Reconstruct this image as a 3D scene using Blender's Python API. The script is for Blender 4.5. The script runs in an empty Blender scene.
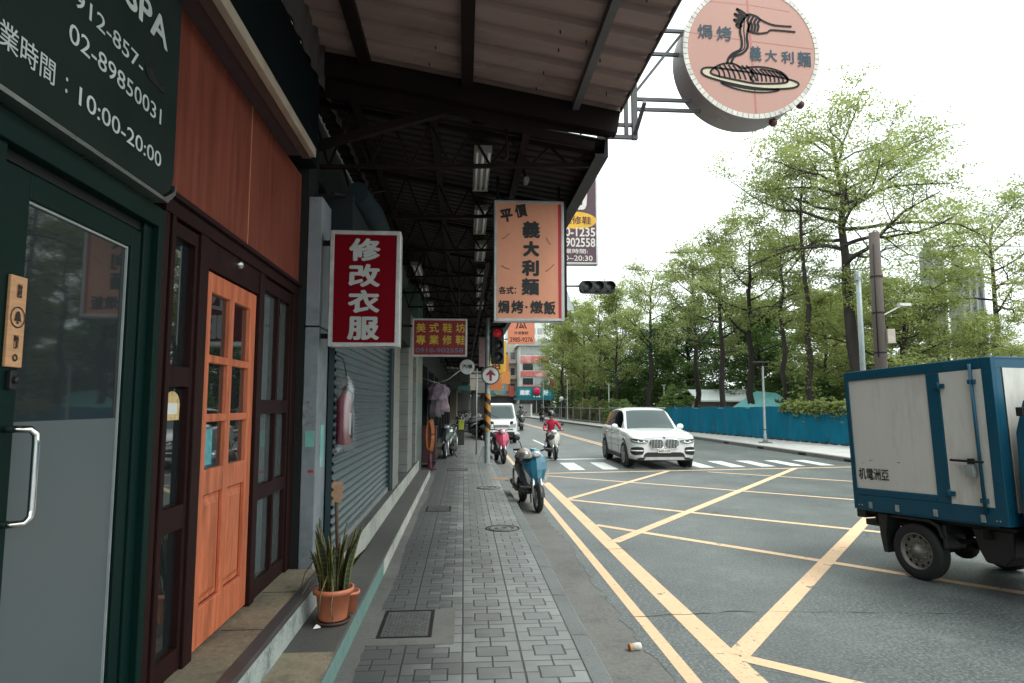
import bpy, bmesh, math, random
import numpy as np
from mathutils import Vector, Matrix

SC = bpy.context.scene
COL = SC.collection
rad = math.radians
random.seed(7)

# ------------------------------------------------------------------ camera
cam_d = bpy.data.cameras.new('camera')
cam = bpy.data.objects.new('camera', cam_d); COL.objects.link(cam)
cam_d.sensor_width = 36.0; cam_d.sensor_fit = 'HORIZONTAL'; cam_d.lens = 22.852
cam_d.clip_start = 0.05; cam_d.clip_end = 3000
cam.matrix_world = Matrix(((0.99730925, -0.00701661, -0.07297278, 0.0),
                           (-0.07330934, -0.09545487, -0.99273063, 0.0),
                           (0.0, 0.99540903, -0.09571241, 1.8),
                           (0, 0, 0, 1)))
SC.camera = cam

# ------------------------------------------------------------------ sky, sun, exposure
SUN_EL, SUN_AZ = rad(58), rad(118)          # azimuth clockwise from +Y (street direction)
W = bpy.data.worlds.new('World'); SC.world = W; W.use_nodes = True
nt = W.node_tree; nt.nodes.clear()
sky = nt.nodes.new('ShaderNodeTexSky'); sky.sky_type = 'NISHITA'; sky.sun_disc = False
sky.sun_elevation = SUN_EL; sky.sun_rotation = SUN_AZ; sky.dust_density = 6; sky.air_density = 1.2
bw = nt.nodes.new('ShaderNodeRGBToBW')
tc = nt.nodes.new('ShaderNodeTexCoord')
mp = nt.nodes.new('ShaderNodeMapping'); mp.inputs['Scale'].default_value = (1.2, 1.2, 3.0)
nz = nt.nodes.new('ShaderNodeTexNoise'); nz.inputs['Scale'].default_value = 2.2; nz.inputs['Detail'].default_value = 6
rp = nt.nodes.new('ShaderNodeValToRGB')
rp.color_ramp.elements[0].position = 0.36; rp.color_ramp.elements[0].color = (0.80, 0.83, 0.86, 1)
rp.color_ramp.elements[1].position = 0.66; rp.color_ramp.elements[1].color = (1.06, 1.08, 1.08, 1)
mx = nt.nodes.new('ShaderNodeMix'); mx.data_type = 'RGBA'; mx.blend_type = 'MULTIPLY'; mx.inputs[0].default_value = 1
flat = nt.nodes.new('ShaderNodeMix'); flat.data_type = 'RGBA'; flat.inputs[0].default_value = 0.75
flat.inputs[7].default_value = (15.7, 16.7, 16.2, 1)     # an even layer of overcast cloud over the sky
bg = nt.nodes.new('ShaderNodeBackground'); bg.inputs['Strength'].default_value = 0.10
out = nt.nodes.new('ShaderNodeOutputWorld')
L = nt.links.new
L(sky.outputs[0], bw.inputs[0]); L(tc.outputs['Generated'], mp.inputs[0]); L(mp.outputs[0], nz.inputs['Vector'])
L(nz.outputs['Fac'], rp.inputs[0]); L(bw.outputs[0], flat.inputs[6]); L(flat.outputs[2], mx.inputs[6]); L(rp.outputs[0], mx.inputs[7])
L(mx.outputs[2], bg.inputs['Color']); L(bg.outputs[0], out.inputs['Surface'])
sun_d = bpy.data.lights.new('sun', 'SUN'); sun_d.energy = 1.5; sun_d.angle = rad(24); sun_d.color = (0.98, 1.0, 0.94)
sun = bpy.data.objects.new('sun', sun_d); COL.objects.link(sun)
sdir = Vector((math.sin(SUN_AZ) * math.cos(SUN_EL), math.cos(SUN_AZ) * math.cos(SUN_EL), math.sin(SUN_EL)))
sun.rotation_euler = sdir.to_track_quat('Z', 'Y').to_euler(); sun.location = (20, -10, 40)
vs = SC.view_settings
vs.view_transform = 'Standard'; vs.look = 'None'; vs.exposure = 0.7; vs.gamma = 1.0; vs.use_curve_mapping = False

# ------------------------------------------------------------------ materials
def lin(h):
    h = h.lstrip('#'); c = [int(h[i:i + 2], 16) / 255 for i in (0, 2, 4)]
    return tuple(x / 12.92 if x <= 0.04045 else ((x + 0.055) / 1.055) ** 2.4 for x in c)
MATS = {}
def mat(name, col, rough=0.6, metal=0.0, var=0.15, scale=6.0, bump=0.0, bscale=None, emit=None, coat=0.0, stretch=None,
        spec=None, dirt=None, dirt_amt=0.0, trans=0.0, isl=0.0):
    if name in MATS: return MATS[name]
    m = bpy.data.materials.new(name); m.use_nodes = True; MATS[name] = m
    n = m.node_tree; b = n.nodes['Principled BSDF']
    if isinstance(col, str): col = lin(col)
    b.inputs['Roughness'].default_value = rough; b.inputs['Metallic'].default_value = metal
    if coat: b.inputs['Coat Weight'].default_value = coat; b.inputs['Coat Roughness'].default_value = 0.06
    if spec is not None: b.inputs['Specular IOR Level'].default_value = spec
    if trans: b.inputs['Transmission Weight'].default_value = trans
    t = n.nodes.new('ShaderNodeTexCoord'); mpn = n.nodes.new('ShaderNodeMapping')
    if stretch: mpn.inputs['Scale'].default_value = stretch
    n.links.new(t.outputs['Object'], mpn.inputs[0])
    no = n.nodes.new('ShaderNodeTexNoise'); no.inputs['Scale'].default_value = scale; no.inputs['Detail'].default_value = 8
    no.inputs['Roughness'].default_value = 0.62
    n.links.new(mpn.outputs[0], no.inputs['Vector'])
    r = n.nodes.new('ShaderNodeValToRGB')
    r.color_ramp.elements[0].position = 0.3; r.color_ramp.elements[0].color = tuple(max(0, c * (1 - var)) for c in col) + (1,)
    r.color_ramp.elements[1].position = 0.7; r.color_ramp.elements[1].color = tuple(min(1, c * (1 + var)) for c in col) + (1,)
    n.links.new(no.outputs['Fac'], r.inputs[0])
    last = r.outputs[0]
    if dirt_amt:
        n2 = n.nodes.new('ShaderNodeTexNoise'); n2.inputs['Scale'].default_value = scale * 0.45; n2.inputs['Detail'].default_value = 10
        n2.inputs['Roughness'].default_value = 0.75
        n.links.new(mpn.outputs[0], n2.inputs['Vector'])
        r2 = n.nodes.new('ShaderNodeValToRGB'); r2.color_ramp.elements[0].position = 0.50; r2.color_ramp.elements[1].position = 0.68
        r2.color_ramp.elements[1].color = (dirt_amt,) * 3 + (1,)
        n.links.new(n2.outputs['Fac'], r2.inputs[0])
        mm = n.nodes.new('ShaderNodeMix'); mm.data_type = 'RGBA'
        n.links.new(r2.outputs[0], mm.inputs[0]); n.links.new(last, mm.inputs[6])
        mm.inputs[7].default_value = tuple(dirt) + (1,)
        last = mm.outputs[2]
    if isl:
        g = n.nodes.new('ShaderNodeNewGeometry'); hs = n.nodes.new('ShaderNodeHueSaturation')
        mr = n.nodes.new('ShaderNodeMapRange'); mr.inputs['To Min'].default_value = 1 - isl; mr.inputs['To Max'].default_value = 1 + isl
        n.links.new(g.outputs['Random Per Island'], mr.inputs['Value']); n.links.new(mr.outputs[0], hs.inputs['Value'])
        n.links.new(last, hs.inputs['Color']); last = hs.outputs[0]
    n.links.new(last, b.inputs['Base Color'])
    # roughness variation keeps the sheen from looking uniform
    rr = n.nodes.new('ShaderNodeMapRange'); rr.inputs['To Min'].default_value = max(0.02, rough - 0.08); rr.inputs['To Max'].default_value = min(1, rough + 0.1)
    n.links.new(no.outputs['Fac'], rr.inputs['Value']); n.links.new(rr.outputs[0], b.inputs['Roughness'])
    if bump:
        nb = n.nodes.new('ShaderNodeTexNoise'); nb.inputs['Scale'].default_value = bscale or scale * 6; nb.inputs['Detail'].default_value = 6
        n.links.new(mpn.outputs[0], nb.inputs['Vector'])
        bp = n.nodes.new('ShaderNodeBump'); bp.inputs['Strength'].default_value = bump; bp.inputs['Distance'].default_value = 0.02
        n.links.new(nb.outputs['Fac'], bp.inputs['Height']); n.links.new(bp.outputs[0], b.inputs['Normal'])
    if emit:
        b.inputs['Emission Color'].default_value = tuple(emit[:3]) + (1,); b.inputs['Emission Strength'].default_value = emit[3]
    return m

def glass_mat(name, tint=(0.02, 0.025, 0.027), see=0.25, rough=0.02, refl=1.35):
    """a window pane: real reflection by Fresnel, partly see-through"""
    m = bpy.data.materials.new(name); m.use_nodes = True; MATS[name] = m
    n = m.node_tree; n.nodes.clear()
    o = n.nodes.new('ShaderNodeOutputMaterial'); fr = n.nodes.new('ShaderNodeFresnel'); fr.inputs['IOR'].default_value = 1.55
    gl = n.nodes.new('ShaderNodeBsdfGlossy'); gl.inputs['Roughness'].default_value = rough; gl.inputs['Color'].default_value = (0.92, 0.97, 0.97, 1)
    df = n.nodes.new('ShaderNodeBsdfDiffuse'); df.inputs['Color'].default_value = tint + (1,)
    tr = n.nodes.new('ShaderNodeBsdfTransparent'); tr.inputs['Color'].default_value = (0.7, 0.75, 0.75, 1)
    m1 = n.nodes.new('ShaderNodeMixShader'); m1.inputs[0].default_value = see
    m2 = n.nodes.new('ShaderNodeMixShader')
    mul = n.nodes.new('ShaderNodeMath'); mul.operation = 'MULTIPLY'; mul.inputs[1].default_value = refl; mul.use_clamp = True
    n.links.new(fr.outputs[0], mul.inputs[0])
    geo = n.nodes.new('ShaderNodeNewGeometry'); ior = n.nodes.new('ShaderNodeMapRange'); ior.inputs['To Min'].default_value = 1.55; ior.inputs['To Max'].default_value = 1 / 1.55
    n.links.new(geo.outputs['Backfacing'], ior.inputs['Value']); n.links.new(ior.outputs[0], fr.inputs['IOR'])   # the same reflection from both sides of a pane
    n.links.new(df.outputs[0], m1.inputs[1]); n.links.new(tr.outputs[0], m1.inputs[2])
    n.links.new(mul.outputs[0], m2.inputs[0]); n.links.new(m1.outputs[0], m2.inputs[1]); n.links.new(gl.outputs[0], m2.inputs[2])
    n.links.new(m2.outputs[0], o.inputs['Surface'])
    return m

# ------------------------------------------------------------------ geometry collector
class G:
    def __init__(s): s.v = []; s.f = []; s.s = []; s.m = []; s.mi = 0; s.cuts = []
    def add(s, vs, fs, smooth=False):
        o = len(s.v); s.v += [tuple(p) for p in vs]
        for f in fs: s.f.append(tuple(i + o for i in f)); s.s.append(smooth); s.m.append(s.mi)
        return s
    def box(s, x0, x1, y0, y1, z0, z1):
        x0, x1 = min(x0, x1), max(x0, x1); y0, y1 = min(y0, y1), max(y0, y1); z0, z1 = min(z0, z1), max(z0, z1)
        v = [(x0, y0, z0), (x1, y0, z0), (x1, y1, z0), (x0, y1, z0), (x0, y0, z1), (x1, y0, z1), (x1, y1, z1), (x0, y1, z1)]
        return s.add(v, [(0, 3, 2, 1), (4, 5, 6, 7), (0, 1, 5, 4), (1, 2, 6, 5), (2, 3, 7, 6), (3, 0, 4, 7)])
    def bar(s, a, b, w, h=None, up=(0, 0, 1)):
        """square bar from a to b"""
        h = h or w; a = Vector(a); b = Vector(b); d = (b - a).normalized(); u = Vector(up)
        if abs(d.dot(u)) > 0.98: u = Vector((1, 0, 0))
        x = d.cross(u).normalized(); y = x.cross(d)
        v = []
        for p in (a, b):
            for i, j in ((-1, -1), (1, -1), (1, 1), (-1, 1)): v.append(p + x * (i * w / 2) + y * (j * h / 2))
        return s.add(v, [(0, 1, 2, 3), (7, 6, 5, 4), (0, 4, 5, 1), (1, 5, 6, 2), (2, 6, 7, 3), (3, 7, 4, 0)])
    def tube(s, pts, r, n=8, cap=True, smooth=True):
        pts = [Vector(p) for p in pts]; k = len(pts)
        rs = r if isinstance(r, (list, tuple)) else [r] * k
        vs = []; prev = None
        for i, p in enumerate(pts):
            d = (pts[min(i + 1, k - 1)] - pts[max(i - 1, 0)])
            d = d.normalized() if d.length > 1e-9 else Vector((0, 0, 1))
            if prev is None:
                x = d.cross(Vector((0, 0, 1)))
                if x.length < 0.05: x = d.cross(Vector((1, 0, 0)))
            else: x = prev - d * prev.dot(d)
            x.normalize(); prev = x; y = d.cross(x)
            for j in range(n):
                a = 2 * math.pi * j / n; vs.append(p + (x * math.cos(a) + y * math.sin(a)) * rs[i])
        fs = [(i * n + j, i * n + (j + 1) % n, (i + 1) * n + (j + 1) % n, (i + 1) * n + j) for i in range(k - 1) for j in range(n)]
        s.add(vs, fs, smooth)
        if cap: s.add(vs[:n], [tuple(range(n - 1, -1, -1))]); s.add(vs[-n:], [tuple(range(n))])
        return s
    def lathe(s, prof, n=24, c=(0, 0, 0), axis='Z', smooth=True, arc=None):
        """prof: (radius, height) pairs revolved about an axis"""
        vs = []; c = Vector(c); m = n if arc is None else n + 1
        for r, h in prof:
            for j in range(m):
                a = 2 * math.pi * j / n if arc is None else arc[0] + (arc[1] - arc[0]) * j / n
                p = (r * math.cos(a), r * math.sin(a), h)
                if axis == 'X': p = (p[2], p[0], p[1])
                elif axis == 'Y': p = (p[1], p[2], p[0])
                vs.append(c + Vector(p))
        fs = []
        for i in range(len(prof) - 1):
            for j in range(n):
                k = (j + 1) % m if arc is None else j + 1
                fs.append((i * m + j, i * m + k, (i + 1) * m + k, (i + 1) * m + j))
        return s.add(vs, fs, smooth)
    def disc(s, c, r, axis='Z', n=24, flip=False):
        c = Vector(c); vs = []
        for j in range(n):
            a = 2 * math.pi * j / n * (-1 if flip else 1); p = (r * math.cos(a), r * math.sin(a), 0)
            if axis == 'X': p = (0, p[0], p[1])
            elif axis == 'Y': p = (p[1], 0, p[0])
            vs.append(c + Vector(p))
        return s.add(vs, [tuple(range(n))])
    def prism(s, poly, axis, a0, a1, smooth=False):
        """2-D outline extruded along an axis. axis X: poly=(y,z); Y: (x,z); Z: (x,y)"""
        def P(p, a): return (a, p[0], p[1]) if axis == 'X' else ((p[0], a, p[1]) if axis == 'Y' else (p[0], p[1], a))
        n = len(poly); vs = [P(p, a0) for p in poly] + [P(p, a1) for p in poly]
        s.add(vs, [tuple(range(n - 1, -1, -1)), tuple(range(n, 2 * n))])
        return s.add(vs, [(i, (i + 1) % n, n + (i + 1) % n, n + i) for i in range(n)], smooth)
    def loft(s, rings, cap=True, closed=True, smooth=True):
        n = len(rings[0]); vs = [p for r in rings for p in r]; m = n if closed else n - 1
        fs = [(i * n + j, i * n + (j + 1) % n, (i + 1) * n + (j + 1) % n, (i + 1) * n + j) for i in range(len(rings) - 1) for j in range(m)]
        s.add(vs, fs, smooth)
        if cap and closed: s.add(rings[0], [tuple(range(n - 1, -1, -1))]); s.add(rings[-1], [tuple(range(n))])
        return s
    def ball(s, c, r, n=12, sc=(1, 1, 1)):
        prof = [(max(1e-4, math.sin(math.pi * i / n)), -math.cos(math.pi * i / n)) for i in range(n + 1)]
        vs = []; c = Vector(c); N = n * 2
        for q, h in prof:
            for j in range(N):
                a = 2 * math.pi * j / N; vs.append(c + Vector((q * math.cos(a) * r * sc[0], q * math.sin(a) * r * sc[1], h * r * sc[2])))
        return s.add(vs, [(i * N + j, i * N + (j + 1) % N, (i + 1) * N + (j + 1) % N, (i + 1) * N + j) for i in range(n) for j in range(N)], True)
    def mesh(s, name, mats, off=None, fix=True):
        me = bpy.data.meshes.new(name)
        v = s.v if off is None else [(p[0] - off[0], p[1] - off[1], p[2] - off[2]) for p in s.v]
        me.from_pydata(v, [], s.f)
        for m in (mats if isinstance(mats, (list, tuple)) else [mats]): me.materials.append(m)
        me.polygons.foreach_set('use_smooth', s.s); me.polygons.foreach_set('material_index', s.m)
        if fix:
            b = bmesh.new(); b.from_mesh(me); bmesh.ops.remove_doubles(b, verts=b.verts, dist=1e-5)
            bmesh.ops.recalc_face_normals(b, faces=b.faces); b.to_mesh(me); b.free()
        me.update(); return me

def world_loc(p):
    l = Vector((0, 0, 0))
    while p is not None: l = l + p.location; p = p.parent
    return l
def obj(name, g, mats, parent=None, world=True, bevel=0.0, seg=2, fix=True):
    """link a collector as ONE mesh object; world=True means its points are in world space"""
    if isinstance(g, G) and len(g.cuts) > 1:         # several words in one collector: one object each
        first = None
        for i, (v0, f0) in enumerate(g.cuts):
            v1, f1 = g.cuts[i + 1] if i + 1 < len(g.cuts) else (len(g.v), len(g.f))
            h = G(); h.v = g.v[v0:v1]; h.f = [tuple(q - v0 for q in f) for f in g.f[f0:f1]]; h.s = g.s[f0:f1]; h.m = g.m[f0:f1]
            o = obj(name, h, mats, parent, world, bevel, seg, fix); first = first or o
        return first
    off = world_loc(parent) if (parent is not None and world) else None
    me = g.mesh(name, mats, off, fix) if isinstance(g, G) else g
    o = bpy.data.objects.new(name, me); COL.objects.link(o)
    if parent is not None: o.parent = parent
    if bevel:
        b = o.modifiers.new('bevel', 'BEVEL'); b.width = bevel; b.segments = seg; b.limit_method = 'ANGLE'; b.angle_limit = rad(40)
    return o
def tag(o, label, cat, group=None, kind=None):
    if label: o['label'] = label
    if cat: o['category'] = cat
    if group: o['group'] = group
    if kind: o['kind'] = kind
    return o
def thing(name, label, cat, loc=(0, 0, 0), rotz=0.0, group=None):
    o = bpy.data.objects.new(name, None); COL.objects.link(o); o.empty_display_size = 0.2
    o.location = loc; o.rotation_euler = (0, 0, rotz); return tag(o, label, cat, group)
def struct(name, g, m, **k):
    o = obj(name, g, m, **k); o['kind'] = 'structure'; return o
def dup(o, parent=None, **props):
    c = o.copy(); COL.objects.link(c)
    if parent is not None: c.parent = parent
    for ch in o.children: dup(ch, c)
    for k, v in props.items():
        if k == 'loc': c.location = v
        elif k == 'rotz': c.rotation_euler = (0, 0, v)
        elif k == 'scale': c.scale = v
        else: c[k] = v
    return c
def recolor(root, part, m, slot=0):
    for ch in root.children_recursive:
        if ch.name.split('.')[0] == part:
            ch.material_slots[slot].link = 'OBJECT'; ch.material_slots[slot].material = m

# ------------------------------------------------------------------ lettering
def text_mesh(body, bold=0.0, depth=0.0):
    cu = bpy.data.curves.new('lettering', 'FONT'); cu.body = body; cu.size = 1.0; cu.offset = bold; cu.extrude = depth; cu.resolution_u = 3
    o = bpy.data.objects.new('lettering', cu); COL.objects.link(o)
    dg = bpy.context.evaluated_depsgraph_get(); dg.update()
    me = bpy.data.meshes.new_from_object(o.evaluated_get(dg))
    vs = [tuple(v.co) for v in me.vertices]; fs = [tuple(p.vertices) for p in me.polygons]
    bpy.data.objects.remove(o); bpy.data.curves.remove(cu); bpy.data.meshes.remove(me)
    return vs, fs
def letter(g, body, org, right, up, w, h=None, bold=0.0, rot=0.0, center=False, lift=0.0015, join=False):
    """fit `body` in a w x h box whose lower left corner is org, flat on the plane right/up"""
    vs, fs = text_mesh(body, 0.0)
    if not vs: return
    a = np.array(vs); lo = a.min(0); hi = a.max(0); sz = np.maximum(hi - lo, 1e-6)
    if not join: g.cuts.append((len(g.v), len(g.f)))
    bw_ = max(0.0, bold) * sz[1]                     # stroke weight: the glyph laid over itself, each layer 0.15 mm prouder
    if bw_ and h: w = w * (1 - 2 * bw_ / (sz[0] + 2 * bw_)); h = h * (1 - 2 * bw_ / (sz[1] + 2 * bw_)); org = Vector(org) + (Vector(right) * 1 + Vector(up) * 1) * 0
    sx = w / sz[0]; sy = (h / sz[1]) if h else sx
    R = Vector(right).normalized(); U = Vector(up).normalized(); N = R.cross(U)
    org = Vector(org) - (R * w / 2 + U * (sz[1] * sy) / 2 if center else Vector((0, 0, 0)))
    c = Vector((w / 2, sz[1] * sy / 2)); out = []
    for p in a:
        q = Vector(((p[0] - lo[0]) * sx, (p[1] - lo[1]) * sy)) - c
        q = Vector((q.x * math.cos(rot) - q.y * math.sin(rot), q.x * math.sin(rot) + q.y * math.cos(rot))) + c
        out.append(org + R * q.x + U * q.y + N * lift)
    if not bw_: g.add(out, fs); return
    for k in range(8):
        an = 2 * math.pi * k / 8; o_ = R * (bw_ * sx * (1 + math.cos(an))) + U * (bw_ * sy * (1 + math.sin(an))) + N * (0.00015 * k); g.add([p + o_ for p in out], fs)
def ribbon(g, pts, w, org, right, up, lift=0.002, closed=False):
    """a painted stroke of width w through 2-D points on a plane"""
    R = Vector(right).normalized(); U = Vector(up).normalized(); N = R.cross(U); org = Vector(org)
    P = [Vector(p) for p in pts]; n = len(P); L_, R_ = [], []
    for i in range(n):
        a = P[(i - 1) % n] if (closed or i > 0) else P[i]; b = P[(i + 1) % n] if (closed or i < n - 1) else P[i]
        d = (b - a).normalized(); q = Vector((-d.y, d.x)) * w / 2
        for lst, s_ in ((L_, 1), (R_, -1)):
            t = P[i] + q * s_; lst.append(org + R * t.x + U * t.y + N * lift)
    m = n if closed else n - 1
    g.add(L_ + R_, [(i, n + i, n + (i + 1) % n, (i + 1) % n) for i in range(m)])
def fillpoly(g, pts, org, right, up, lift=0.001):
    R = Vector(right).normalized(); U = Vector(up).normalized(); N = R.cross(U); org = Vector(org)
    g.add([org + R * p[0] + U * p[1] + N * lift for p in pts], [tuple(range(len(pts)))])
def smooth2d(pts, k=6, closed=False):
    n = len(pts); out = []
    idx = range(n if closed else n - 1)
    for i in idx:
        p = [Vector(pts[j % n] if closed else pts[min(max(j, 0), n - 1)]) for j in (i - 1, i, i + 1, i + 2)]
        for t in np.arange(0, 1, 1 / k):
            out.append(0.5 * ((2 * p[1]) + (p[2] - p[0]) * t + (2 * p[0] - 5 * p[1] + 4 * p[2] - p[3]) * t * t + (3 * p[1] - p[0] - 3 * p[2] + p[3]) * t ** 3))
    if not closed: out.append(Vector(pts[-1]))
    return out

M = dict(
    black=mat('black_plastic', (0.012, 0.012, 0.013), 0.45), rubber=mat('tyre_rubber', (0.016, 0.016, 0.017), 0.8, bump=0.2),
    steel=mat('steel', (0.45, 0.46, 0.46), 0.28, 1.0), chrome=mat('chrome', (0.75, 0.76, 0.76), 0.12, 1.0),
    galv=mat('galvanised_steel', (0.30, 0.33, 0.335), 0.45, 0.3, var=0.2, scale=9, dirt=(0.12, 0.09, 0.07), dirt_amt=0.5),
    darksteel=mat('dark_painted_steel', (0.014, 0.013, 0.013), 0.6, 0.0, dirt=(0.035, 0.02, 0.014), dirt_amt=0.6, scale=4, spec=0.2),
    white=mat('white_paint', (0.78, 0.79, 0.78), 0.45, var=0.04), dark=mat('dark_interior', (0.008, 0.009, 0.009), 0.9),
    glass=glass_mat('window_glass'),
)
# ================================================================== THE GROUND
def nodes_of(name, rough=0.85):
    m = bpy.data.materials.new(name); m.use_nodes = True; MATS[name] = m
    n = m.node_tree; b = n.nodes['Principled BSDF']; b.inputs['Roughness'].default_value = rough
    return m, n, b
def nd(n, typ, **k):
    x = n.nodes.new(typ)
    for a, v in k.items():
        if a.startswith('i_'):
            key = a[2:]; x.inputs[int(key) if key.isdigit() else key].default_value = v
        else: setattr(x, a, v)
    return x
def mth(n, op, a, b=None, clamp=False):
    x = n.nodes.new('ShaderNodeMath'); x.operation = op; x.use_clamp = clamp
    for i, v in enumerate((a, b)):
        if v is None: continue
        if isinstance(v, (int, float)): x.inputs[i].default_value = v
        else: n.links.new(v, x.inputs[i])
    return x.outputs[0]
def noise(n, vec, scale, detail=8, rough=0.6):
    x = nd(n, 'ShaderNodeTexNoise', i_Scale=scale, i_Detail=detail, i_Roughness=rough); n.links.new(vec, x.inputs['Vector']); return x.outputs['Fac']
def ramp(n, fac, stops):
    r = n.nodes.new('ShaderNodeValToRGB'); e = r.color_ramp.elements
    while len(e) < len(stops): e.new(0.5)
    for el, (p, c) in zip(e, stops): el.position = p; el.color = (tuple(c) + (1,)) if not isinstance(c, (int, float)) else (c, c, c, 1)
    n.links.new(fac, r.inputs[0]); return r.outputs[0]
def mixc(n, fac, a, b, blend='MIX'):
    x = n.nodes.new('ShaderNodeMix'); x.data_type = 'RGBA'; x.blend_type = blend
    for i, v in ((0, fac), (6, a), (7, b)):
        if isinstance(v, (int, float)): x.inputs[i].default_value = v
        elif isinstance(v, tuple): x.inputs[i].default_value = v + ((1,) if len(v) == 3 else ())
        else: n.links.new(v, x.inputs[i])
    return x.outputs[2]
def bumpn(n, b, h, strength, dist):
    x = nd(n, 'ShaderNodeBump', i_Strength=strength, i_Distance=dist); n.links.new(h, x.inputs['Height']); n.links.new(x.outputs[0], b.inputs['Normal'])

def asphalt_material():
    m, n, b = nodes_of('asphalt', 0.52)
    P = n.nodes.new('ShaderNodeNewGeometry').outputs['Position']
    big = noise(n, P, 0.45, 9, 0.7); mid = noise(n, P, 2.2, 8, 0.7); fine = noise(n, P, 38, 5, 0.75)
    c = ramp(n, big, [(0.36, (0.045, 0.055, 0.056)), (0.62, (0.118, 0.135, 0.128))])
    c = mixc(n, ramp(n, mid, [(0.42, 0.0), (0.68, 0.65)]), c, (0.056, 0.061, 0.062))
    c = mixc(n, ramp(n, fine, [(0.50, 0.0), (0.61, 0.75)]), c, (0.20, 0.215, 0.208))
    c = mixc(n, ramp(n, fine, [(0.38, 0.7), (0.48, 0.0)]), c, (0.032, 0.035, 0.036))
    # tyre-darkened lanes run with the street
    sep = n.nodes.new('ShaderNodeSeparateXYZ'); n.links.new(P, sep.inputs[0])
    lane = mth(n, 'SINE', mth(n, 'MULTIPLY', sep.outputs[0], 3.3)); lane = mth(n, 'MULTIPLY', mth(n, 'ADD', lane, mth(n, 'MULTIPLY', mid, 1.2)), 0.14, True)
    c = mixc(n, lane, c, (0.045, 0.048, 0.05))
    spot = ramp(n, noise(n, P, 1.1, 10, 0.8), [(0.54, 0.0), (0.60, 0.8)]); c = mixc(n, mth(n, 'MULTIPLY', spot, ramp(n, big, [(0.4, 0.0), (0.6, 1.0)])), c, (0.15, 0.163, 0.156))
    # cracks
    mp_ = nd(n, 'ShaderNodeMapping'); n.links.new(P, mp_.inputs[0])
    wob = n.nodes.new('ShaderNodeVectorMath'); wob.operation = 'ADD'; n.links.new(P, wob.inputs[0])
    wn = nd(n, 'ShaderNodeTexNoise', i_Scale=1.6, i_Detail=5); n.links.new(P, wn.inputs['Vector'])
    n.links.new(wn.outputs['Color'], wob.inputs[1])
    v = nd(n, 'ShaderNodeTexVoronoi', feature='DISTANCE_TO_EDGE', i_Scale=0.33); n.links.new(wob.outputs[0], v.inputs['Vector'])
    cr = ramp(n, v.outputs['Distance'], [(0.0, 1.0), (0.0045, 0.0)])
    gate = ramp(n, noise(n, P, 0.5, 2), [(0.5, 0.0), (0.6, 0.9)])
    crk = mth(n, 'MULTIPLY', cr, gate)
    c = mixc(n, crk, c, (0.02, 0.02, 0.02))
    n.links.new(c, b.inputs['Base Color'])
    h = mth(n, 'SUBTRACT', mth(n, 'ADD', mth(n, 'MULTIPLY', fine, 0.5), mth(n, 'MULTIPLY', mid, 0.4)), crk)
    bumpn(n, b, h, 0.45, 0.012)
    return m
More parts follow.
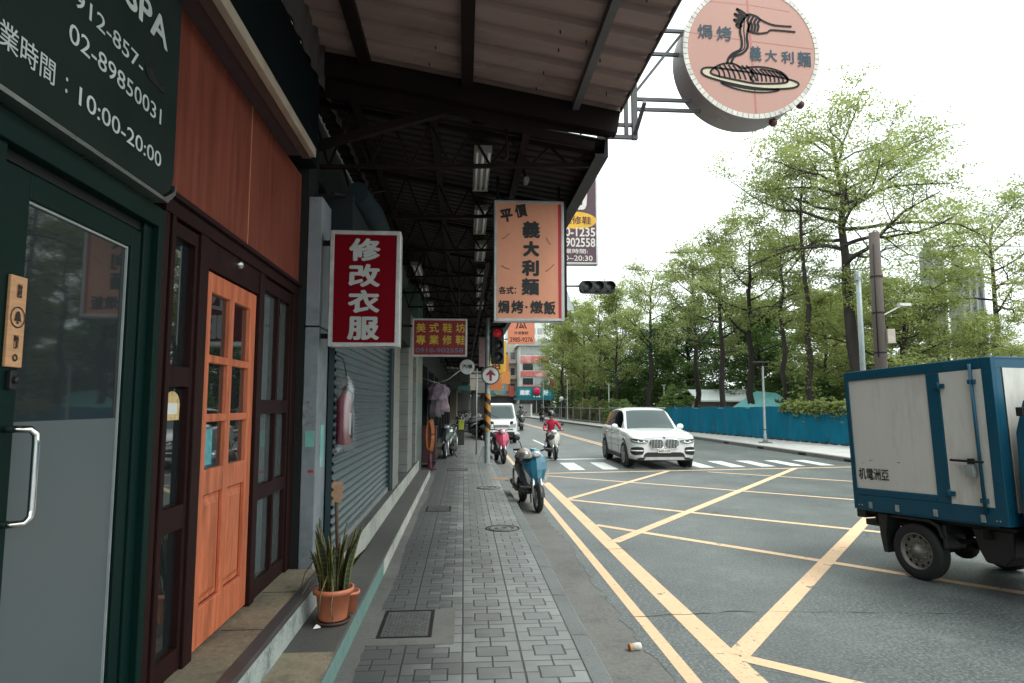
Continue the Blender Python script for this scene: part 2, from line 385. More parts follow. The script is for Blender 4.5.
def paver_material():
    m, n, b = nodes_of('paving_blocks', 0.46)
    P = n.nodes.new('ShaderNodeNewGeometry').outputs['Position']
    jig = nd(n, 'ShaderNodeTexNoise', i_Scale=7.0, i_Detail=2); n.links.new(P, jig.inputs['Vector'])
    sep = n.nodes.new('ShaderNodeSeparateXYZ'); n.links.new(P, sep.inputs[0])
    js = n.nodes.new('ShaderNodeSeparateXYZ'); n.links.new(jig.outputs['Color'], js.inputs[0])
    X = mth(n, 'ADD', sep.outputs[0], mth(n, 'MULTIPLY', mth(n, 'SUBTRACT', js.outputs[0], 0.5), 0.008))
    Y = mth(n, 'ADD', sep.outputs[1], mth(n, 'MULTIPLY', mth(n, 'SUBTRACT', js.outputs[1], 0.5), 0.008))
    PX, PY = 0.392, 0.359
    u = mth(n, 'MULTIPLY', mth(n, 'ADD', X, 40 * PX), 1 / PX); v = mth(n, 'MULTIPLY', mth(n, 'ADD', Y, 60 * PY - 4.229 + PY / 2), 1 / PY)
    fu = mth(n, 'ABSOLUTE', mth(n, 'SUBTRACT', mth(n, 'FRACT', u), 0.5)); fv = mth(n, 'ABSOLUTE', mth(n, 'SUBTRACT', mth(n, 'FRACT', v), 0.5))
    du = mth(n, 'MULTIPLY', fu, PX); dv = mth(n, 'MULTIPLY', fv, PY)     # metres from the cell centre
    edge = mth(n, 'MINIMUM', mth(n, 'SUBTRACT', PX / 2 - 0.001, du), mth(n, 'SUBTRACT', PY / 2, dv))
    sq = mth(n, 'MAXIMUM', mth(n, 'SUBTRACT', du, 0.103), mth(n, 'SUBTRACT', dv, 0.088))   # <0 inside the middle square
    sqe = mth(n, 'ABSOLUTE', sq)
    cross = mth(n, 'ADD', mth(n, 'MINIMUM', du, dv), mth(n, 'MULTIPLY', mth(n, 'LESS_THAN', sq, 0.0), 1.0))
    dist = mth(n, 'MINIMUM', mth(n, 'MINIMUM', edge, sqe), cross)
    joint = nd(n, 'ShaderNodeMapRange', interpolation_type='SMOOTHSTEP')
    n.links.new(dist, joint.inputs['Value']); joint.inputs['From Min'].default_value = 0.003; joint.inputs['From Max'].default_value = 0.0085
    joint.inputs['To Min'].default_value = 1; joint.inputs['To Max'].default_value = 0
    jt = joint.outputs[0]
    big = noise(n, P, 0.9, 6); mid = noise(n, P, 5, 8, 0.7); fine = noise(n, P, 140, 3)
    # each block its own tone
    cell = n.nodes.new('ShaderNodeCombineXYZ')
    n.links.new(mth(n, 'FLOOR', mth(n, 'MULTIPLY', u, 2.0)), cell.inputs[0]); n.links.new(mth(n, 'FLOOR', mth(n, 'MULTIPLY', v, 2.0)), cell.inputs[1])
    n.links.new(mth(n, 'LESS_THAN', sq, 0.0), cell.inputs[2])
    wn = nd(n, 'ShaderNodeTexWhiteNoise', noise_dimensions='3D'); n.links.new(cell.outputs[0], wn.inputs['Vector'])
    c = ramp(n, wn.outputs['Value'], [(0.0, (0.150, 0.160, 0.156)), (1.0, (0.215, 0.228, 0.222))])
    ins = mth(n, 'MULTIPLY', mth(n, 'LESS_THAN', sq, 0.0), 0.5); c = mixc(n, ins, c, (0.085, 0.094, 0.097))
    c = mixc(n, ramp(n, big, [(0.40, 0.0), (0.62, 0.55)]), c, (0.115, 0.112, 0.108))
    c = mixc(n, ramp(n, mid, [(0.50, 0.0), (0.72, 0.5)]), c, (0.09, 0.088, 0.085))
    c = mixc(n, ramp(n, fine, [(0.52, 0.0), (0.72, 0.35)]), c, (0.24, 0.25, 0.25))
    # older, browner blocks on the building side, with the canopy's shade mixed into their colour
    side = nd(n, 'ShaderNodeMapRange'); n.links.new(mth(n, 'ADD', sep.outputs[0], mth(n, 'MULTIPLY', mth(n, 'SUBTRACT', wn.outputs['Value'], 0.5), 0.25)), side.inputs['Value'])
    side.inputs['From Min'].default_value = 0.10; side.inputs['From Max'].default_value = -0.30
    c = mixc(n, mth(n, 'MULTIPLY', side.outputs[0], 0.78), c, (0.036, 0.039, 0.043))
    c = mixc(n, mth(n, 'MULTIPLY', jt, ramp(n, mid, [(0.25, 0.75), (0.7, 0.98)])), c, (0.022, 0.022, 0.022))
    # drips of old gum and stains
    vg = nd(n, 'ShaderNodeTexVoronoi', i_Scale=2.1); n.links.new(P, vg.inputs['Vector'])
    c = mixc(n, ramp(n, vg.outputs['Distance'], [(0.0, 0.55), (0.035, 0.0)]), c, (0.045, 0.045, 0.045))
    n.links.new(c, b.inputs['Base Color'])
    rgh = nd(n, 'ShaderNodeMapRange'); n.links.new(side.outputs[0], rgh.inputs['Value']); rgh.inputs['To Min'].default_value = 0.42; rgh.inputs['To Max'].default_value = 0.7; n.links.new(rgh.outputs[0], b.inputs['Roughness'])
    h = mth(n, 'SUBTRACT', mth(n, 'ADD', mth(n, 'MULTIPLY', fine, 0.12), mth(n, 'MULTIPLY', wn.outputs['Value'], 0.25)), jt)
    bumpn(n, b, h, 0.5, 0.012)
    return m
def paint_material(name, col, worn=(0.09, 0.1, 0.1), amt=0.5):
    m, n, b = nodes_of(name, 0.7)
    P = n.nodes.new('ShaderNodeNewGeometry').outputs['Position']
    c = ramp(n, noise(n, P, 3, 6), [(0.3, tuple(x * 0.86 for x in col)), (0.7, col)])
    w = ramp(n, noise(n, P, 26, 9, 0.8), [(0.60 - 0.1 * amt, 0.0), (0.66, 1.0)])
    g = ramp(n, noise(n, P, 0.9, 4), [(0.42, 0.12), (0.62, 1.0)])
    c = mixc(n, mth(n, 'MULTIPLY', mth(n, 'MULTIPLY', w, g), amt), c, worn)
    w2 = ramp(n, noise(n, P, 6.0, 5, 0.7), [(0.62, 0.0), (0.66, amt)]); c = mixc(n, w2, c, worn)
    n.links.new(c, b.inputs['Base Color']); bumpn(n, b, noise(n, P, 90, 3), 0.3, 0.008)
    return m
def concrete(name, col, scale=1.5, stain=(0.06, 0.058, 0.055), amt=0.6, fine=70, rough=0.85):
    m, n, b = nodes_of(name, rough)
    P = n.nodes.new('ShaderNodeNewGeometry').outputs['Position']
    c = ramp(n, noise(n, P, scale * 2, 8), [(0.3, tuple(x * 0.75 for x in col)), (0.7, tuple(x * 1.15 for x in col))])
    c = mixc(n, ramp(n, noise(n, P, scale, 10, 0.75), [(0.48, 0.0), (0.66, amt)]), c, stain)
    c = mixc(n, ramp(n, noise(n, P, fine, 3), [(0.5, 0.0), (0.75, 0.4)]), c, tuple(min(1, x * 1.6) for x in col))
    c = mixc(n, ramp(n, noise(n, P, fine * 0.9, 3), [(0.28, 0.5), (0.45, 0.0)]), c, tuple(x * 0.4 for x in col))
    n.links.new(c, b.inputs['Base Color']); bumpn(n, b, noise(n, P, fine, 4), 0.35, 0.008)
    return m
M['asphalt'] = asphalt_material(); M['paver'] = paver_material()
M['yellow'] = paint_material('yellow_road_paint', (0.74, 0.495, 0.30), amt=0.8)
M['whitep'] = paint_material('white_road_paint', (0.62, 0.64, 0.62), amt=0.6)
M['gutter'] = concrete('gutter_concrete', (0.15, 0.145, 0.135), 2.0, amt=0.8, fine=34)
M['kerb'] = concrete('kerb_concrete', (0.15, 0.163, 0.163), 2.5)
M['ledge'] = concrete('ledge_cement', (0.075, 0.073, 0.07), 1.8, stain=(0.03, 0.03, 0.03))
M['grout'] = concrete('cement_strip', (0.115, 0.114, 0.108), 3.0, amt=0.8)
M['farwalk'] = concrete('far_pavement', (0.46, 0.455, 0.435), 0.8, amt=0.3, fine=14)
M['soil'] = concrete('park_soil', (0.07, 0.075, 0.05), 0.5, fine=9)

g = G(); g.box(-400, 400, -60, 900, -0.6, -0.02); struct('ground', g, M['soil'])
g = G(); g.add([(1.30, -40, 0), (12.0, -40, 0), (12.0, 400, 0), (1.30, 400, 0)], [(0, 1, 2, 3)])
g.add([(0.91, -40, -0.012), (1.5, -40, -0.012), (1.5, 400, -0.012), (0.91, 400, -0.012)], [(0, 1, 2, 3)]); g.v = g.v[:4]; g.f = g.f[:1]; g.s = g.s[:1]; g.m = g.m[:1]
random.seed(3)                                                 # the ragged edge of the asphalt along the gutter slab
edge = []; y = -12.0
while y < 60: edge.append((1.345 + random.uniform(-0.045, 0.035) + 0.02 * math.sin(y * 1.7), y)); y += random.uniform(0.05, 0.16)
E_ = [(x, y, 0.0) for x, y in edge]; n_ = len(E_)
g = G(); g.add(E_ + [(12.0, p[1], 0.0) for p in E_], [(i, n_ + i, n_ + i + 1, i + 1) for i in range(n_ - 1)])
g.add(E_ + [(p[0] - 0.004, p[1], -0.005) for p in E_], [(i, i + 1, n_ + i + 1, n_ + i) for i in range(n_ - 1)])
g.add([(1.34, E_[-1][1], 0), (12.0, E_[-1][1], 0), (12.0, 400, 0), (1.34, 400, 0)], [(0, 1, 2, 3)])
g.add([(1.34, -40, 0), (12.0, -40, 0), (12.0, E_[0][1], 0), (1.34, E_[0][1], 0)], [(0, 1, 2, 3)])
g.f = g.f[:n_ - 1] + g.f[2 * (n_ - 1):]; g.s = g.s[:len(g.f)]; g.m = g.m[:len(g.f)]
struct('road', g, M['asphalt'], fix=False)
g = G(); g.box(0.925, 1.5, -40, 300, -0.3, -0.0025); struct('gutter', g, M['gutter'])
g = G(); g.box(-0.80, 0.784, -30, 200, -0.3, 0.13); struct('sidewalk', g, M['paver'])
g = G(); random.seed(5); y = -12.0
while y < 90:                                                  # kerb stones, each slightly off its neighbour
    l = 0.98; dx = random.uniform(-0.004, 0.004)
    g.prism([(0.786, -0.2), (0.925 + dx, -0.2), (0.925 + dx, 0.105), (0.905 + dx, 0.128), (0.786, 0.131 + random.uniform(-0.003, 0.003))], 'Y', y, y + l); y += l + 0.012
g.box(0.786, 0.92, 90, 250, -0.2, 0.128); struct('kerb', g, M['kerb'])
g = G(); random.seed(11); ys = np.arange(-6, 16.2, 0.06); vs = []
for y in ys: vs += [(-0.80, y, 0.1345), (-0.66 + random.uniform(-0.012, 0.012) + .025 * math.sin(1.7 * y) * math.sin(.6 * y + 1), y, 0.1345)]
g.add(vs, [(2 * i, 2 * i + 1, 2 * i + 3, 2 * i + 2) for i in range(len(ys) - 1)]); struct('cement_strip', g, M['grout'], fix=False)

# markings: thin sheets 4 mm above the asphalt
def strip(g, a, b, w, z=0.0015):
    a = Vector((a[0], a[1], 0)); b = Vector((b[0], b[1], 0)); d = (b - a).normalized(); q = Vector((-d.y, d.x, 0)) * w / 2
    k = max(1, int((b - a).length / 1.5)); P = [a + (b - a) * i / k for i in range(k + 1)]
    L_ = [p + q + Vector((0, 0, z)) for p in P]; R_ = [p - q + Vector((0, 0, z)) for p in P]; n = len(P)
    g.add(L_ + R_, [(i, n + i, n + i + 1, i + 1) for i in range(n - 1)])
g = G(); strip(g, (1.505, -12), (1.505, 34), 0.10); struct('kerb_line', g, M['yellow'], fix=False)
g = G(); strip(g, (1.895, -8), (1.885, 15.1), 0.185, 0.0018); strip(g, (1.9, 17.05), (9.6, 17.97), 0.13, 0.0022); strip(g, (9.6, 17.97), (11.6, 18.2), 0.13, 0.0022)
strip(g, (1.98, 16.6), (9.4, 10.25), 0.11, 0.0026); strip(g, (6.5, 17.13), (11.5, 12.6), 0.10, 0.0026)
strip(g, (1.98, 12.40), (8.0, 7.1), 0.13, 0.0026); strip(g, (1.98, 9.81), (8.6, 2.4), 0.13, 0.0026); strip(g, (1.98, 4.70), (6.5, 0.6), 0.13, 0.0026)
strip(g, (1.96, 12.43), (5.49, 17.4), 0.13, 0.0032); strip(g, (1.97, 8.6), (9.3, 17.9), 0.15, 0.0032); strip(g, (1.98, 4.74), (10.8, 15.4), 0.16, 0.0032)
strip(g, (3.2, 0.2), (11.5, 10.3), 0.15, 0.0032)
struct('yellow_box_marking', g, M['yellow'], fix=False)
g = G()
for k in range(11):
    x = 2.9 + 0.95 * k
    if x + 0.42 < 11.6: g.add([(x, 17.75 + 0.118 * (x - 1.9) * 0.9, 0.0016), (x + 0.44, 17.75 + 0.118 * (x - 1.5) * 0.9, 0.0016), (x + 0.44 + .04, 19.9 + 0.06 * x, 0.0016), (x + 0.04, 19.9 + 0.06 * x, 0.0016)], [(0, 1, 2, 3)])
struct('crosswalk', g, M['whitep'], fix=False)
g = G(); strip(g, (1.7, 21.2), (6.0, 21.6), 0.28, 0.0016); struct('stop_line', g, M['whitep'], fix=False)
g = G(); strip(g, (6.12, 23), (5.4, 62), 0.12); strip(g, (6.36, 23), (5.64, 62), 0.12); strip(g, (5.4, 62), (4.4, 110), 0.12); struct('centre_line', g, M['yellow'], fix=False)
g = G(); strip(g, (3.55, 28), (3.5, 33), 0.12); strip(g, (3.4, 40), (3.35, 45), 0.12); struct('lane_line', g, M['whitep'], fix=False)

# long cracks across the lanes and a darker repair strip
def crack(g, pts, w, seed):
    random.seed(seed); P = []
    for a, b_ in zip(pts, pts[1:]):
        k = max(2, int(math.dist(a, b_) / .12))
        for i in range(k): q = i / k; P.append((a[0] + (b_[0] - a[0]) * q + random.uniform(-.022, .022), a[1] + (b_[1] - a[1]) * q + random.uniform(-.022, .022)))
    vs = []
    for i, p in enumerate(P): ww = w * random.choice((.08, .15, .4, .6, .9)) * random.uniform(.6, 1.2); vs += [(p[0], p[1] - ww, .0042), (p[0] + .003, p[1] + ww, .0042)]
    g.add(vs, [(2 * i, 2 * i + 2, 2 * i + 3, 2 * i + 1) for i in range(len(P) - 1)])
crackm = mat('crack_tar', (0.034, 0.037, 0.038), 0.9)
for pts, w, sd in ((((1.40, 5.62), (2.3, 5.7), (3.3, 5.62), (4.6, 5.45), (6.5, 5.3)), .008, 1), (((1.4, 8.1), (1.9, 8.2), (2.6, 8.15)), .01, 2), (((3.2, 12.2), (5.0, 12.6), (7.5, 12.3), (10, 12.6)), .009, 3), (((4.4, 5.5), (4.9, 6.6), (5.2, 7.8)), .006, 4)):
    g = G(); crack(g, pts, w, sd); struct('road_crack', g, crackm, fix=False)
# covers let into the pavement
def frame_plate(name, label, x0, x1, y0, y1, z, m, slots=0):
    t = thing(name, label, 'manhole cover', ((x0 + x1) / 2, (y0 + y1) / 2, 0.13))
    g = G()
    for a in (-1, 1): pass
    g.box(x0, x1, y0, y0 + 0.022, 0.128, z + .003); g.box(x0, x1, y1 - 0.022, y1, 0.128, z + .003)
    g.box(x0, x0 + 0.022, y0 + 0.022, y1 - 0.022, 0.128, z + .003); g.box(x1 - 0.022, x1, y0 + 0.022, y1 - 0.022, 0.128, z + .003); obj('rim', g, M['darksteel'], t)
    g = G(); g.box(x0 + 0.026, x1 - 0.026, y0 + 0.026, y1 - 0.026, 0.125, z)
    if slots:
        for k in range(slots):
            q = x0 + 0.04 + (x1 - x0 - 0.08) * k / (slots - 1); g.box(q - 0.008, q + 0.008, y0 + 0.03, y1 - 0.03, z, z + 0.008)
    else:
        nx, ny = 12, 18
        for i in range(nx):
            for j in range(ny):
                cx = x0 + 0.05 + (x1 - x0 - 0.1) * i / (nx - 1); cy = y0 + 0.05 + (y1 - y0 - 0.1) * j / (ny - 1); s = 0.011
                if (i + j) % 2: g.box(cx - s, cx + s, cy - .4 * s, cy + .4 * s, z, z + 0.004)
                else: g.box(cx - .4 * s, cx + .4 * s, cy - s, cy + s, z, z + 0.004)
    obj('plate', g, m, t); return t
M['iron'] = mat('worn_cast_iron', (0.11, 0.118, 0.118), 0.5, 0.3, var=0.3, scale=12, dirt=(0.09, 0.075, 0.06), dirt_amt=0.8)
frame_plate('access_cover', 'square studded metal access cover set in the pavement beside the potted plant', -0.615, -0.225, 4.88, 5.50, 0.134, M['iron'])
g = G(); g.box(-0.222, -0.06, 4.8765, 5.52, 0.12, 0.1335); g.box(-0.70, -0.06, 4.74, 4.876, 0.12, 0.1335); g.box(-0.69, -0.62, 4.88, 5.5, 0.12, 0.1335); struct('cement_patch', g, M['grout'])
frame_plate('drain_grate', 'small slotted drain grate in the pavement beyond the access cover', -0.59, -0.20, 10.4, 10.93, 0.130, M['iron'], 14)
def round_cover(x, y, r, label):
    t = thing('round_cover', label, 'manhole cover', (x, y, 0.13))
    g = G(); g.lathe([(r * 0.93, 0.128), (r * 0.93, 0.137), (r, 0.137), (r, 0.128)], 32, (x, y, 0)); obj('rim', g, M['darksteel'], t)
    g = G(); g.lathe([(0.001, 0.134), (r * 0.2, 0.134), (r * 0.21, 0.138), (r * 0.4, 0.138), (r * .41, .134), (r * .6, .134), (r * .61, .138), (r * .8, .138), (r * .81, .134), (r * 0.92, 0.134)], 32, (x, y, 0)); obj('lid', g, M['iron'], t)
round_cover(0.53, 8.95, 0.23, 'round iron cover in the pavement nearest the kerb and the blue scooter')
round_cover(0.5, 13.2, 0.24, 'round iron cover in the pavement behind the blue scooter, before the striped pole')
frame_plate('access_cover', 'far rectangular iron cover across the pavement near the step end', -0.42, 0.1, 16.6, 17.2, 0.133, M['iron'])
g = G(); g.box(0.66, 0.99, 14.6, 15.0, 0.1, 0.1345); struct('kerb_patch', g, mat('orange_kerb_paint', (0.30, 0.17, 0.10), 0.7, dirt=(0.16, 0.14, 0.12), dirt_amt=0.9, scale=9))

# litter
t = thing('litter_cup', 'crumpled white paper tube with an orange end lying in the gutter', 'litter', (1.275, 4.9, 0.03))
g = G(); g.tube([(1.235, 4.89, 0.022), (1.29, 4.90, 0.024), (1.312, 4.902, 0.024)], [0.026, 0.027, 0.024], 14); obj('paper', g, mat('dirty_paper', (0.62, 0.6, 0.54), 0.8, dirt=(0.25, 0.2, 0.15), dirt_amt=0.8, scale=30), t)
g = G(); g.tube([(1.222, 4.888, 0.021), (1.2345, 4.89, 0.022)], [0.0255, 0.027], 14); obj('orange_end', g, mat('orange_print', (0.6, 0.22, 0.05), 0.7), t)

# ================================================================== STEPS ALONG THE SHOPS
M['teal_riser'] = concrete('teal_painted_riser', (0.11, 0.215, 0.195), 5, stain=(0.17, 0.165, 0.15), amt=0.95)
M['tile_floor'] = concrete('yellowish_step_tile', (0.235, 0.200, 0.138), 2.4, stain=(0.05, 0.046, 0.04), amt=0.95, fine=30)
M['whitestep'] = concrete('whitewashed_step', (0.42, 0.43, 0.39), 3, stain=(0.10, 0.11, 0.10), amt=0.85)
M['marblestep'] = concrete('stained_pale_riser', (0.36, 0.40, 0.38), 5.5, stain=(0.05, 0.06, 0.06), amt=0.95)
g = G(); g.box(-1.60, -0.775, -6, 15.4, -0.1, 0.283); struct('ledge', g, M['ledge'], bevel=0.012)
g = G(); g.box(-1.095, -0.776, -6, 4.22, 0.2835, 0.2875); struct('ledge_paving', g, M['tile_floor'])
g = G(); g.box(-0.7745, -0.7715, -6, 6.6, 0.135, 0.272); struct('riser_paint', g, M['teal_riser'])
g = G(); g.box(-0.7745, -0.7705, 6.6, 15.4, 0.135, 0.276); struct('ledge_riser', g, M['whitestep'])
g = G(); g.box(-1.62, -1.10, -6, 5.47, 0.2, 0.484); struct('threshold', g, M['tile_floor'], bevel=0.006)
g = G(); g.box(-1.165, -1.085, -6, 5.468, 0.452, 0.4885); struct('threshold_trim', g, mat('dark_stone_trim', (0.06, 0.055, 0.055), 0.4, scale=9, var=0.3), bevel=0.006)
g = G(); g.box(-1.099, -1.094, -6, 5.468, 0.288, 0.450); struct('threshold_riser', g, M['marblestep'])
g = G()
for y in (0.6, 1.5, 2.4, 3.25, 4.05, 4.82): g.box(-1.40, -1.168, y - 0.004, y + 0.004, 0.4842, 0.4855)
struct('tile_joints', g, M['dark'])
g = G(); g.box(-1.75, -1.03, 5.88, 15.3, 0.1, 0.498); struct('shop_step', g, mat('shop_step_top', (0.085, 0.083, 0.08), 0.8, dirt=(0.04, 0.04, 0.04), dirt_amt=0.8, scale=3))
g = G()
for a, b in ((5.89, 12.2), (12.25, 15.3)): g.box(-1.04, -1.0265, a, b, 0.286, 0.5)
struct('shop_step_riser', g, M['whitestep'], bevel=0.004)

# ================================================================== THE ROW OF SHOPS
t = thing('shop_row_building', 'dark upper floors of the shop row above and behind the arcade shopfronts', 'building', (-4, 6, 0))
M['darkwall'] = concrete('sooty_wall', (0.035, 0.037, 0.038), 1.2, stain=(0.015, 0.016, 0.017))
g = G(); g.box(-9, -1.9, -8, 15.3, 0, 9.5); g.box(-1.9, -1.62, -8, 15.3, 3.9, 9.5); g.box(-1.9, -1.45, 5.2, 15.3, 3.72, 9.5); obj('wall', g, M['darkwall'], t)
g = G(); ys = np.arange(-4, 15.2, 0.065); vs = []
for i, y in enumerate(ys):
    d = 0.018 if (i // 2) % 2 else 0.0
    vs += [(-1.25 + d, y, 4.52), (-1.25 + d, y, 4.95)]
g.add(vs, [(2 * i, 2 * i + 2, 2 * i + 3, 2 * i + 1) for i in range(len(ys) - 1)])
obj('corrugated_siding', g, mat('grey_siding', (0.085, 0.075, 0.072), 0.6, dirt=(0.02, 0.015, 0.015), dirt_amt=0.8, scale=3), t, fix=False)
g = G(); g.box(-1.45, -1.255, -6, 5.45, 3.785, 4.53); obj('dark_soffit', g, mat('dark_teal_board', (0.003, 0.007, 0.008), 0.7, spec=0.1), t)

# ---- the green framed shop
M['tealframe'] = mat('dark_green_frame', (0.0016, 0.0165, 0.0135), 0.45, var=0.1, scale=3, spec=0.14)
M['frost'] = mat('frosted_glass_film', (0.105, 0.128, 0.135), 0.34, var=0.05, scale=1.5)
M['aluline'] = mat('pale_gasket', (0.34, 0.37, 0.37), 0.4)
t = thing('glass_shopfront', 'dark green framed glass shopfront with frosted door, nearest on the left', 'shopfront', (-1.45, 1.5, 0.484))
g = G(); X0, X1 = -1.52, -1.385
g.box(X0, X1, 3.000, 3.052, 0.484, 2.69); g.box(X0, X1 - 0.03, 2.93, 3.0, 0.484, 2.69)
g.box(X0, X1, -1.5, 3.0, 2.60, 2.69)
g.box(X0, X1 - .002, 0.96, 1.02, 0.484, 2.60); obj('frame', g, M['tealframe'], t, bevel=0.004)
g = G(); g.box(X0, X1 - 0.05, 2.045, 2.93, 2.565, 2.60); obj('door_track', g, M['dark'], t)
d = G(); dx0, dx1 = -1.475, -1.425
d.box(dx0, dx1, 2.045, 2.190, 0.50, 2.555); d.box(dx0, dx1, 2.845, 2.925, 0.50, 2.555); d.box(dx0, dx1, 2.190, 2.845, 2.47, 2.555); d.box(dx0, dx1, 2.190, 2.845, 0.50, 0.60)
door = obj('door', d, M['tealframe'], t, bevel=0.004)
g = G(); g.box(-1.452, -1.446, 2.190, 2.845, 1.742, 2.47); obj('glass', g, glass_mat('door_glass', (0.035, 0.042, 0.046), 0.15, 0.03, 0.9), door)
g = G(); g.box(-1.452, -1.445, 2.190, 2.845, 0.60, 1.742); obj('frosted_panel', g, M['frost'], door)
g = G()
for a in (2.192, 2.835): g.box(-1.445, -1.436, a, a + 0.006, 0.60, 2.47)
g.box(-1.445, -1.436, 2.198, 2.835, 2.460, 2.468); obj('gasket', g, M['aluline'], door)
g = G(); hy = 2.165
g.tube([(-1.425, 2.145, 1.722), (-1.385, 2.148, 1.722), (-1.358, 2.165, 1.721), (-1.349, 2.178, 1.705), (-1.348, 2.18, 1.68), (-1.348, 2.18, 1.47), (-1.349, 2.178, 1.448), (-1.358, 2.165, 1.432), (-1.385, 2.148, 1.431), (-1.425, 2.145, 1.431)], 0.0115, 12)
obj('handle', g, M['chrome'], door)
g = G(); g.box(-1.425, -1.407, 2.135, 2.165, 1.845, 1.905); g.lathe([(0.012, 0), (0.012, 0.012), (0.001, 0.014)], 14, (-1.407, 2.15, 1.875), 'X'); obj('lock', g, M['black'], door, bevel=0.004)
g = G(); g.box(-1.452, -1.446, -1.5, 0.96, 0.6, 2.6); g.box(-1.452, -1.446, 1.02, 2.03, 0.6, 2.6); obj('side_glass', g, M['glass'], t)
g = G(); g.box(X0, X1, -1.5, 2.04, 0.484, 0.6); g.box(X0, X1 - .02, 1.99, 2.04, 0.6, 2.60); obj('side_frame', g, M['tealframe'], t)
g = G(); g.box(-1.88, -1.60, -6, 5.5, 0.2, 3.9); obj('dark_interior', g, M['dark'], t)
# wooden tag on the stile
t = thing('bell_tag', 'small pale wooden plaque with a bell symbol fixed by the green door handle', 'sign', (-1.42, 2.09, 1.95))
g = G(); g.box(-1.424, -1.412, 2.112, 2.188, 1.915, 2.205); obj('board', g, mat('pale_wood', (0.62, 0.33, 0.17), 0.6, stretch=(1, 1, 8), scale=10), t, bevel=0.003)
g = G(); R_, U_ = (0, 1, 0), (0, 0, 1)
letter(g, '請按', (-1.4115, 2.139, 2.135), R_, U_, 0.022, 0.045, 0.02); letter(g, '門鈴', (-1.4115, 2.139, 1.973), R_, U_, 0.022, 0.045, 0.02)
obj('lettering', g, mat('black_ink', (0.02, 0.018, 0.016), 0.6), t); g = G()
ribbon(g, [(0.032 * math.cos(a), 0.032 * math.sin(a)) for a in np.arange(0, 6.28, 0.25)], 0.004, (-1.4115, 2.15, 2.073), R_, U_, closed=True)
fillpoly(g, [(-.018, -.012), (.018, -.012), (.013, -.004), (.010, .012), (.004, .019), (-.004, .019), (-.010, .012), (-.013, -.004)], (-1.4115, 2.15, 2.073), R_, U_, 0.002)
fillpoly(g, [(.005 * math.cos(a), -.017 + .004 * math.sin(a)) for a in np.arange(0, 6.28, .6)], (-1.4115, 2.15, 2.073), R_, U_, 0.002)
obj('bell_symbol', g, MATS['black_ink'], t); g = G(); ribbon(g, [(0.009 * math.cos(a), 0.009 * math.sin(a)) for a in np.arange(0, 6.28, 0.5)], 0.006, (-1.4115, 2.15, 1.945), R_, U_, closed=True)
obj('dot_symbol', g, MATS['black_ink'], t)

# ---- the dark fascia sign above it
t = thing('fascia_sign', 'large dark grey fascia sign with white phone numbers above the green door', 'shop sign', (-1.38, 1.5, 2.72))
g = G(); c_ = 0.13; out_ = [(-1.5, 2.715)]
out_ += [(3.0 - c_ + c_ * math.sin(a), 2.715 + c_ - c_ * math.cos(a)) for a in np.linspace(0, math.pi / 2, 8)]
out_ += [(3.0 - c_ + c_ * math.cos(a), 4.0 - c_ + c_ * math.sin(a)) for a in np.linspace(0, math.pi / 2, 8)] + [(-1.5, 4.0)]
g.prism(out_, 'X', -1.40, -1.333); obj('panel', g, mat('charcoal_sign_face', (0.016, 0.027, 0.024), 0.6, spec=.08, var=0.2, dirt=(.03, .036, .033), dirt_amt=.4, scale=2), t, bevel=0.006)
g = G(); g.prism([(y, z) for y, z in [(-1.5, 2.692), (2.93, 2.692), (3.0, 2.75), (3.01, 2.79), (2.99, 2.79), (2.985, 2.76), (2.9, 2.708), (-1.5, 2.708)]], 'X', -1.398, -1.322); obj('metal_edge', g, M['steel'], t)
g = G(); sx = -1.332
def fl(s, y0, y1, z0, z1, b=0.0, join=False): letter(g, s, (sx, y0, z0), R_, U_, y1 - y0, z1 - z0, b, join=join)
fl('10:00-20:00', 2.252, 2.862, 2.826, 2.892, 0.004); fl('營業時間', 1.775, 2.118, 2.822, 2.905, 0.006)
fl(':', 2.176, 2.188, 2.833, 2.887, join=True); fl('02-89850031', 2.175, 2.842, 3.014, 3.083, 0.004); fl('0912-857-', 2.125, 2.665, 3.152, 3.216, 0.004)
fl('SPA', 2.50, 2.868, 3.360, 3.490, 0.035)
obj('lettering', g, mat('pale_sign_lettering', (0.62, 0.68, 0.67), 0.5), t)
g = G(); fillpoly(g, smooth2d([(2.668, 3.25), (2.69, 3.20), (2.74, 3.215), (2.80, 3.18), (2.855, 3.19), (2.86, 3.165), (2.78, 3.16), (2.70, 3.172)], 4, True), (sx, 0, 0), R_, U_, 0.003)
obj('tape_scrap', g, M['black'], t)

# ---- the wooden restaurant front
M['redpanel'] = mat('red_brown_panel', (0.20, 0.054, 0.035), 0.55, spec=0.12, var=0.30, scale=2.2, stretch=(1, 9, 0.55), dirt=(0.12, 0.026, 0.016), dirt_amt=0.5)
M['darkwood'] = mat('dark_stained_wood', (0.022, 0.0075, 0.0075), 0.5, spec=0.12, var=0.35, scale=5, stretch=(3, 3, 0.5), bump=0.1)
M['orangewood'] = mat('orange_varnished_wood', (0.60, 0.165, 0.075), 0.42, spec=0.35, var=0.28, scale=5, stretch=(4, 4, 0.45), dirt=(0.24, 0.055, 0.025), dirt_amt=0.65, bump=0.08)
t = thing('restaurant_front', 'dark wood restaurant front with orange panelled door and red brown boards above', 'shopfront', (-1.45, 4.3, 0.484))
g = G(); g.box(-1.46, -1.392, 3.075, 4.196, 2.80, 3.74); g.box(-1.46, -1.392, 4.206, 5.50, 2.80, 3.74); obj('wall_panel', g, M['redpanel'], t, bevel=0.003)
g = G(); g.box(-1.45, -1.390, 4.197, 4.205, 2.80, 3.74); obj('panel_strip', g, mat('gold_strip', (0.55, 0.26, 0.12), 0.4), t)
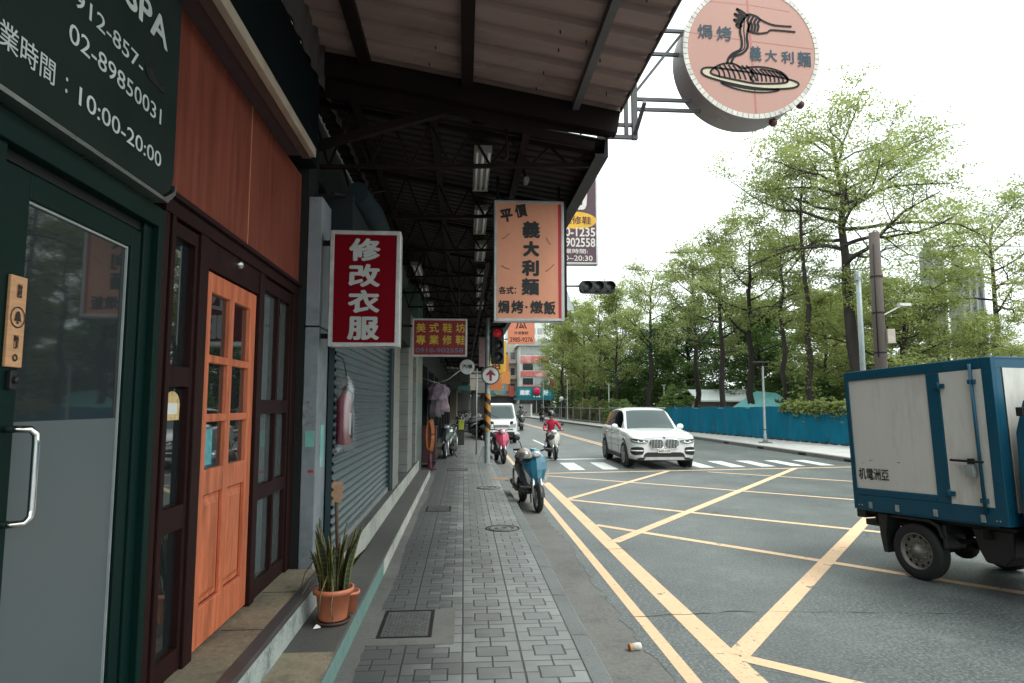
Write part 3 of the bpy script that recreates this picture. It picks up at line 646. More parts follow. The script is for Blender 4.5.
g = G(); g.box(-1.52, -1.385, 3.06, 5.50, 2.70, 2.798); g.box(-1.50, -1.40, 3.56, 4.56, 2.545, 2.70); g.box(-1.385, -1.36, 3.06, 5.5, 2.772, 2.80); obj('lintel', g, M['darkwood'], t, bevel=0.004)
g = G()
for a, b in ((3.06, 3.115), (3.135, 3.175), (3.49, 3.60), (4.50, 4.60), (5.36, 5.50)): g.box(-1.52, -1.39 + (0.006 if a > 3.12 and a < 3.14 else 0), a, b, 0.484, 2.70)
g.box(-1.52, -1.41, 3.115, 3.135, 0.484, 2.70); obj('posts', g, M['darkwood'], t, bevel=0.004)
g = G(); g.lathe([(0.001, 0.03), (0.022, 0.026), (0.03, 0.012), (0.03, 0.0)], 16, (-1.40, 4.08, 2.66), 'X'); obj('lintel_lamp', g, M['steel'], t)
def side_window(y0, y1, mull, rails, name='side_window', glass=None):
    g = G(); x0, x1 = -1.475, -1.405
    g.box(x0, x1, y0, y0 + 0.035, 0.49, 2.69); g.box(x0, x1, y1 - 0.035, y1, 0.49, 2.69)
    for m_ in mull: g.box(x0, x1 - 0.002, m_ - 0.02, m_ + 0.02, 0.49, 2.69)
    for a, b in rails: g.box(x0, x1 - 0.001, y0 + 0.035, y1 - 0.035, a, b)
    f = obj(name, g, M['darkwood'], t, bevel=0.003)
    p = G(); p.box(-1.446, -1.441, y0 + 0.03, y1 - 0.03, 0.5, 2.68); obj('pane', p, glass or M['glass'], f); return f
side_window(3.178, 3.488, (), ((0.49, 0.60), (1.18, 1.30), (1.885, 1.985), (2.62, 2.69)))
sw = side_window(4.602, 5.358, (5.02,), ((0.49, 0.60), (1.14, 1.24), (1.73, 1.83), (2.60, 2.69)), glass=glass_mat('dusty_glass', (0.13, 0.155, 0.155), 0.35))
g = G(); g.box(-1.462, -1.458, 4.64, 5.33, 0.6, 2.60); obj('curtain', g, mat('grey_lace_curtain', (0.42, 0.46, 0.46), 0.8, var=0.35, scale=5, stretch=(1, 6, 1), dirt=(0.1, 0.12, 0.12), dirt_amt=0.7), sw)
# door
y0, y1, z0, z1 = 3.612, 4.49, 0.50, 2.535
g = G(); x0, x1 = -1.465, -1.412
g.box(x0, x1, y0, y0 + 0.105, z0, z1); g.box(x0, x1, y1 - 0.105, y1, z0, z1)
ym = (y0 + y1) / 2; g.box(x0, x1 - .002, ym - 0.035, ym + 0.035, z0 + 0.2, z1 - 0.1)
for a, b in ((z0, z0 + 0.21), (1.30, 1.44), (1.70, 1.745), (2.03, 2.075), (z1 - 0.11, z1)): g.box(x0, x1 - 0.001, y0 + 0.1, y1 - 0.1, a, b)
door = obj('door', g, M['orangewood'], t, bevel=0.006)
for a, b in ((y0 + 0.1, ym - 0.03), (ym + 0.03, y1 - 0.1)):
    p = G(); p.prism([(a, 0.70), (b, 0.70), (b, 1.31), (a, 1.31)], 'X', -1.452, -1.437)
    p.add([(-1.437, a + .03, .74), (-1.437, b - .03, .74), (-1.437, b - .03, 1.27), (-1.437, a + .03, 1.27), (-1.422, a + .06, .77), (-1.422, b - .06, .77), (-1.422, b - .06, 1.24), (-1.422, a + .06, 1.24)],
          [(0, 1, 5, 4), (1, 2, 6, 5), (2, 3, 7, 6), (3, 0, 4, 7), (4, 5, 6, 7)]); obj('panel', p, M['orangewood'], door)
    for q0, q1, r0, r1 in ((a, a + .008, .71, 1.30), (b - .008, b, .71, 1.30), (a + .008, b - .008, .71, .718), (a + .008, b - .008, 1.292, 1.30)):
        p = G(); p.box(-1.4365, -1.4345, q0, q1, r0, r1); obj('groove_shade', p, mat('painted_groove_shade', (.10, .022, .012), .6), door)  # dark strips painted in for the shade along the panel edges
    for c, e in ((1.43, 1.71), (1.735, 2.04), (2.065, 2.44)):
        p = G(); p.box(-1.445, -1.440, a, b, c, e); obj('pane', p, M['glass'], door)
# posters stuck on the glass
for nm, yy, zz, w, h, col, lab in (('notice', 3.76, 1.46, 0.11, 0.2, (0.10, 0.36, 0.42), 'small teal notice taped behind the lower pane of the orange door'),
                                   ('sticker', 3.25, 1.72, 0.17, 0.13, (0.7, 0.5, 0.22), 'round topped yellow and white sticker on the narrow dark side window')):
    g = G()
    xx = -1.438
    if nm == 'notice': g.box(xx, xx + 0.002, yy, yy + w, zz, zz + h)
    else: g.prism([(yy, zz), (yy + w, zz)] + [(yy + w / 2 + w / 2 * math.cos(a), zz + h * 0.6 + h * 0.5 * math.sin(a)) for a in np.linspace(0, math.pi, 12)], 'X', xx, xx + 0.002)
    o = tag(obj(nm, g, mat(nm + '_print', col, 0.5, var=0.3, scale=25)), lab, 'sticker')
    if nm == 'sticker':
        p = G(); p.prism([(yy + .03, zz + .03), (yy + w - .03, zz + .03), (yy + w - .03, zz + .085), (yy + .03, zz + .085)], 'X', xx + 0.002, xx + 0.0035); obj('white_panel', p, M['white'], o)
# awning case
t = thing('awning_case', 'long pale rusty awning case above the red brown boards', 'awning', (-1.3, 3, 3.7))
M['palebeam'] = mat('pale_rusty_casing', (0.46, 0.38, 0.30), 0.5, dirt=(0.22, 0.09, 0.05), dirt_amt=0.7, scale=4, stretch=(1, .5, 1))
g = G(); g.box(-1.265, -1.20, -4, 5.0, 3.70, 3.735); obj('lower_rail', g, mat('dark_brown_casing', (0.10, 0.066, 0.056), 0.55, dirt=(.05, .03, .025), dirt_amt=.7, scale=4), t)  # lower rail in a darker brown than the front rail
g = G(); g.box(-1.198, -1.15, -4, 4.95, 3.69, 3.76); obj('front_rail', g, M['palebeam'], t, bevel=0.006)
g = G(); g.box(-1.40, -1.267, -4, 5.05, 3.742, 3.78); g.box(-1.30, -1.265, -4, 5.03, 3.735, 3.742); obj('cover', g, mat('purple_brown_cover', (0.075, 0.05, 0.06), 0.6), t)

# ---- concrete column, shutter shop
M['column'] = mat('pale_painted_column', (0.22, 0.245, 0.275), 0.6, dirt=(0.07, 0.11, 0.11), dirt_amt=0.75, scale=3.2, bump=0.1)
g = G(); g.box(-1.62, -1.332, 5.505, 5.87, 0.284, 4.2); struct('party_wall', g, M['dark'])
t = thing('shutter_shop', 'shop with a closed ribbed blue grey roller shutter beside the pale column', 'shopfront', (-1.3, 8, 0.284))
g = G(); g.box(-1.328, -1.21, 5.50, 5.87, 0.284, 2.44); g.box(-1.328, -1.212, 5.502, 5.87, 2.452, 3.56); obj('column', g, M['column'], t, bevel=0.008)
g = G(); g.box(-1.2095, -1.203, 5.63, 5.76, 1.27, 1.62); g.box(-1.30, -1.225, 5.4965, 5.4995, 1.45, 1.58); obj('poster_scrap', g, mat('torn_green_poster', (0.18, 0.44, 0.40), 0.7, dirt=(0.5, 0.52, 0.5), dirt_amt=1, scale=14), t)
g = G(); g.box(-1.27, -1.225, 5.4965, 5.4995, 1.24, 1.262); obj('red_mark', g, mat('red_stencil', (0.4, 0.03, 0.06), 0.7), t)
g = G(); g.box(-1.325, -1.23, 5.4960, 5.4998, 1.62, 1.82); obj('graffiti_patch', g, mat('dark_scribble', (0.22, 0.24, 0.26), 0.7, var=0.3, dirt=(0.02, 0.02, 0.03), dirt_amt=1.0, scale=26), t)
g = G(); zs = np.arange(0.50, 3.2, 0.0125); vs = []
for i, z in enumerate(zs):
    ph = (i % 6) / 6; d = 0.034 * math.sin(math.pi * min(1, ph * 1.35)) if ph < 0.75 else 0.0
    vs += [(-1.165 + d, 5.87, z), (-1.165 + d, 10.05, z)]
g.add(vs, [(2 * i, 2 * i + 1, 2 * i + 3, 2 * i + 2) for i in range(len(zs) - 1)], True)
obj('shutter', g, mat('blue_grey_shutter', (0.055, 0.095, 0.112), 0.34, 0.25, var=0.12, dirt=(0.035, 0.04, 0.036), dirt_amt=0.7, scale=2.4, stretch=(1, .6, 2)), t, fix=False)
g = G(); g.box(-1.175, -1.13, 5.87, 10.05, 0.50, 0.56); obj('bottom_bar', g, M['galv'], t)
g = G(); g.box(-1.21, -1.10, 10.02, 10.12, 0.5, 3.3); obj('guide_rail', g, mat('dark_teal_rail', (0.012, 0.034, 0.042), 0.5), t)
g = G(); g.box(-1.20, -1.152, 5.872, 5.90, 0.5, 3.3); obj('guide_rail', g, MATS['dark_teal_rail'], t)
g = G(); g.box(-1.6, -1.02, 5.9, 10.15, 3.2, 3.72); obj('shutter_box', g, mat('shutter_housing', (0.016, 0.022, 0.025), 0.7, spec=.2, dirt=(0.008, 0.009, 0.01), dirt_amt=0.7, scale=2), t, bevel=0.01)
# roll-up awning cloth hanging folded above
t2 = thing('folded_awning', 'dark grey folded awning sagging above the red sign and shutter', 'awning', (-1.1, 7, 3.3))
g = G(); g.tube([(-1.0, 5.95, 3.75), (-0.98, 6.8, 3.78), (-0.96, 8.2, 3.62), (-0.98, 10.2, 3.70)], [0.10, 0.13, 0.14, 0.10], 12); obj('roll', g, mat('slate_cloth', (0.017, 0.027, 0.032), 0.8, spec=.2, bump=0.2), t2)
g = G(); g.tube([(-1.15, 5.6, 3.62), (-1.05, 6.2, 3.8), (-0.9, 7.2, 4.2)], 0.018, 8); obj('arm', g, M['darksteel'], t2); g = G(); g.tube([(-1.15, 9.6, 3.6), (-0.9, 9.2, 4.2)], 0.018, 8); obj('arm', g, M['darksteel'], t2)

# ---- tiled piers and doors farther on
M['whitetile'] = None
def tile_mat(name, col, px=0.11, pz=0.24):
    m, n, b = nodes_of(name, 0.3)
    P = n.nodes.new('ShaderNodeNewGeometry').outputs['Position']; sep = n.nodes.new('ShaderNodeSeparateXYZ'); n.links.new(P, sep.inputs[0])
    a = mth(n, 'FRACT', mth(n, 'MULTIPLY', mth(n, 'ADD', sep.outputs[2], 20), 1 / pz)); c_ = mth(n, 'FRACT', mth(n, 'MULTIPLY', mth(n, 'ADD', sep.outputs[1], 20), 1 / px))
    j = mth(n, 'MAXIMUM', mth(n, 'LESS_THAN', a, 0.04), mth(n, 'LESS_THAN', c_, 0.06))
    c = ramp(n, noise(n, P, 3, 8), [(0.3, tuple(x * 0.75 for x in col)), (0.7, col)])
    c = mixc(n, ramp(n, noise(n, P, 2, 10, 0.8), [(0.5, 0.0), (0.7, 0.6)]), c, (0.12, 0.12, 0.10)); c = mixc(n, j, c, (0.08, 0.08, 0.075))
    n.links.new(c, b.inputs['Base Color']); return m
M['whitetile'] = tile_mat('white_wall_tile', (0.27, 0.28, 0.26))
t = thing('tiled_shop', 'narrow shop with white tiled piers and a closed cream door beyond the shutter', 'shopfront', (-1.2, 12, 0.498))
for a_, b_ in ((10.14, 11.0), (12.75, 13.8), (14.75, 15.28)): g = G(); g.box(-1.6, -1.075, a_, b_, 0.4985, 3.6); obj('pier', g, M['whitetile'], t, bevel=0.006)
g = G(); g.box(-1.42, -1.33, 11.0, 12.75, 0.498, 2.9); obj('door', g, mat('cream_metal_door', (0.14, 0.14, 0.13), 0.5, dirt=(0.12, 0.12, 0.11), dirt_amt=0.6, scale=2), t)
g = G(); g.box(-1.45, -1.34, 13.8, 14.75, 0.498, 2.9); obj('dark_door', g, M['dark'], t)
g = G(); g.box(-1.33, -1.31, 11.0, 11.06, .498, 2.9); g.box(-1.33, -1.31, 12.68, 12.75, .498, 2.9); g.box(-1.6, -1.05, 11.0, 12.75, 2.9, 3.6); g.box(-1.6, -1.05, 13.8, 14.75, 2.9, 3.6); obj('door_frame', g, M['darksteel'], t)
t = thing('green_shop', 'shop with a grey green tiled wall and dim open front at the arcade end', 'shopfront', (-1.4, 20, 0.13))
g = G(); g.box(-9, -1.10, 15.3, 17.3, 0.0, 9.5); obj('wall', g, tile_mat('grey_green_tile', (0.12, 0.19, 0.17), 0.3, 0.5), t)
g = G(); g.box(-9, -1.8, 17.3, 60, 0.0, 9.5); g.box(-1.8, -1.25, 17.3, 60, 3.0, 9.5)
for y in (21.5, 26, 30.5, 35, 40, 45, 50, 55): g.box(-1.8, -1.2, y, y + 0.7, 0.0, 3.0)
obj('dim_front', g, mat('dim_shop_wall', (0.014, 0.014, 0.016), 0.8, var=0.4, scale=1.2), t)
g = G()
random.seed(8)
for y in (18, 19.6, 22.5, 24.3, 27, 29, 31.5, 33.5, 37, 42, 47): g.box(-1.79, -1.70 + random.uniform(0, .05), y, y + random.uniform(0.8, 1.6), 0.2, random.uniform(1.8, 2.8))
obj('stock_shelf', g, mat('cluttered_shelves', (0.05, 0.047, 0.05), 0.7, var=0.9, scale=9), t)
# ================================================================== THE ARCADE ROOF
def roof_z(x, z_edge, x_edge, s=0.175): return z_edge + (x_edge - x) * s
def corrugated(g, x0, x1, y0, y1, zf, pitch, depth):
    """trapezoidal ribs running across the pavement, down the slope"""
    ys = []; y = y0
    while y < y1:
        for q, d in ((0, 0), (0.10, 0), (0.16, 1), (0.50, 1), (0.56, 0)): ys.append((y + q * pitch, d * depth))
        y += pitch
    vs = []; xs = np.linspace(x0, x1, 5)
    for yy, d in ys:
        for x in xs: vs.append((x, yy, zf(x) + d))
    k = len(xs)
    g.add(vs, [(i * k + j, i * k + j + 1, (i + 1) * k + j + 1, (i + 1) * k + j) for i in range(len(ys) - 1) for j in range(k - 1)])
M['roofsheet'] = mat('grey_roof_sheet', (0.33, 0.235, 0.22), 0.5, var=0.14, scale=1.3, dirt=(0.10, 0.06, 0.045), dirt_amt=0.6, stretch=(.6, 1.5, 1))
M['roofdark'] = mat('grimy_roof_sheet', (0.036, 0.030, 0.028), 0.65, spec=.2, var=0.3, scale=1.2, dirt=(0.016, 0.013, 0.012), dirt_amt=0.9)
M['girder'] = mat('dark_red_brown_girder', (0.012, 0.007, 0.007), 0.65, spec=0.15, dirt=(0.022, 0.010, 0.008), dirt_amt=0.8, scale=5)
M['greygirder'] = mat('grey_purlin', (0.085, 0.09, 0.10), 0.5, dirt=(0.05, 0.03, 0.025), dirt_amt=0.7, scale=4)
zn = lambda x: roof_z(x, 4.40, 1.38); zfar = lambda x: roof_z(x, 4.20, 1.27, 0.16)
t = thing('arcade_roof', 'near corrugated metal roof over the pavement, its ribs lit from the street', 'canopy', (0, 2, 4.4))
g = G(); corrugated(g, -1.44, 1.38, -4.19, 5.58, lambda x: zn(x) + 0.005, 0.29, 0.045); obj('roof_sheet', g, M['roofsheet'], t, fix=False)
for x, w, m in ((-0.88, 0.10, 'girder'), (0.01, 0.10, 'girder'), (0.97, 0.06, 'greygirder')):
    g = G(); z = zn(x); g.box(x - w / 2, x + w / 2, -4, 5.52, z - 0.07, z - 0.004); obj('purlin', g, M[m], t)
g = G(); g.box(1.372, 1.384, -4, 5.50, zn(1.38) - 0.01, zn(1.38) + 0.035); obj('edge_trim', g, M['greygirder'], t)
g = G(); random.seed(2)
for k in range(26): x = random.uniform(-1.2, 1.3); y = random.uniform(2.2, 5.4); z = zn(x); g.tube([(x, y, z - 0.02), (x, y, z + .01)], 0.005, 6)
obj('bolt_ends', g, M['darksteel'], t)

def truss(parent, y, zf, x0=-1.44, x1=1.16, depth_l=0.62, depth_r=0.12, n=7, w=0.045):
    g = G(); top = lambda x: zf(x) - 0.05
    bot = lambda x: top(x) - (depth_l + (depth_r - depth_l) * (x - x0) / (x1 - x0))
    g.bar((x0, y, top(x0)), (x1, y, top(x1)), w, w); g.bar((x0, y, bot(x0)), (x1, y, bot(x1)), w * .8, w * .8)
    for i in range(n):
        a = x0 + (x1 - x0) * i / n; b = x0 + (x1 - x0) * (i + 0.5) / n; c = x0 + (x1 - x0) * (i + 1) / n
        g.bar((a, y, top(a)), (b, y, bot(b)), 0.022); g.bar((b, y, bot(b)), (c, y, top(c)), 0.022)
    return obj('truss', g, M['girder'], parent)
# the deep beam where the two roofs meet
g = G(); g.add([(-1.45, 5.60, zfar(-1.45) - .12), (1.30, 5.60, zfar(1.3) + .01), (1.38, 5.60, zn(1.38) + .055), (-1.45, 5.60, zn(-1.45) + .07), (-1.45, 5.62, zfar(-1.45) - .12), (1.30, 5.62, zfar(1.3) + .01), (1.38, 5.62, zn(1.38) + .055), (-1.45, 5.62, zn(-1.45) + .07)], [(0, 1, 2, 3), (7, 6, 5, 4), (0, 4, 5, 1), (1, 5, 6, 2), (2, 6, 7, 3), (3, 7, 4, 0)]); obj('closing_board', g, M['girder'], t)
g = G(); g.bar((-1.44, 5.56, zn(-1.44) - 0.10), (1.36, 5.56, zn(1.36) - 0.10), 0.12, 0.20); g.bar((-1.3, 5.62, 4.05), (-0.15, 5.62, 4.42), .07, .07); g.bar((-.15, 5.62, 4.42), (1.16, 5.62, 4.12), .06, .06)
obj('cross_beam', g, M['girder'], t)
t = thing('far_arcade_roof', 'lower grimy arcade roof on dark lattice trusses running on down the street', 'canopy', (0, 20, 4.2))
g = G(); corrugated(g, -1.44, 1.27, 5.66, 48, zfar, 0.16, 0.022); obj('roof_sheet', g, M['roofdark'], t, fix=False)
g = G(); g.prism([(1.17, 4.03), (1.29, 4.03), (1.29, 4.25), (1.27, 4.25), (1.25, 4.06), (1.17, 4.06)], 'Y', 5.63, 48); obj('edge_board', g, mat('dark_edge_board', (0.020, 0.021, 0.026), 0.5, spec=.25, dirt=(0.035, 0.03, 0.03), dirt_amt=0.5, scale=3), t)
for x in (-1.0, -0.3, 0.55):
    g = G(); g.box(x - 0.035, x + 0.035, 5.66, 48, zfar(x) - 0.075, zfar(x) - 0.004); obj('purlin', g, M['girder'], t)
for i, y in enumerate((5.9, 7.55, 9.25, 11.15, 12.7, 14.6, 16.6, 18.8, 21.2, 24, 27, 30.5, 34, 38, 42, 47)): truss(t, y, zfar)
g = G(); g.box(-1.42, -1.36, 5.66, 48, 3.78, 3.86); g.box(0.3, 0.36, 9.2, 30, 3.82, 3.86); obj('tie_beam', g, M['girder'], t)
# clutter hooks under the first beam
t = thing('hanging_hook', 'bent dark iron hook and cable hanging below the first roof beam', 'hook', (0.35, 5.75, 4.3))
g = G(); g.tube([(0.05, 5.75, 4.37), (0.32, 5.75, 4.36), (0.37, 5.75, 4.33), (0.38, 5.75, 4.05), (0.36, 5.75, 4.02), (0.34, 5.75, 4.04)], 0.014, 8); obj('hook', g, M['darksteel'], t)
g = G(); g.tube([(0.75, 5.7, 4.22), (0.95, 5.7, 4.2), (1.15, 5.7, 4.33), (1.3, 5.7, 4.45)], 0.006, 6); obj('cable', g, M['black'], t)
t = thing('security_camera', 'small grey bullet camera above the orange noodle sign', 'camera', (0.64, 6.7, 4.16))
g = G(); g.tube([(0.64, 6.74, 4.16), (0.64, 6.60, 4.15)], 0.03, 12); obj('body', g, M['galv'], t)
g = G(); g.tube([(0.64, 6.7, 4.18), (0.62, 6.75, 4.32)], 0.012, 8); obj('bracket', g, M['darksteel'], t)

# fluorescent battens under the roof
M['tube'] = mat('fluorescent_tube', (0.80, 0.80, 0.76), 0.3, var=0.03); M['batten'] = mat('grey_batten', (0.26, 0.255, 0.24), 0.4)
def fluoro(x, y, z, l, label, group, n=2, w=0.16):
    t = thing('tube_light', label, 'ceiling light', (x, y, z), 0, group)
    g = G(); g.box(x - w / 2, x + w / 2, y, y + l, z + 0.03, z + 0.06); obj('batten', g, M['batten'], t)
    for k in range(n):
        xx = x - w / 2 + w * (k + 0.5) / n; g = G(); g.tube([(xx, y + 0.03, z + 0.01), (xx, y + l - 0.03, z + 0.01)], 0.014, 10); obj('tube', g, M['tube'], t)
    for e in (y + 0.01, y + l - 0.01): g = G(); g.box(x - w / 2, x + w / 2, e - 0.014, e + 0.014, z - 0.006, z + 0.03); obj('end_cap', g, M['batten'], t)
    return t
r_names = ['nearest pair of unlit tubes under the far arcade roof', 'second unlit tube light in the right hand row from the front', 'third unlit tube light in the right hand row, left of the orange sign top',
           'fourth unlit tube light in the right hand row under the arcade', 'fifth unlit tube light in the right hand row under the arcade', 'farthest unlit tube light of the right hand row']
for i, (y, x) in enumerate(((5.98, 0.165), (7.85, 0.20), (9.6, 0.245), (11.7, 0.30), (13.3, 0.335), (15.2, 0.38))): fluoro(x, y, 4.19, 1.15, r_names[i], 'tube lights under the arcade roof', 3 if i == 0 else 2, 0.17)
for i, (y, lab) in enumerate(((11.2, 'nearest unlit tube light of the left row by the shop wall'), (13.4, 'middle unlit tube light of the left row by the shop wall'), (15.6, 'farthest unlit tube light of the left row by the shop wall'))): fluoro(-0.86, y, 4.2, 1.15, lab, 'tube lights under the arcade roof')

# ================================================================== SIGNS
M['signframe'] = mat('aluminium_sign_frame', (0.52, 0.53, 0.52), 0.38, 0.4, dirt=(0.25, 0.22, 0.2), dirt_amt=0.5, scale=8)
FR, FU = (1, 0, 0), (0, 0, 1)     # faces looking back down the street at the camera
def box_sign(name, label, x0, x1, z0, z1, y, d, face, fr=0.03):
    t = thing(name, label, 'shop sign', ((x0 + x1) / 2, y + d / 2, z0))
    g = G(); g.box(x0, x1, y + 0.012, y + d, z0, z1)
    g.box(x0, x0 + fr, y - 0.004, y + 0.011, z0, z1); g.box(x1 - fr, x1, y - 0.004, y + 0.011, z0, z1)
    g.box(x0 + fr, x1 - fr, y - 0.004, y + 0.011, z0, z0 + fr); g.box(x0 + fr, x1 - fr, y - 0.004, y + 0.011, z1 - fr, z1); obj('frame', g, M['signframe'], t, bevel=0.004)
    g = G(); g.box(x0 + fr, x1 - fr, y + 0.002, y + 0.0115, z0 + fr, z1 - fr); obj('face', g, face, t)
    return t
# red tailoring sign
t = box_sign('tailor_sign', 'tall crimson box sign with four white characters 修改衣服 fixed to the pale column', -1.128, -0.543, 2.275, 3.255, 5.45, 0.16, mat('crimson_sign_face', (0.15, 0.001, 0.007), 0.6, var=0.08, scale=2, spec=0.08), 0.034)
g = G()
for s, z in (('修', 2.995), ('改', 2.775), ('衣', 2.555), ('服', 2.330)): letter(g, s, (-0.972, 5.4505, z), FR, FU, 0.262, 0.196, 0.042)
obj('lettering', g, mat('white_sign_lettering', (0.40, 0.425, 0.42), 0.5), t)
g = G(); g.box(-1.24, -1.13, 5.54, 5.58, 3.15, 3.19); g.box(-1.24, -1.13, 5.54, 5.58, 2.35, 2.39); obj('bracket', g, M['darksteel'], t)
# red and yellow shoe repair sign
t = box_sign('shoe_repair_sign', 'small wide dark red sign with yellow characters 美式鞋坊 專業修鞋 deeper in the arcade', -0.88, 0.045, 2.60, 3.24, 11.0, 0.14, mat('dark_red_sign_face', (0.22, 0.008, 0.012), 0.4, var=0.1), 0.028)
g = G()
for i, s in enumerate('美式鞋坊'): letter(g, s, (-0.815 + i * 0.222, 11.002, 3.005), FR, FU, 0.16, 0.16, 0.014)
for i, s in enumerate('專業修鞋'): letter(g, s, (-0.815 + i * 0.222, 11.002, 2.80), FR, FU, 0.16, 0.16, 0.014)
obj('lettering', g, mat('yellow_sign_lettering', (0.60, 0.44, 0.045), 0.5), t)
g = G(); letter(g, '0918-902558', (-0.82, 11.002, 2.665), FR, FU, 0.80, 0.075, 0.02); obj('phone_number', g, mat('blue_sign_lettering', (0.10, 0.16, 0.26), 0.5), t)
g = G(); g.box(-1.3, -0.88, 11.05, 11.09, 3.1, 3.14); g.tube([(-0.7, 11.07, 3.24), (-0.7, 11.07, 4.4)], 0.012); g.tube([(-0.1, 11.07, 3.24), (-0.1, 11.07, 4.35)], 0.012); obj('bracket', g, M['darksteel'], t)
# orange noodle sign
t = box_sign('noodle_sign', 'tall pale orange box sign with black characters 義大利麵 hanging over the pavement', 0.318, 1.092, 2.70, 4.045, 7.0, 0.17, mat('pale_orange_sign_face', (0.84, 0.36, 0.22), 0.45, var=0.10, dirt=(0.62, 0.25, 0.14), dirt_amt=0.5, scale=1.6, stretch=(1, 1, .6)), 0.03)
g = G(); k = 0.00226; ox, oz = 0.318 - 85 * k, 2.70 + 640 * k        # crop pixels to metres on the sign
def ch(s, a, b, c, d, bold, rot=0): letter(g, s, (ox + a * k, 7.0005, oz - d * k), FR, FU, (b - a) * k, (d - c) * k, bold, rot)
ch('平', 115, 176, 88, 154, 0.055, rad(12)); ch('價', 186, 245, 62, 130, 0.04, rad(12))
ch('義', 223, 310, 146, 232, 0.045); ch('大', 225, 306, 246, 324, 0.075); ch('利', 219, 304, 340, 420, 0.06); ch('麵', 218, 304, 430, 514, 0.042)
ch('各', 108, 143, 472, 510, 0.035); ch('式', 145, 180, 472, 510, 0.035); letter(g, ':', (ox + 185 * k, 7.0005, oz - 506 * k), FR, FU, 7 * k, 28 * k, .03, join=True)
ch('焗', 105, 160, 540, 604, 0.045); ch('烤', 168, 228, 540, 604, 0.045); ch('燉', 260, 324, 540, 604, 0.042); ch('飯', 325, 384, 540, 608, 0.042)
ch('.', 236, 248, 566, 578, 0.02)
obj('lettering', g, mat('black_sign_lettering', (0.012, 0.015, 0.018), 0.5), t)
for a, b, c, d in ((122, 240, 160, 210), (120, 370, 160, 388), (340, 228, 362, 262), (335, 398, 378, 360)):
    g = G(); ribbon(g, [(ox + a * k, oz - b * k), (ox + (a + c) / 2 * k, oz - (b + d) / 2 * k - 0.006), (ox + c * k, oz - d * k)], 0.006, (0, 7.0005, 0), FR, FU); obj('pen_mark', g, MATS['black_sign_lettering'], t)
g = G(); fillpoly(g, [(1.0275, 2.735), (1.061, 2.735), (1.061, 4.01), (1.0275, 4.01)], (0, 7.0005, 0), FR, FU, 0.0012); obj('red_band', g, mat('red_band', (0.55, 0.015, 0.03), 0.45), t)
g = G(); g.tube([(0.36, 7.08, 4.045), (0.36, 7.08, 4.40)], 0.016); g.tube([(1.05, 7.08, 4.045), (1.05, 7.08, 4.30)], 0.016); g.box(1.10, 1.13, 7.05, 7.14, 2.76, 4.1); obj('hanger', g, M['darksteel'], t)

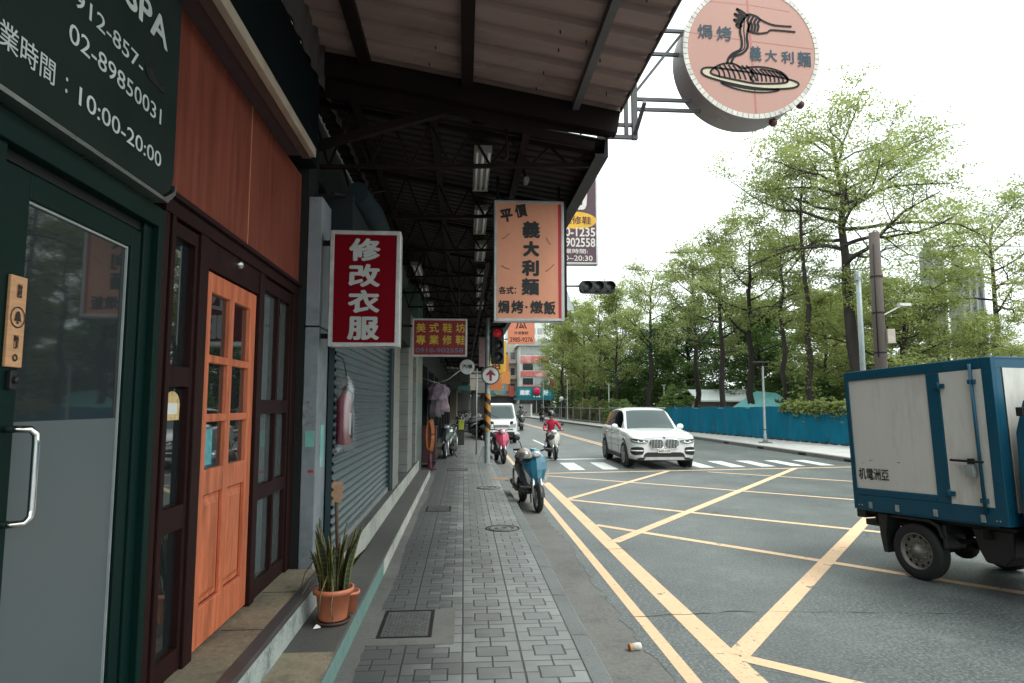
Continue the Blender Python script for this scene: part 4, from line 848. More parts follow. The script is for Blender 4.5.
# the round spaghetti sign
def spaghetti_sign():
    cx, cy, cz, R0 = 2.70, 5.70, 5.135, 0.655
    t = thing('round_sign', 'big round pink sign with a noodle plate and fork drawing above the road edge', 'shop sign', (cx, cy, cz - R0))
    g = G(); g.lathe([(R0 - 0.03, 0.0), (R0 + 0.012, 0.0), (R0 + 0.012, 0.05), (R0, 0.055), (R0, 0.34), (R0 - 0.04, 0.345), (0.001, 0.345)], 72, (cx, cy, cz), 'Y', smooth=False)
    obj('drum', g, mat('pinkish_grey_drum', (0.42, 0.39, 0.40), 0.45, dirt=(0.07, 0.06, 0.06), dirt_amt=0.7, scale=3), t)
    g = G(); g.lathe([(0.001, -0.004), (R0 - 0.03, -0.004), (R0 - 0.03, 0.004)], 72, (cx, cy, cz), 'Y', smooth=False); obj('face', g, mat('faded_pink_sign_face', (0.50, 0.272, 0.220), 0.45, var=0.06, scale=1.5, dirt=(0.36, 0.18, 0.15), dirt_amt=0.5, stretch=(1, 1, .3)), t)
    g = G()
    for i in range(76):                                    # dashed white rim
        a = 2 * math.pi * i / 76; b = a + 2 * math.pi / 76 * 0.9; r0, r1 = R0 - 0.033, R0 + 0.013
        g.add([(cx + r * math.cos(q), cy - 0.0075, cz + r * math.sin(q)) for r, q in ((r0, a), (r1, a), (r1, b), (r0, b))], [(0, 1, 2, 3)])
    obj('rim_dashes', g, mat('rim_white', (0.70, 0.68, 0.62), 0.5, dirt=(0.2, 0.17, 0.15), dirt_amt=0.6, scale=14), t)
    k = R0 / 334; o = (cx, cy - 0.0045, cz)
    P = lambda *pts: [((x - 400) * k, (255 - y) * k) for x, y in pts]
    pad = smooth2d(P((148, 365), (165, 350), (215, 348), (330, 358), (450, 372), (560, 388), (620, 405), (625, 422), (590, 436), (500, 444), (400, 440), (300, 425), (205, 403), (158, 385)), 5, True)
    g = G(); fillpoly(g, pad, o, FR, FU, 0.001)
    low = smooth2d(P((240, 420), (330, 440), (430, 450), (530, 446), (480, 460), (400, 462), (310, 448)), 5, True); fillpoly(g, low, o, FR, FU, 0.0008)
    obj('plate_paint', g, mat('plate_cream', (0.62, 0.55, 0.40), 0.5), t)
    g = G(); md = smooth2d(P((192, 372), (215, 345), (260, 325), (310, 325), (350, 345), (380, 340), (440, 335), (510, 345), (555, 365), (575, 392), (560, 410), (480, 418), (400, 418), (300, 402), (225, 388)), 5, True)
    fillpoly(g, md, o, FR, FU, 0.002); fillpoly(g, smooth2d(P((360, 92), (385, 82), (385, 120), (372, 190), (372, 235), (350, 265), (310, 285), (296, 325), (276, 325), (285, 295), (305, 270), (345, 250), (352, 200), (348, 150)), 4, True), o, FR, FU, 0.002)
    obj('noodle_paint', g, mat('noodle_tone', (0.44, 0.24, 0.20), 0.5), t)
    g = G(); S = lambda pts, w, c=False, kk=5: ribbon(g, smooth2d(P(*pts), kk, c), w * 1.45 * k, o, FR, FU, 0.0035, c)
    ribbon(g, pad, 10 * k, o, FR, FU, 0.0035, True); ribbon(g, low, 8 * k, o, FR, FU, 0.0035, True); ribbon(g, md, 10 * k, o, FR, FU, 0.0035, True)
    for x in range(8): S(((215 + 22 * x, 350 - 12 * (x > 0) - 8 * (x > 1)), (232 + 24 * x, 365), (236 + 26 * x, 392 + 2 * x)), 6)
    for x in range(8): S(((395 + 20 * x, 342 + 2 * x), (420 + 21 * x, 372 + 2 * x), (425 + 21 * x, 408)), 6)
    S(((390, 352), (400, 372), (392, 395), (405, 412)), 9); S(((440, 345), (520, 358), (570, 385)), 5)
    S(((372, 85), (352, 120), (345, 160), (352, 205), (345, 248), (305, 272), (284, 296), (275, 325)), 8); S(((396, 110), (384, 150), (378, 190), (380, 235), (355, 268), (315, 285), (300, 308), (296, 325)), 8)
    S(((370, 92), (364, 150), (367, 205), (360, 248), (312, 277), (290, 300)), 4)
    S(((605, 122), (545, 121), (500, 115), (455, 96), (430, 78), (395, 68), (378, 78)), 7); S(((623, 149), (560, 146), (500, 145), (480, 158), (435, 165), (395, 158), (380, 150)), 7)
    for a, b, c, d in ((330, 42, 388, 78), (318, 68, 372, 92), (314, 98, 360, 112), (325, 122, 356, 134)): S(((a, b), ((a + c) / 2, (b + d) / 2 - 4), (c, d)), 8, kk=3); S(((a, b), ((a + c) / 2 - 6, (b + d) / 2 + 8), (c - 6, d + 8)), 6, kk=3)
    for q in range(4): S(((398 + 17 * q, 74 + 6 * q), (384 + 17 * q, 100 + 4 * q), (390 + 16 * q, 128), (386 + 15 * q, 156)), 8, kk=4)
    obj('drawing', g, mat('drawing_ink', (0.012, 0.012, 0.013), 0.6, spec=.2), t)
    g = G(); K = lambda s, a, b, c, d: letter(g, s, (o[0] + (a - 400) * k, o[1], o[2] + (255 - d) * k), FR, FU, (b - a) * k, (d - c) * k, 0.022, 0, False, 0.004)
    K('焗', 135, 207, 130, 202); K('烤', 228, 302, 136, 210); K('義', 390, 447, 230, 306); K('大', 465, 526, 245, 306); K('利', 546, 610, 250, 312); K('麵', 628, 696, 248, 326)
    obj('lettering', g, mat('teal_blue_lettering', (0.007, 0.045, 0.075), 0.5), t)
    g = G(); ribbon(g, P((90, 172), (400, 205), (712, 232)), 3 * k, o, FR, FU, 0.0008); ribbon(g, P((383, -75), (400, 255), (412, 575)), 9 * k, o, FR, FU, 0.0009); ribbon(g, P((200, 10), (400, 20), (600, 45)), 2 * k, o, FR, FU, 0.0008)
    obj('seams', g, mat('seam_stain', (0.50, 0.17, 0.15), 0.6), t)
    for a in (-42, -70): g = G(); q = rad(a); g.ball((cx + (R0 + 0.035) * math.cos(q), cy + 0.1, cz + (R0 + 0.035) * math.sin(q)), 0.042, 6); obj('bulb', g, mat('brown_bulb', (0.12, 0.05, 0.045), 0.3), t)
    b = G(); m = 0.03
    for z, x1 in ((4.70, 2.16), (4.60, 2.25), (5.16, 2.06), (5.40, 2.14)): b.bar((1.60, 5.86, z), (x1, 5.86, z), m)
    b.bar((1.60, 5.86, 4.30), (1.60, 5.86, 5.46), 0.05); b.bar((1.52, 5.86, 4.34), (1.52, 5.86, 4.75), .035); b.bar((1.24, 5.86, 4.32), (1.62, 5.86, 4.32), 0.035); b.bar((1.3, 5.86, 4.44), (1.6, 5.86, 4.44), 0.03)
    b.bar((1.60, 5.86, 4.75), (2.1, 5.86, 5.4), 0.025); b.bar((1.40, 5.86, 4.32), (1.34, 5.86, 4.45), 0.02); b.bar((1.60, 5.9, 4.32), (1.60, 5.5, 4.5), .03)
    obj('bracket', b, M['greygirder'], t)
spaghetti_sign()
# purple shoe workshop sign out over the road
t = box_sign('shoe_workshop_sign', 'tall dark purple sign with white numbers and a yellow oval 修鞋 beyond the orange sign', 1.80, 2.735, 4.66, 7.3, 13.0, 0.22, mat('purple_sign_face', (0.085, 0.035, 0.055), 0.42), 0.035)
g = G(); W0 = 13.0005
letter(g, '坊', (1.90, W0, 5.80), FR, FU, 0.66, 0.74, 0.03)
letter(g, '0-1235', (2.05, W0, 5.24), FR, FU, 0.63, 0.19, 0.03); letter(g, '902558', (2.06, W0, 5.02), FR, FU, 0.62, 0.19, 0.03)
letter(g, '業時間:', (2.04, W0, 4.88), FR, FU, 0.48, 0.10, 0.015); letter(g, '0~20:30', (2.04, W0, 4.73), FR, FU, 0.58, 0.11, 0.01)
obj('lettering', g, mat('cream_sign_lettering', (0.72, 0.66, 0.62), 0.5), t)
g = G(); fillpoly(g, [(2.28 + 0.43 * math.cos(a), 5.58 + 0.18 * math.sin(a)) for a in np.arange(0, 6.28, 0.15)], (0, W0, 0), FR, FU, 0.001); obj('oval', g, mat('yellow_oval', (0.74, 0.42, 0.03), 0.5), t)
g = G(); letter(g, '業修鞋', (2.0, W0, 5.495), FR, FU, 0.60, 0.17, 0.015, lift=0.003); obj('oval_lettering', g, mat('maroon_lettering', (0.10, 0.015, 0.03), 0.5), t)
g = G(); g.bar((1.27, 13.1, 5.0), (1.82, 13.1, 5.0), 0.05); g.bar((1.27, 13.1, 6.8), (1.82, 13.1, 6.8), 0.05); g.bar((1.27, 13.1, 4.2), (1.27, 13.1, 7.0), 0.06); obj('bracket', g, M['darksteel'], t)

# ================================================================== SIGNAL POLE
px_, py_ = 0.66, 18.4
t = thing('signal_pole', 'grey signal pole with a yellow and black striped sleeve standing at the kerb', 'pole', (px_, py_, 0.13))
g = G(); g.lathe([(0.082, 0.13), (0.075, 1.0), (0.07, 4.0), (0.06, 5.6)], 16, (px_, py_, 0)); obj('shaft', g, M['galv'], t)
g = G(); g.prism([(px_ - 0.10, 0.13), (px_ - 0.26, 0.13), (px_ - 0.12, 0.62), (px_ - .08, 0.62)], 'Y', py_ - 0.01, py_ + 0.18); g.box(px_ - 0.15, px_ + 0.13, py_ - 0.12, py_ + 0.12, 0.13, 0.15); obj('base_plate', g, M['galv'], t)
def striped():
    m, n, b = nodes_of('hazard_stripes', 0.5); P = n.nodes.new('ShaderNodeNewGeometry').outputs['Position']; s = n.nodes.new('ShaderNodeSeparateXYZ'); n.links.new(P, s.inputs[0])
    q = mth(n, 'FRACT', mth(n, 'ADD', mth(n, 'MULTIPLY', s.outputs[2], 2.9), mth(n, 'MULTIPLY', s.outputs[0], 2.6)))
    n.links.new(mixc(n, mth(n, 'LESS_THAN', q, 0.45), (0.42, 0.19, 0.025), (0.012, 0.012, 0.012)), b.inputs['Base Color']); return m
g = G(); g.lathe([(0.092, 1.05), (0.092, 2.08)], 18, (px_, py_, 0)); obj('striped_sleeve', g, striped(), t)
g = G(); g.tube([(px_, py_, 5.18), (3.3, py_, 5.20)], [0.055, 0.038], 10); obj('mast_arm', g, M['galv'], t)
# horizontal signal
def lens_set(t, cs, axis_h, lit=None):
    for i, (x, z) in enumerate(cs):
        g = G(); g.lathe([(0.001, -0.02), (0.08, -0.015), (0.125, 0.0)], 20, (x, py_ - 0.11, z), 'Y')
        m = M['lens_off'] if i != lit else mat('lit_red_lens', (0.16, 0.006, 0.01), 0.3, emit=(1.0, 0.02, 0.03, 0.10))
        obj('lens', g, m, t)
        g = G(); g.lathe([(0.142, 0.0), (0.142, -0.20), (0.136, -0.20), (0.136, 0.0)], 20, (x, py_ - 0.11, z), 'Y', arc=(rad(-30), rad(210))); 
        obj('visor', g, M['black'], t)
M['lens_off'] = mat('dark_signal_lens', (0.045, 0.05, 0.05), 0.25)
t = thing('traffic_light', 'unlit three lens traffic light lying horizontally on the arm over the road', 'traffic light', (3.82, py_, 5.0))
g = G(); x0, x1, z0, z1 = 3.31, 4.35, 4.99, 5.345; r = 0.12; o_ = []
for cx_, cz_, a0 in ((x1 - r, z1 - r, 0), (x0 + r, z1 - r, 90), (x0 + r, z0 + r, 180), (x1 - r, z0 + r, 270)): o_ += [(cx_ + r * math.cos(rad(a0 + q)), cz_ + r * math.sin(rad(a0 + q))) for q in range(0, 91, 18)]
g.prism(o_, 'Y', py_ - 0.11, py_ + 0.10); obj('housing', g, M['black'], t, bevel=0.01)
lens_set(t, ((3.50, 5.168), (3.83, 5.168), (4.16, 5.168)), 'X')
t = thing('traffic_light', 'upright three lens traffic light glowing red on the striped pole', 'traffic light', (0.94, py_, 2.93))
g = G(); g.box(0.76, 1.12, py_ - 0.11, py_ + 0.10, 2.93, 3.98); obj('housing', g, M['black'], t, bevel=0.03)
g = G(); g.box(0.66, 0.80, py_ - 0.02, py_ + 0.02, 3.02, 3.06); g.box(0.66, 0.80, py_ - 0.02, py_ + 0.02, 3.85, 3.89); obj('bracket', g, M['galv'], t)
lens_set(t, ((0.94, 3.79), (0.94, 3.455), (0.94, 3.12)), 'Z', 0)
t = thing('street_sign', 'blank pale back of a square road sign hanging from the signal arm', 'road sign', (2.98, py_, 4.5))
g = G(); g.prism([(2.78, 4.98), (2.95, 5.12), (3.16, 4.50), (2.80, 4.50)], 'Y', py_ + 0.06, py_ + 0.075); obj('plate', g, mat('sign_back_grey', (0.48, 0.52, 0.52), 0.4, 0.3), t)
t = thing('round_road_sign', 'round white road sign with a red upward arrow on the striped pole', 'road sign', (0.74, py_ - 0.1, 2.35))
g = G(); g.lathe([(0.001, 0.0), (0.262, 0.0), (0.262, 0.02), (0.001, 0.02)], 32, (0.74, py_ - 0.12, 2.60), 'Y', smooth=False); obj('disc', g, mat('dark_sign_rim', (0.03, 0.05, 0.05), 0.5), t)
g = G(); g.lathe([(0.001, -0.002), (0.225, -0.002)], 32, (0.74, py_ - 0.12, 2.60), 'Y', smooth=False); obj('face', g, mat('off_white_sign', (0.55, 0.53, 0.52), 0.5), t)
g = G(); fillpoly(g, [(-.035, -.15), (.035, -.15), (.035, .02), (.13, -.01), (.13, .03), (.03, .13), (0, .17), (-.03, .13), (-.13, .03), (-.13, -.01), (-.035, .02)], (0.74, py_ - 0.122, 2.60), FR, FU, 0.003); obj('arrow', g, mat('dark_red_arrow', (0.22, 0.015, 0.03), 0.5), t)
# white parking disc on an arm from the wall
t = thing('parking_disc_sign', 'small round white sign with dark lettering on a slanting arm in the arcade', 'road sign', (0.10, 22, 3.05))
g = G(); g.lathe([(0.001, 0.0), (0.25, 0.0), (0.25, 0.02), (0.001, 0.02)], 28, (0.10, 22, 3.05), 'Y', smooth=False); obj('disc', g, mat('sign_white', (0.7, 0.72, 0.7), 0.5), t)
g = G(); letter(g, '汽/機', (0.10, 21.998, 3.06), FR, FU, 0.34, 0.14, 0.03, center=True); obj('lettering', g, mat('dark_green_ink', (0.02, 0.05, 0.045), 0.5), t)
g = G(); g.tube([(-0.12, 22.02, 2.95), (-0.55, 22.02, 2.62), (-1.25, 22.02, 2.4)], 0.022, 8); g.tube([(0.42, 22.02, 3.0), (.42, 22.02, 0.13)], 0.025, 8); g.bar((0.3, 22.02, 3.12), (0.44, 22.02, 3.12), .03); obj('arm', g, M['galv'], t)

# ================================================================== SMALL THINGS ALONG THE SHOPS
# potted snake plant
def snake_plant():
    cx, cy, z = -0.905, 4.79, 0.2875
    t = thing('potted_plant', 'snake plant with banded spear leaves in a cracked terracotta pot on the step', 'potted plant', (cx, cy, z))
    M['terra'] = mat('terracotta_plastic', (0.52, 0.165, 0.085), 0.5, var=0.12, dirt=(0.35, 0.17, 0.10), dirt_amt=0.5, scale=7)
    g = G(); c = (cx, cy, z)
    g.lathe([(0.001, 0.02), (0.092, 0.02), (0.098, 0.03), (0.118, 0.20), (0.140, 0.200), (0.143, 0.235), (0.128, 0.236), (0.122, 0.20), (0.001, 0.19)], 32, c); obj('pot', g, M['terra'], t)
    g = G(); g.lathe([(0.001, 0.0), (0.115, 0.0), (0.128, 0.022), (0.120, 0.022), (0.108, 0.012), (0.001, 0.012)], 28, c); obj('saucer', g, mat('brown_saucer', (0.06, 0.035, 0.025), 0.6), t)
    g = G(); g.lathe([(0.001, 0.212), (0.122, 0.205)], 24, c); obj('soil', g, mat('potting_soil', (0.02, 0.015, 0.012), 0.95, bump=.5), t)
    m, n, b = nodes_of('banded_leaf', 0.4); P = n.nodes.new('ShaderNodeNewGeometry').outputs['Position']; s = n.nodes.new('ShaderNodeSeparateXYZ'); n.links.new(P, s.inputs[0])
    w = mth(n, 'SINE', mth(n, 'ADD', mth(n, 'MULTIPLY', s.outputs[2], 190), mth(n, 'MULTIPLY', noise(n, P, 30, 4), 9)))
    n.links.new(mixc(n, ramp(n, w, [(0.4, 0.0), (0.6, 1.0)]), (0.016, 0.030, 0.013), (0.055, 0.075, 0.032)), b.inputs['Base Color']); leafm = m
    edgem = mat('leaf_yellow_edge', (0.17, 0.155, 0.045), 0.45)
    random.seed(21); g = G()
    for i in range(40):
        a = random.uniform(0, 6.28); r = 0.10 * math.sqrt(random.random()); h = random.uniform(0.26, 0.52); le = random.uniform(0.02, 0.30) * (1.9 if i % 5 == 0 else 1)
        bx, by = cx + r * math.cos(a), cy + r * math.sin(a); yaw = random.uniform(0, 6.28); wd = random.uniform(0.018, 0.028); th = random.uniform(0, 6.28)
        L_ = []
        for k in range(10):
            q = k / 9; w_ = wd * (0.75 + 0.55 * q if q < 0.5 else 1.03) * (1 if q < 0.6 else max(0.02, (1 - q) / 0.4) ** 0.7)
            lean = le * h * q ** 1.8; x = bx + math.cos(a) * lean; y = by + math.sin(a) * lean; zz = z + 0.2 + h * q * (1 - 0.25 * le * q); tw = yaw + 0.7 * q
            dx, dy = math.cos(tw), math.sin(tw)
            L_.append([(x - dx * w_, y - dy * w_, zz), (x - dx * w_ * .72 + dy * .004, y - dy * w_ * .72 - dx * .004, zz), (x + dy * 0.009, y - dx * 0.009, zz), (x + dx * w_ * .72 + dy * .004, y + dy * w_ * .72 - dx * .004, zz), (x + dx * w_, y + dy * w_, zz)])
        o = len(g.v); g.v += [p for r_ in L_ for p in r_]
        for k in range(9):
            for j in range(4): g.f.append((o + k * 5 + j, o + k * 5 + j + 1, o + k * 5 + 6 + j, o + k * 5 + 5 + j)); g.s.append(True); g.m.append(1 if j in (0, 3) else 0)
    obj('leaves', g, [leafm, edgem], t, fix=False)
    g = G()
    for pts in ([(cx - .05, cy - .03, z + .3), (cx - .12, cy - .06, z + .34), (cx - .19, cy - .08, z + .22), (cx - .21, cy - .08, z + .17)], [(cx, cy - .06, z + .28), (cx + .02, cy - .13, z + .26), (cx + .015, cy - .15, z + .12), (cx + .03, cy - .15, z + .04)],
                [(cx - .06, cy - .05, z + .42), (cx - .13, cy - .02, z + .43), (cx - .2, cy - .0, z + .33), (cx - .235, cy, z + .2)], [(cx - .03, cy - .09, z + .33), (cx - .06, cy - .135, z + .22), (cx - .065, cy - .15, z + .10)]):
        g.tube([Vector(p) for p in pts], [0.005, 0.006, 0.004, 0.002][:len(pts)], 6)
    obj('withered_leaf', g, mat('dry_leaf', (0.16, 0.12, 0.06), 0.7), t)
    g = G(); g.tube([(cx + .01, cy - .1445, z + .2), (cx + .02, cy - .140, z + .14), (cx + .012, cy - .13, z + .1), (cx + .025, cy - .122, z + .05)], 0.0025, 5); obj('crack', g, M['dark'], t)
snake_plant()
t = thing('small_pot', 'small empty terracotta pot half hidden behind the snake plant', 'pot', (-0.83, 5.0, 0.284))
g = G(); g.lathe([(0.001, 0.0), (0.05, 0.0), (0.07, 0.13), (0.078, 0.13), (0.078, 0.15), (0.068, 0.15), (0.06, 0.05), (0.001, 0.05)], 20, (-0.83, 5.0, 0.2875)); obj('body', g, M['terra'], t)
for x, y, s, lab in ((-0.985, 4.66, 0.022, 'scrap of white paper on the step left of the terracotta pot'), (-0.955, 4.87, 0.013, 'tiny white scrap on the step close behind the terracotta pot')):
    g = G(); g.add([(x - s, y - s, .2885), (x + s * 1.2, y - s * .7, .293), (x + s, y + s, .2885), (x - s * .6, y + s * .8, .305), (x, y, .312)], [(0, 1, 4), (1, 2, 4), (2, 3, 4), (3, 0, 4)]); tag(obj('paper_scrap', g, M['white'], fix=False), lab, 'litter')
t = thing('cardboard_sheet', 'torn brown cardboard piece leaning upright behind the snake plant', 'cardboard', (-1.13, 5.9, 0.5))
g = G(); g.add([(-1.175, 5.885, .96), (-1.075, 5.93, .93), (-1.06, 5.93, 1.10), (-1.085, 5.92, 1.115), (-1.165, 5.885, 1.125), (-1.173, 5.895, .96), (-1.073, 5.94, .93), (-1.058, 5.94, 1.10), (-1.083, 5.93, 1.115), (-1.163, 5.895, 1.125)],
      [(4, 3, 2, 1, 0), (5, 6, 7, 8, 9), (0, 1, 6, 5), (1, 2, 7, 6), (2, 3, 8, 7), (3, 4, 9, 8), (4, 0, 5, 9)]); obj('sheet', g, mat('cardboard', (0.30, 0.18, 0.11), 0.85, var=0.2, scale=14), t)
g = G(); g.tube([(-1.10, 5.95, 0.5), (-1.115, 5.93, 0.95)], 0.014, 8); obj('stick', g, mat('brown_stick', (0.09, 0.05, 0.03), 0.8), t)
# fire extinguisher in a plastic bag hung on the shutter
t = thing('fire_extinguisher', 'red fire extinguisher in a cloudy plastic bag hanging by the shutter edge', 'fire extinguisher', (-1.07, 5.97, 1.38))
g = G(); c = (-1.075, 5.97, 0); g.lathe([(0.001, 1.44), (0.055, 1.44), (0.066, 1.455), (0.066, 1.80), (0.058, 1.85), (0.025, 1.89), (0.022, 1.92), (0.001, 1.92)], 20, c); obj('cylinder', g, mat('faded_red_enamel', (0.26, 0.02, 0.05), 0.35, dirt=(0.35, 0.25, 0.26), dirt_amt=0.4, scale=8), t)
g = G(); g.box(-1.10, -1.03, 5.955, 5.985, 1.92, 1.945); g.bar((-1.09, 5.97, 1.94), (-1.01, 5.97, 1.985), 0.02); g.tube([(-1.05, 5.95, 1.925), (-0.995, 5.94, 1.90), (-0.99, 5.945, 1.7), (-1.0, 5.95, 1.5)], 0.011, 8); obj('valve', g, M['black'], t)
g = G(); g.box(-1.02, -1.006, 5.93, 5.99, 1.53, 1.72); obj('paper_label', g, M['white'], t)
def film():
    m = bpy.data.materials.new('cloudy_plastic'); m.use_nodes = True; n = m.node_tree; n.nodes.clear(); o = n.nodes.new('ShaderNodeOutputMaterial')
    tr = n.nodes.new('ShaderNodeBsdfTransparent'); df = n.nodes.new('ShaderNodeBsdfGlossy'); df.inputs['Roughness'].default_value = .3; df.inputs['Color'].default_value = (.6, .62, .62, 1)
    mx_ = n.nodes.new('ShaderNodeMixShader'); mx_.inputs[0].default_value = .25; n.links.new(tr.outputs[0], mx_.inputs[1]); n.links.new(df.outputs[0], mx_.inputs[2]); n.links.new(mx_.outputs[0], o.inputs[0]); return m
g = G(); random.seed(4); rings = []
for z, r in ((1.37, .08), (1.40, .10), (1.6, .095), (1.8, .098), (1.93, .085), (2.0, .05), (2.06, .02)): rings.append([(-1.06 + (r + random.uniform(-.012, .012)) * math.cos(a) * .9, 5.97 + (r + random.uniform(-.012, .012)) * math.sin(a), z) for a in np.arange(0, 6.28, 0.45)])
g.loft(rings, cap=False); obj('bag', g, film(), t)
g = G(); g.tube([(-1.06, 5.97, 2.05), (-1.09, 5.97, 2.2), (-1.16, 5.9, 2.25)], .006, 6); obj('string', g, M['black'], t)
# things deeper in the arcade
t = thing('hose_stand', 'coil of orange hose on a red stand at the far end of the step', 'hose reel', (-0.86, 17.0, 0.13))
g = G(); g.box(-1.05, -0.70, 16.85, 17.15, 0.13, 0.15); g.lathe([(0.07, 0.17), (0.05, 0.32), (0.035, 0.55), (0.001, .55)], 16, (-0.86, 17, 0)); obj('stand', g, mat('dark_red_stand', (0.08, 0.01, 0.012), 0.6), t)
g = G()
for q in range(6):
    r = 0.36 + 0.012 * q; g.tube([(-0.90 + 0.012 * q + 0.07 * math.cos(a), 17.0 + 0.02 * q, 0.99 + r * math.sin(a)) for a in np.linspace(0, 6.28, 26)], 0.018, 6)
obj('hose', g, mat('orange_hose', (0.30, 0.085, 0.012), 0.5), t)
random.seed(15)
t = thing('hanging_clothes', 'bundle of pale mauve clothes hanging from a rail beside the arcade shops', 'clothes', (-0.95, 21.5, 2.1))
for q in range(10):
    g = G(); y = 20.5 + q * 0.29; w = random.uniform(0.16, 0.30); l = random.uniform(0.5, 1.05); rings = []; x0_ = -0.86 + random.uniform(-.07, .07)
    for k in range(9):
        f_ = k / 8; ww = w * (0.42 + 0.5 * min(1, f_ * 4) + .12 * math.sin(7 * f_ + q)); rings.append([(x0_ + ww * math.cos(a) * (1 + .22 * math.sin(3 * a + q)) + .03 * math.sin(5 * f_ + q), y + 0.06 * math.sin(a) * (1 + f_) + .02 * math.sin(4 * a + 3 * f_), 2.42 - l * f_) for a in np.arange(0, 6.28, 0.35)])
    g.loft(rings); obj('garment', g, [mat('mauve_cloth', (0.25, 0.19, 0.24), 0.9, var=0.45, scale=7), mat('grey_mauve_cloth', (0.14, 0.12, 0.14), 0.9, var=.4, scale=7), mat('dusty_pink_cloth', (0.30, 0.22, 0.25), 0.9, var=.4, scale=7)][q % 3], t)
g = G(); g.tube([(-0.78, 20.3, 2.44), (-0.78, 23.2, 2.44)], 0.016); g.tube([(-0.78, 20.4, 2.44), (-1.3, 20.4, 2.6)], .014); g.tube([(-0.78, 23.1, 2.44), (-1.3, 23.1, 2.6)], .014); obj('rail', g, M['galv'], t)
def plain_box(name, label, cat, x0, x1, y0, y1, z0, z1, m, lid=None, group=None):
    t = thing(name, label, cat, ((x0 + x1) / 2, (y0 + y1) / 2, z0), 0, group); g = G(); g.box(x0, x1, y0, y1, z0, z1 - .04); obj('body', g, m, t, bevel=0.012)
    g = G(); g.box(x0 - .015, x1 + .015, y0 - .015, y1 + .015, z1 - .04, z1); obj('lid', g, lid or m, t, bevel=.01); return t
plain_box('plastic_bin', 'small yellow green plastic bin by the far arcade shops', 'bin', -0.22, 0.0, 27.0, 27.25, 0.75, 1.15, mat('yellow_green_plastic', (0.32, 0.36, 0.03), 0.5))
plain_box('display_counter', 'low dark display counter under the yellow green bin in the arcade', 'counter', -0.75, 0.02, 26.95, 27.9, 0.13, 0.75, mat('dark_counter', (0.03, 0.03, 0.03), 0.6))
plain_box('cabinet', 'dark maroon cabinet against the wall left of the parked black scooter', 'cabinet', -1.2, -0.8, 19.0, 19.9, 0.13, 1.15, mat('maroon_cabinet', (0.06, 0.02, 0.03), 0.5))
t = thing('hanging_sign', 'small bright green shop sign hanging deep in the arcade', 'shop sign', (0.0, 36, 2.9))
g = G(); g.box(-0.35, 0.35, 36, 36.12, 2.55, 2.8); obj('board', g, mat('green_board', (0.015, 0.12, 0.09), 0.5), t); g = G(); g.tube([(-.3, 36.06, 2.8), (-.3, 36.06, 4.3)], .015); g.tube([(.3, 36.06, 2.8), (.3, 36.06, 4.3)], .015); obj('hanger', g, M['darksteel'], t)
t = thing('hanging_sign', 'pinkish brown narrow board hanging beside the red traffic light', 'shop sign', (0.2, 20, 3.1))
g = G(); g.box(0.47, 0.72, 21, 21.1, 3.0, 3.95); obj('board', g, mat('pink_brown_board', (0.25, 0.16, 0.16), 0.6, dirt=(.1, .06, .06), dirt_amt=.7), t); g = G(); g.tube([(.6, 21.05, 3.95), (.6, 21.05, 4.3)], .015); obj('hanger', g, M['darksteel'], t)
# ================================================================== VEHICLES
def cut(o, cutters):
    for k, c in enumerate(cutters):
        me = c.mesh('cutter', [M['black']]); co = bpy.data.objects.new('cutter', me); COL.objects.link(co); co.matrix_world = o.matrix_world.copy()
        co.parent = o.parent; co.location = (0, 0, 0); co.rotation_euler = (0, 0, 0)
        md = o.modifiers.new('cut', 'BOOLEAN'); md.operation = 'DIFFERENCE'; md.object = co; md.solver = 'EXACT'
        bpy.context.view_layer.update()
        dg = bpy.context.evaluated_depsgraph_get(); new = bpy.data.meshes.new_from_object(o.evaluated_get(dg))
        o.modifiers.remove(md); o.data = new; bpy.data.objects.remove(co)
def car_paint(name, col, **k): return mat(name, col, 0.32, 0.0, var=0.03, scale=1.0, coat=0.8, **k)
M['carwhite'] = car_paint('white_car_paint', (0.72, 0.73, 0.72))
M['autoglass'] = glass_mat('car_glass', (0.025, 0.045, 0.043), 0.3, 0.04, 0.75)
M['lampclear'] = mat('clear_lamp', (0.55, 0.58, 0.6), 0.1, 0.3, coat=1.0)
M['amber'] = mat('amber_lamp', (0.6, 0.22, 0.02), 0.2, coat=1.0)
M['redlamp'] = mat('red_lamp', (0.35, 0.01, 0.01), 0.2, coat=1.0)
M['plate'] = mat('white_plate', (0.7, 0.7, 0.68), 0.5)
M['ink'] = mat('plate_ink', (0.02, 0.03, 0.03), 0.5)
M['satin'] = mat('satin_silver', (0.50, 0.50, 0.49), 0.35, 0.6)
M['rimsilver'] = mat('alloy_rim', (0.38, 0.39, 0.40), 0.35, 0.7, var=0.2)

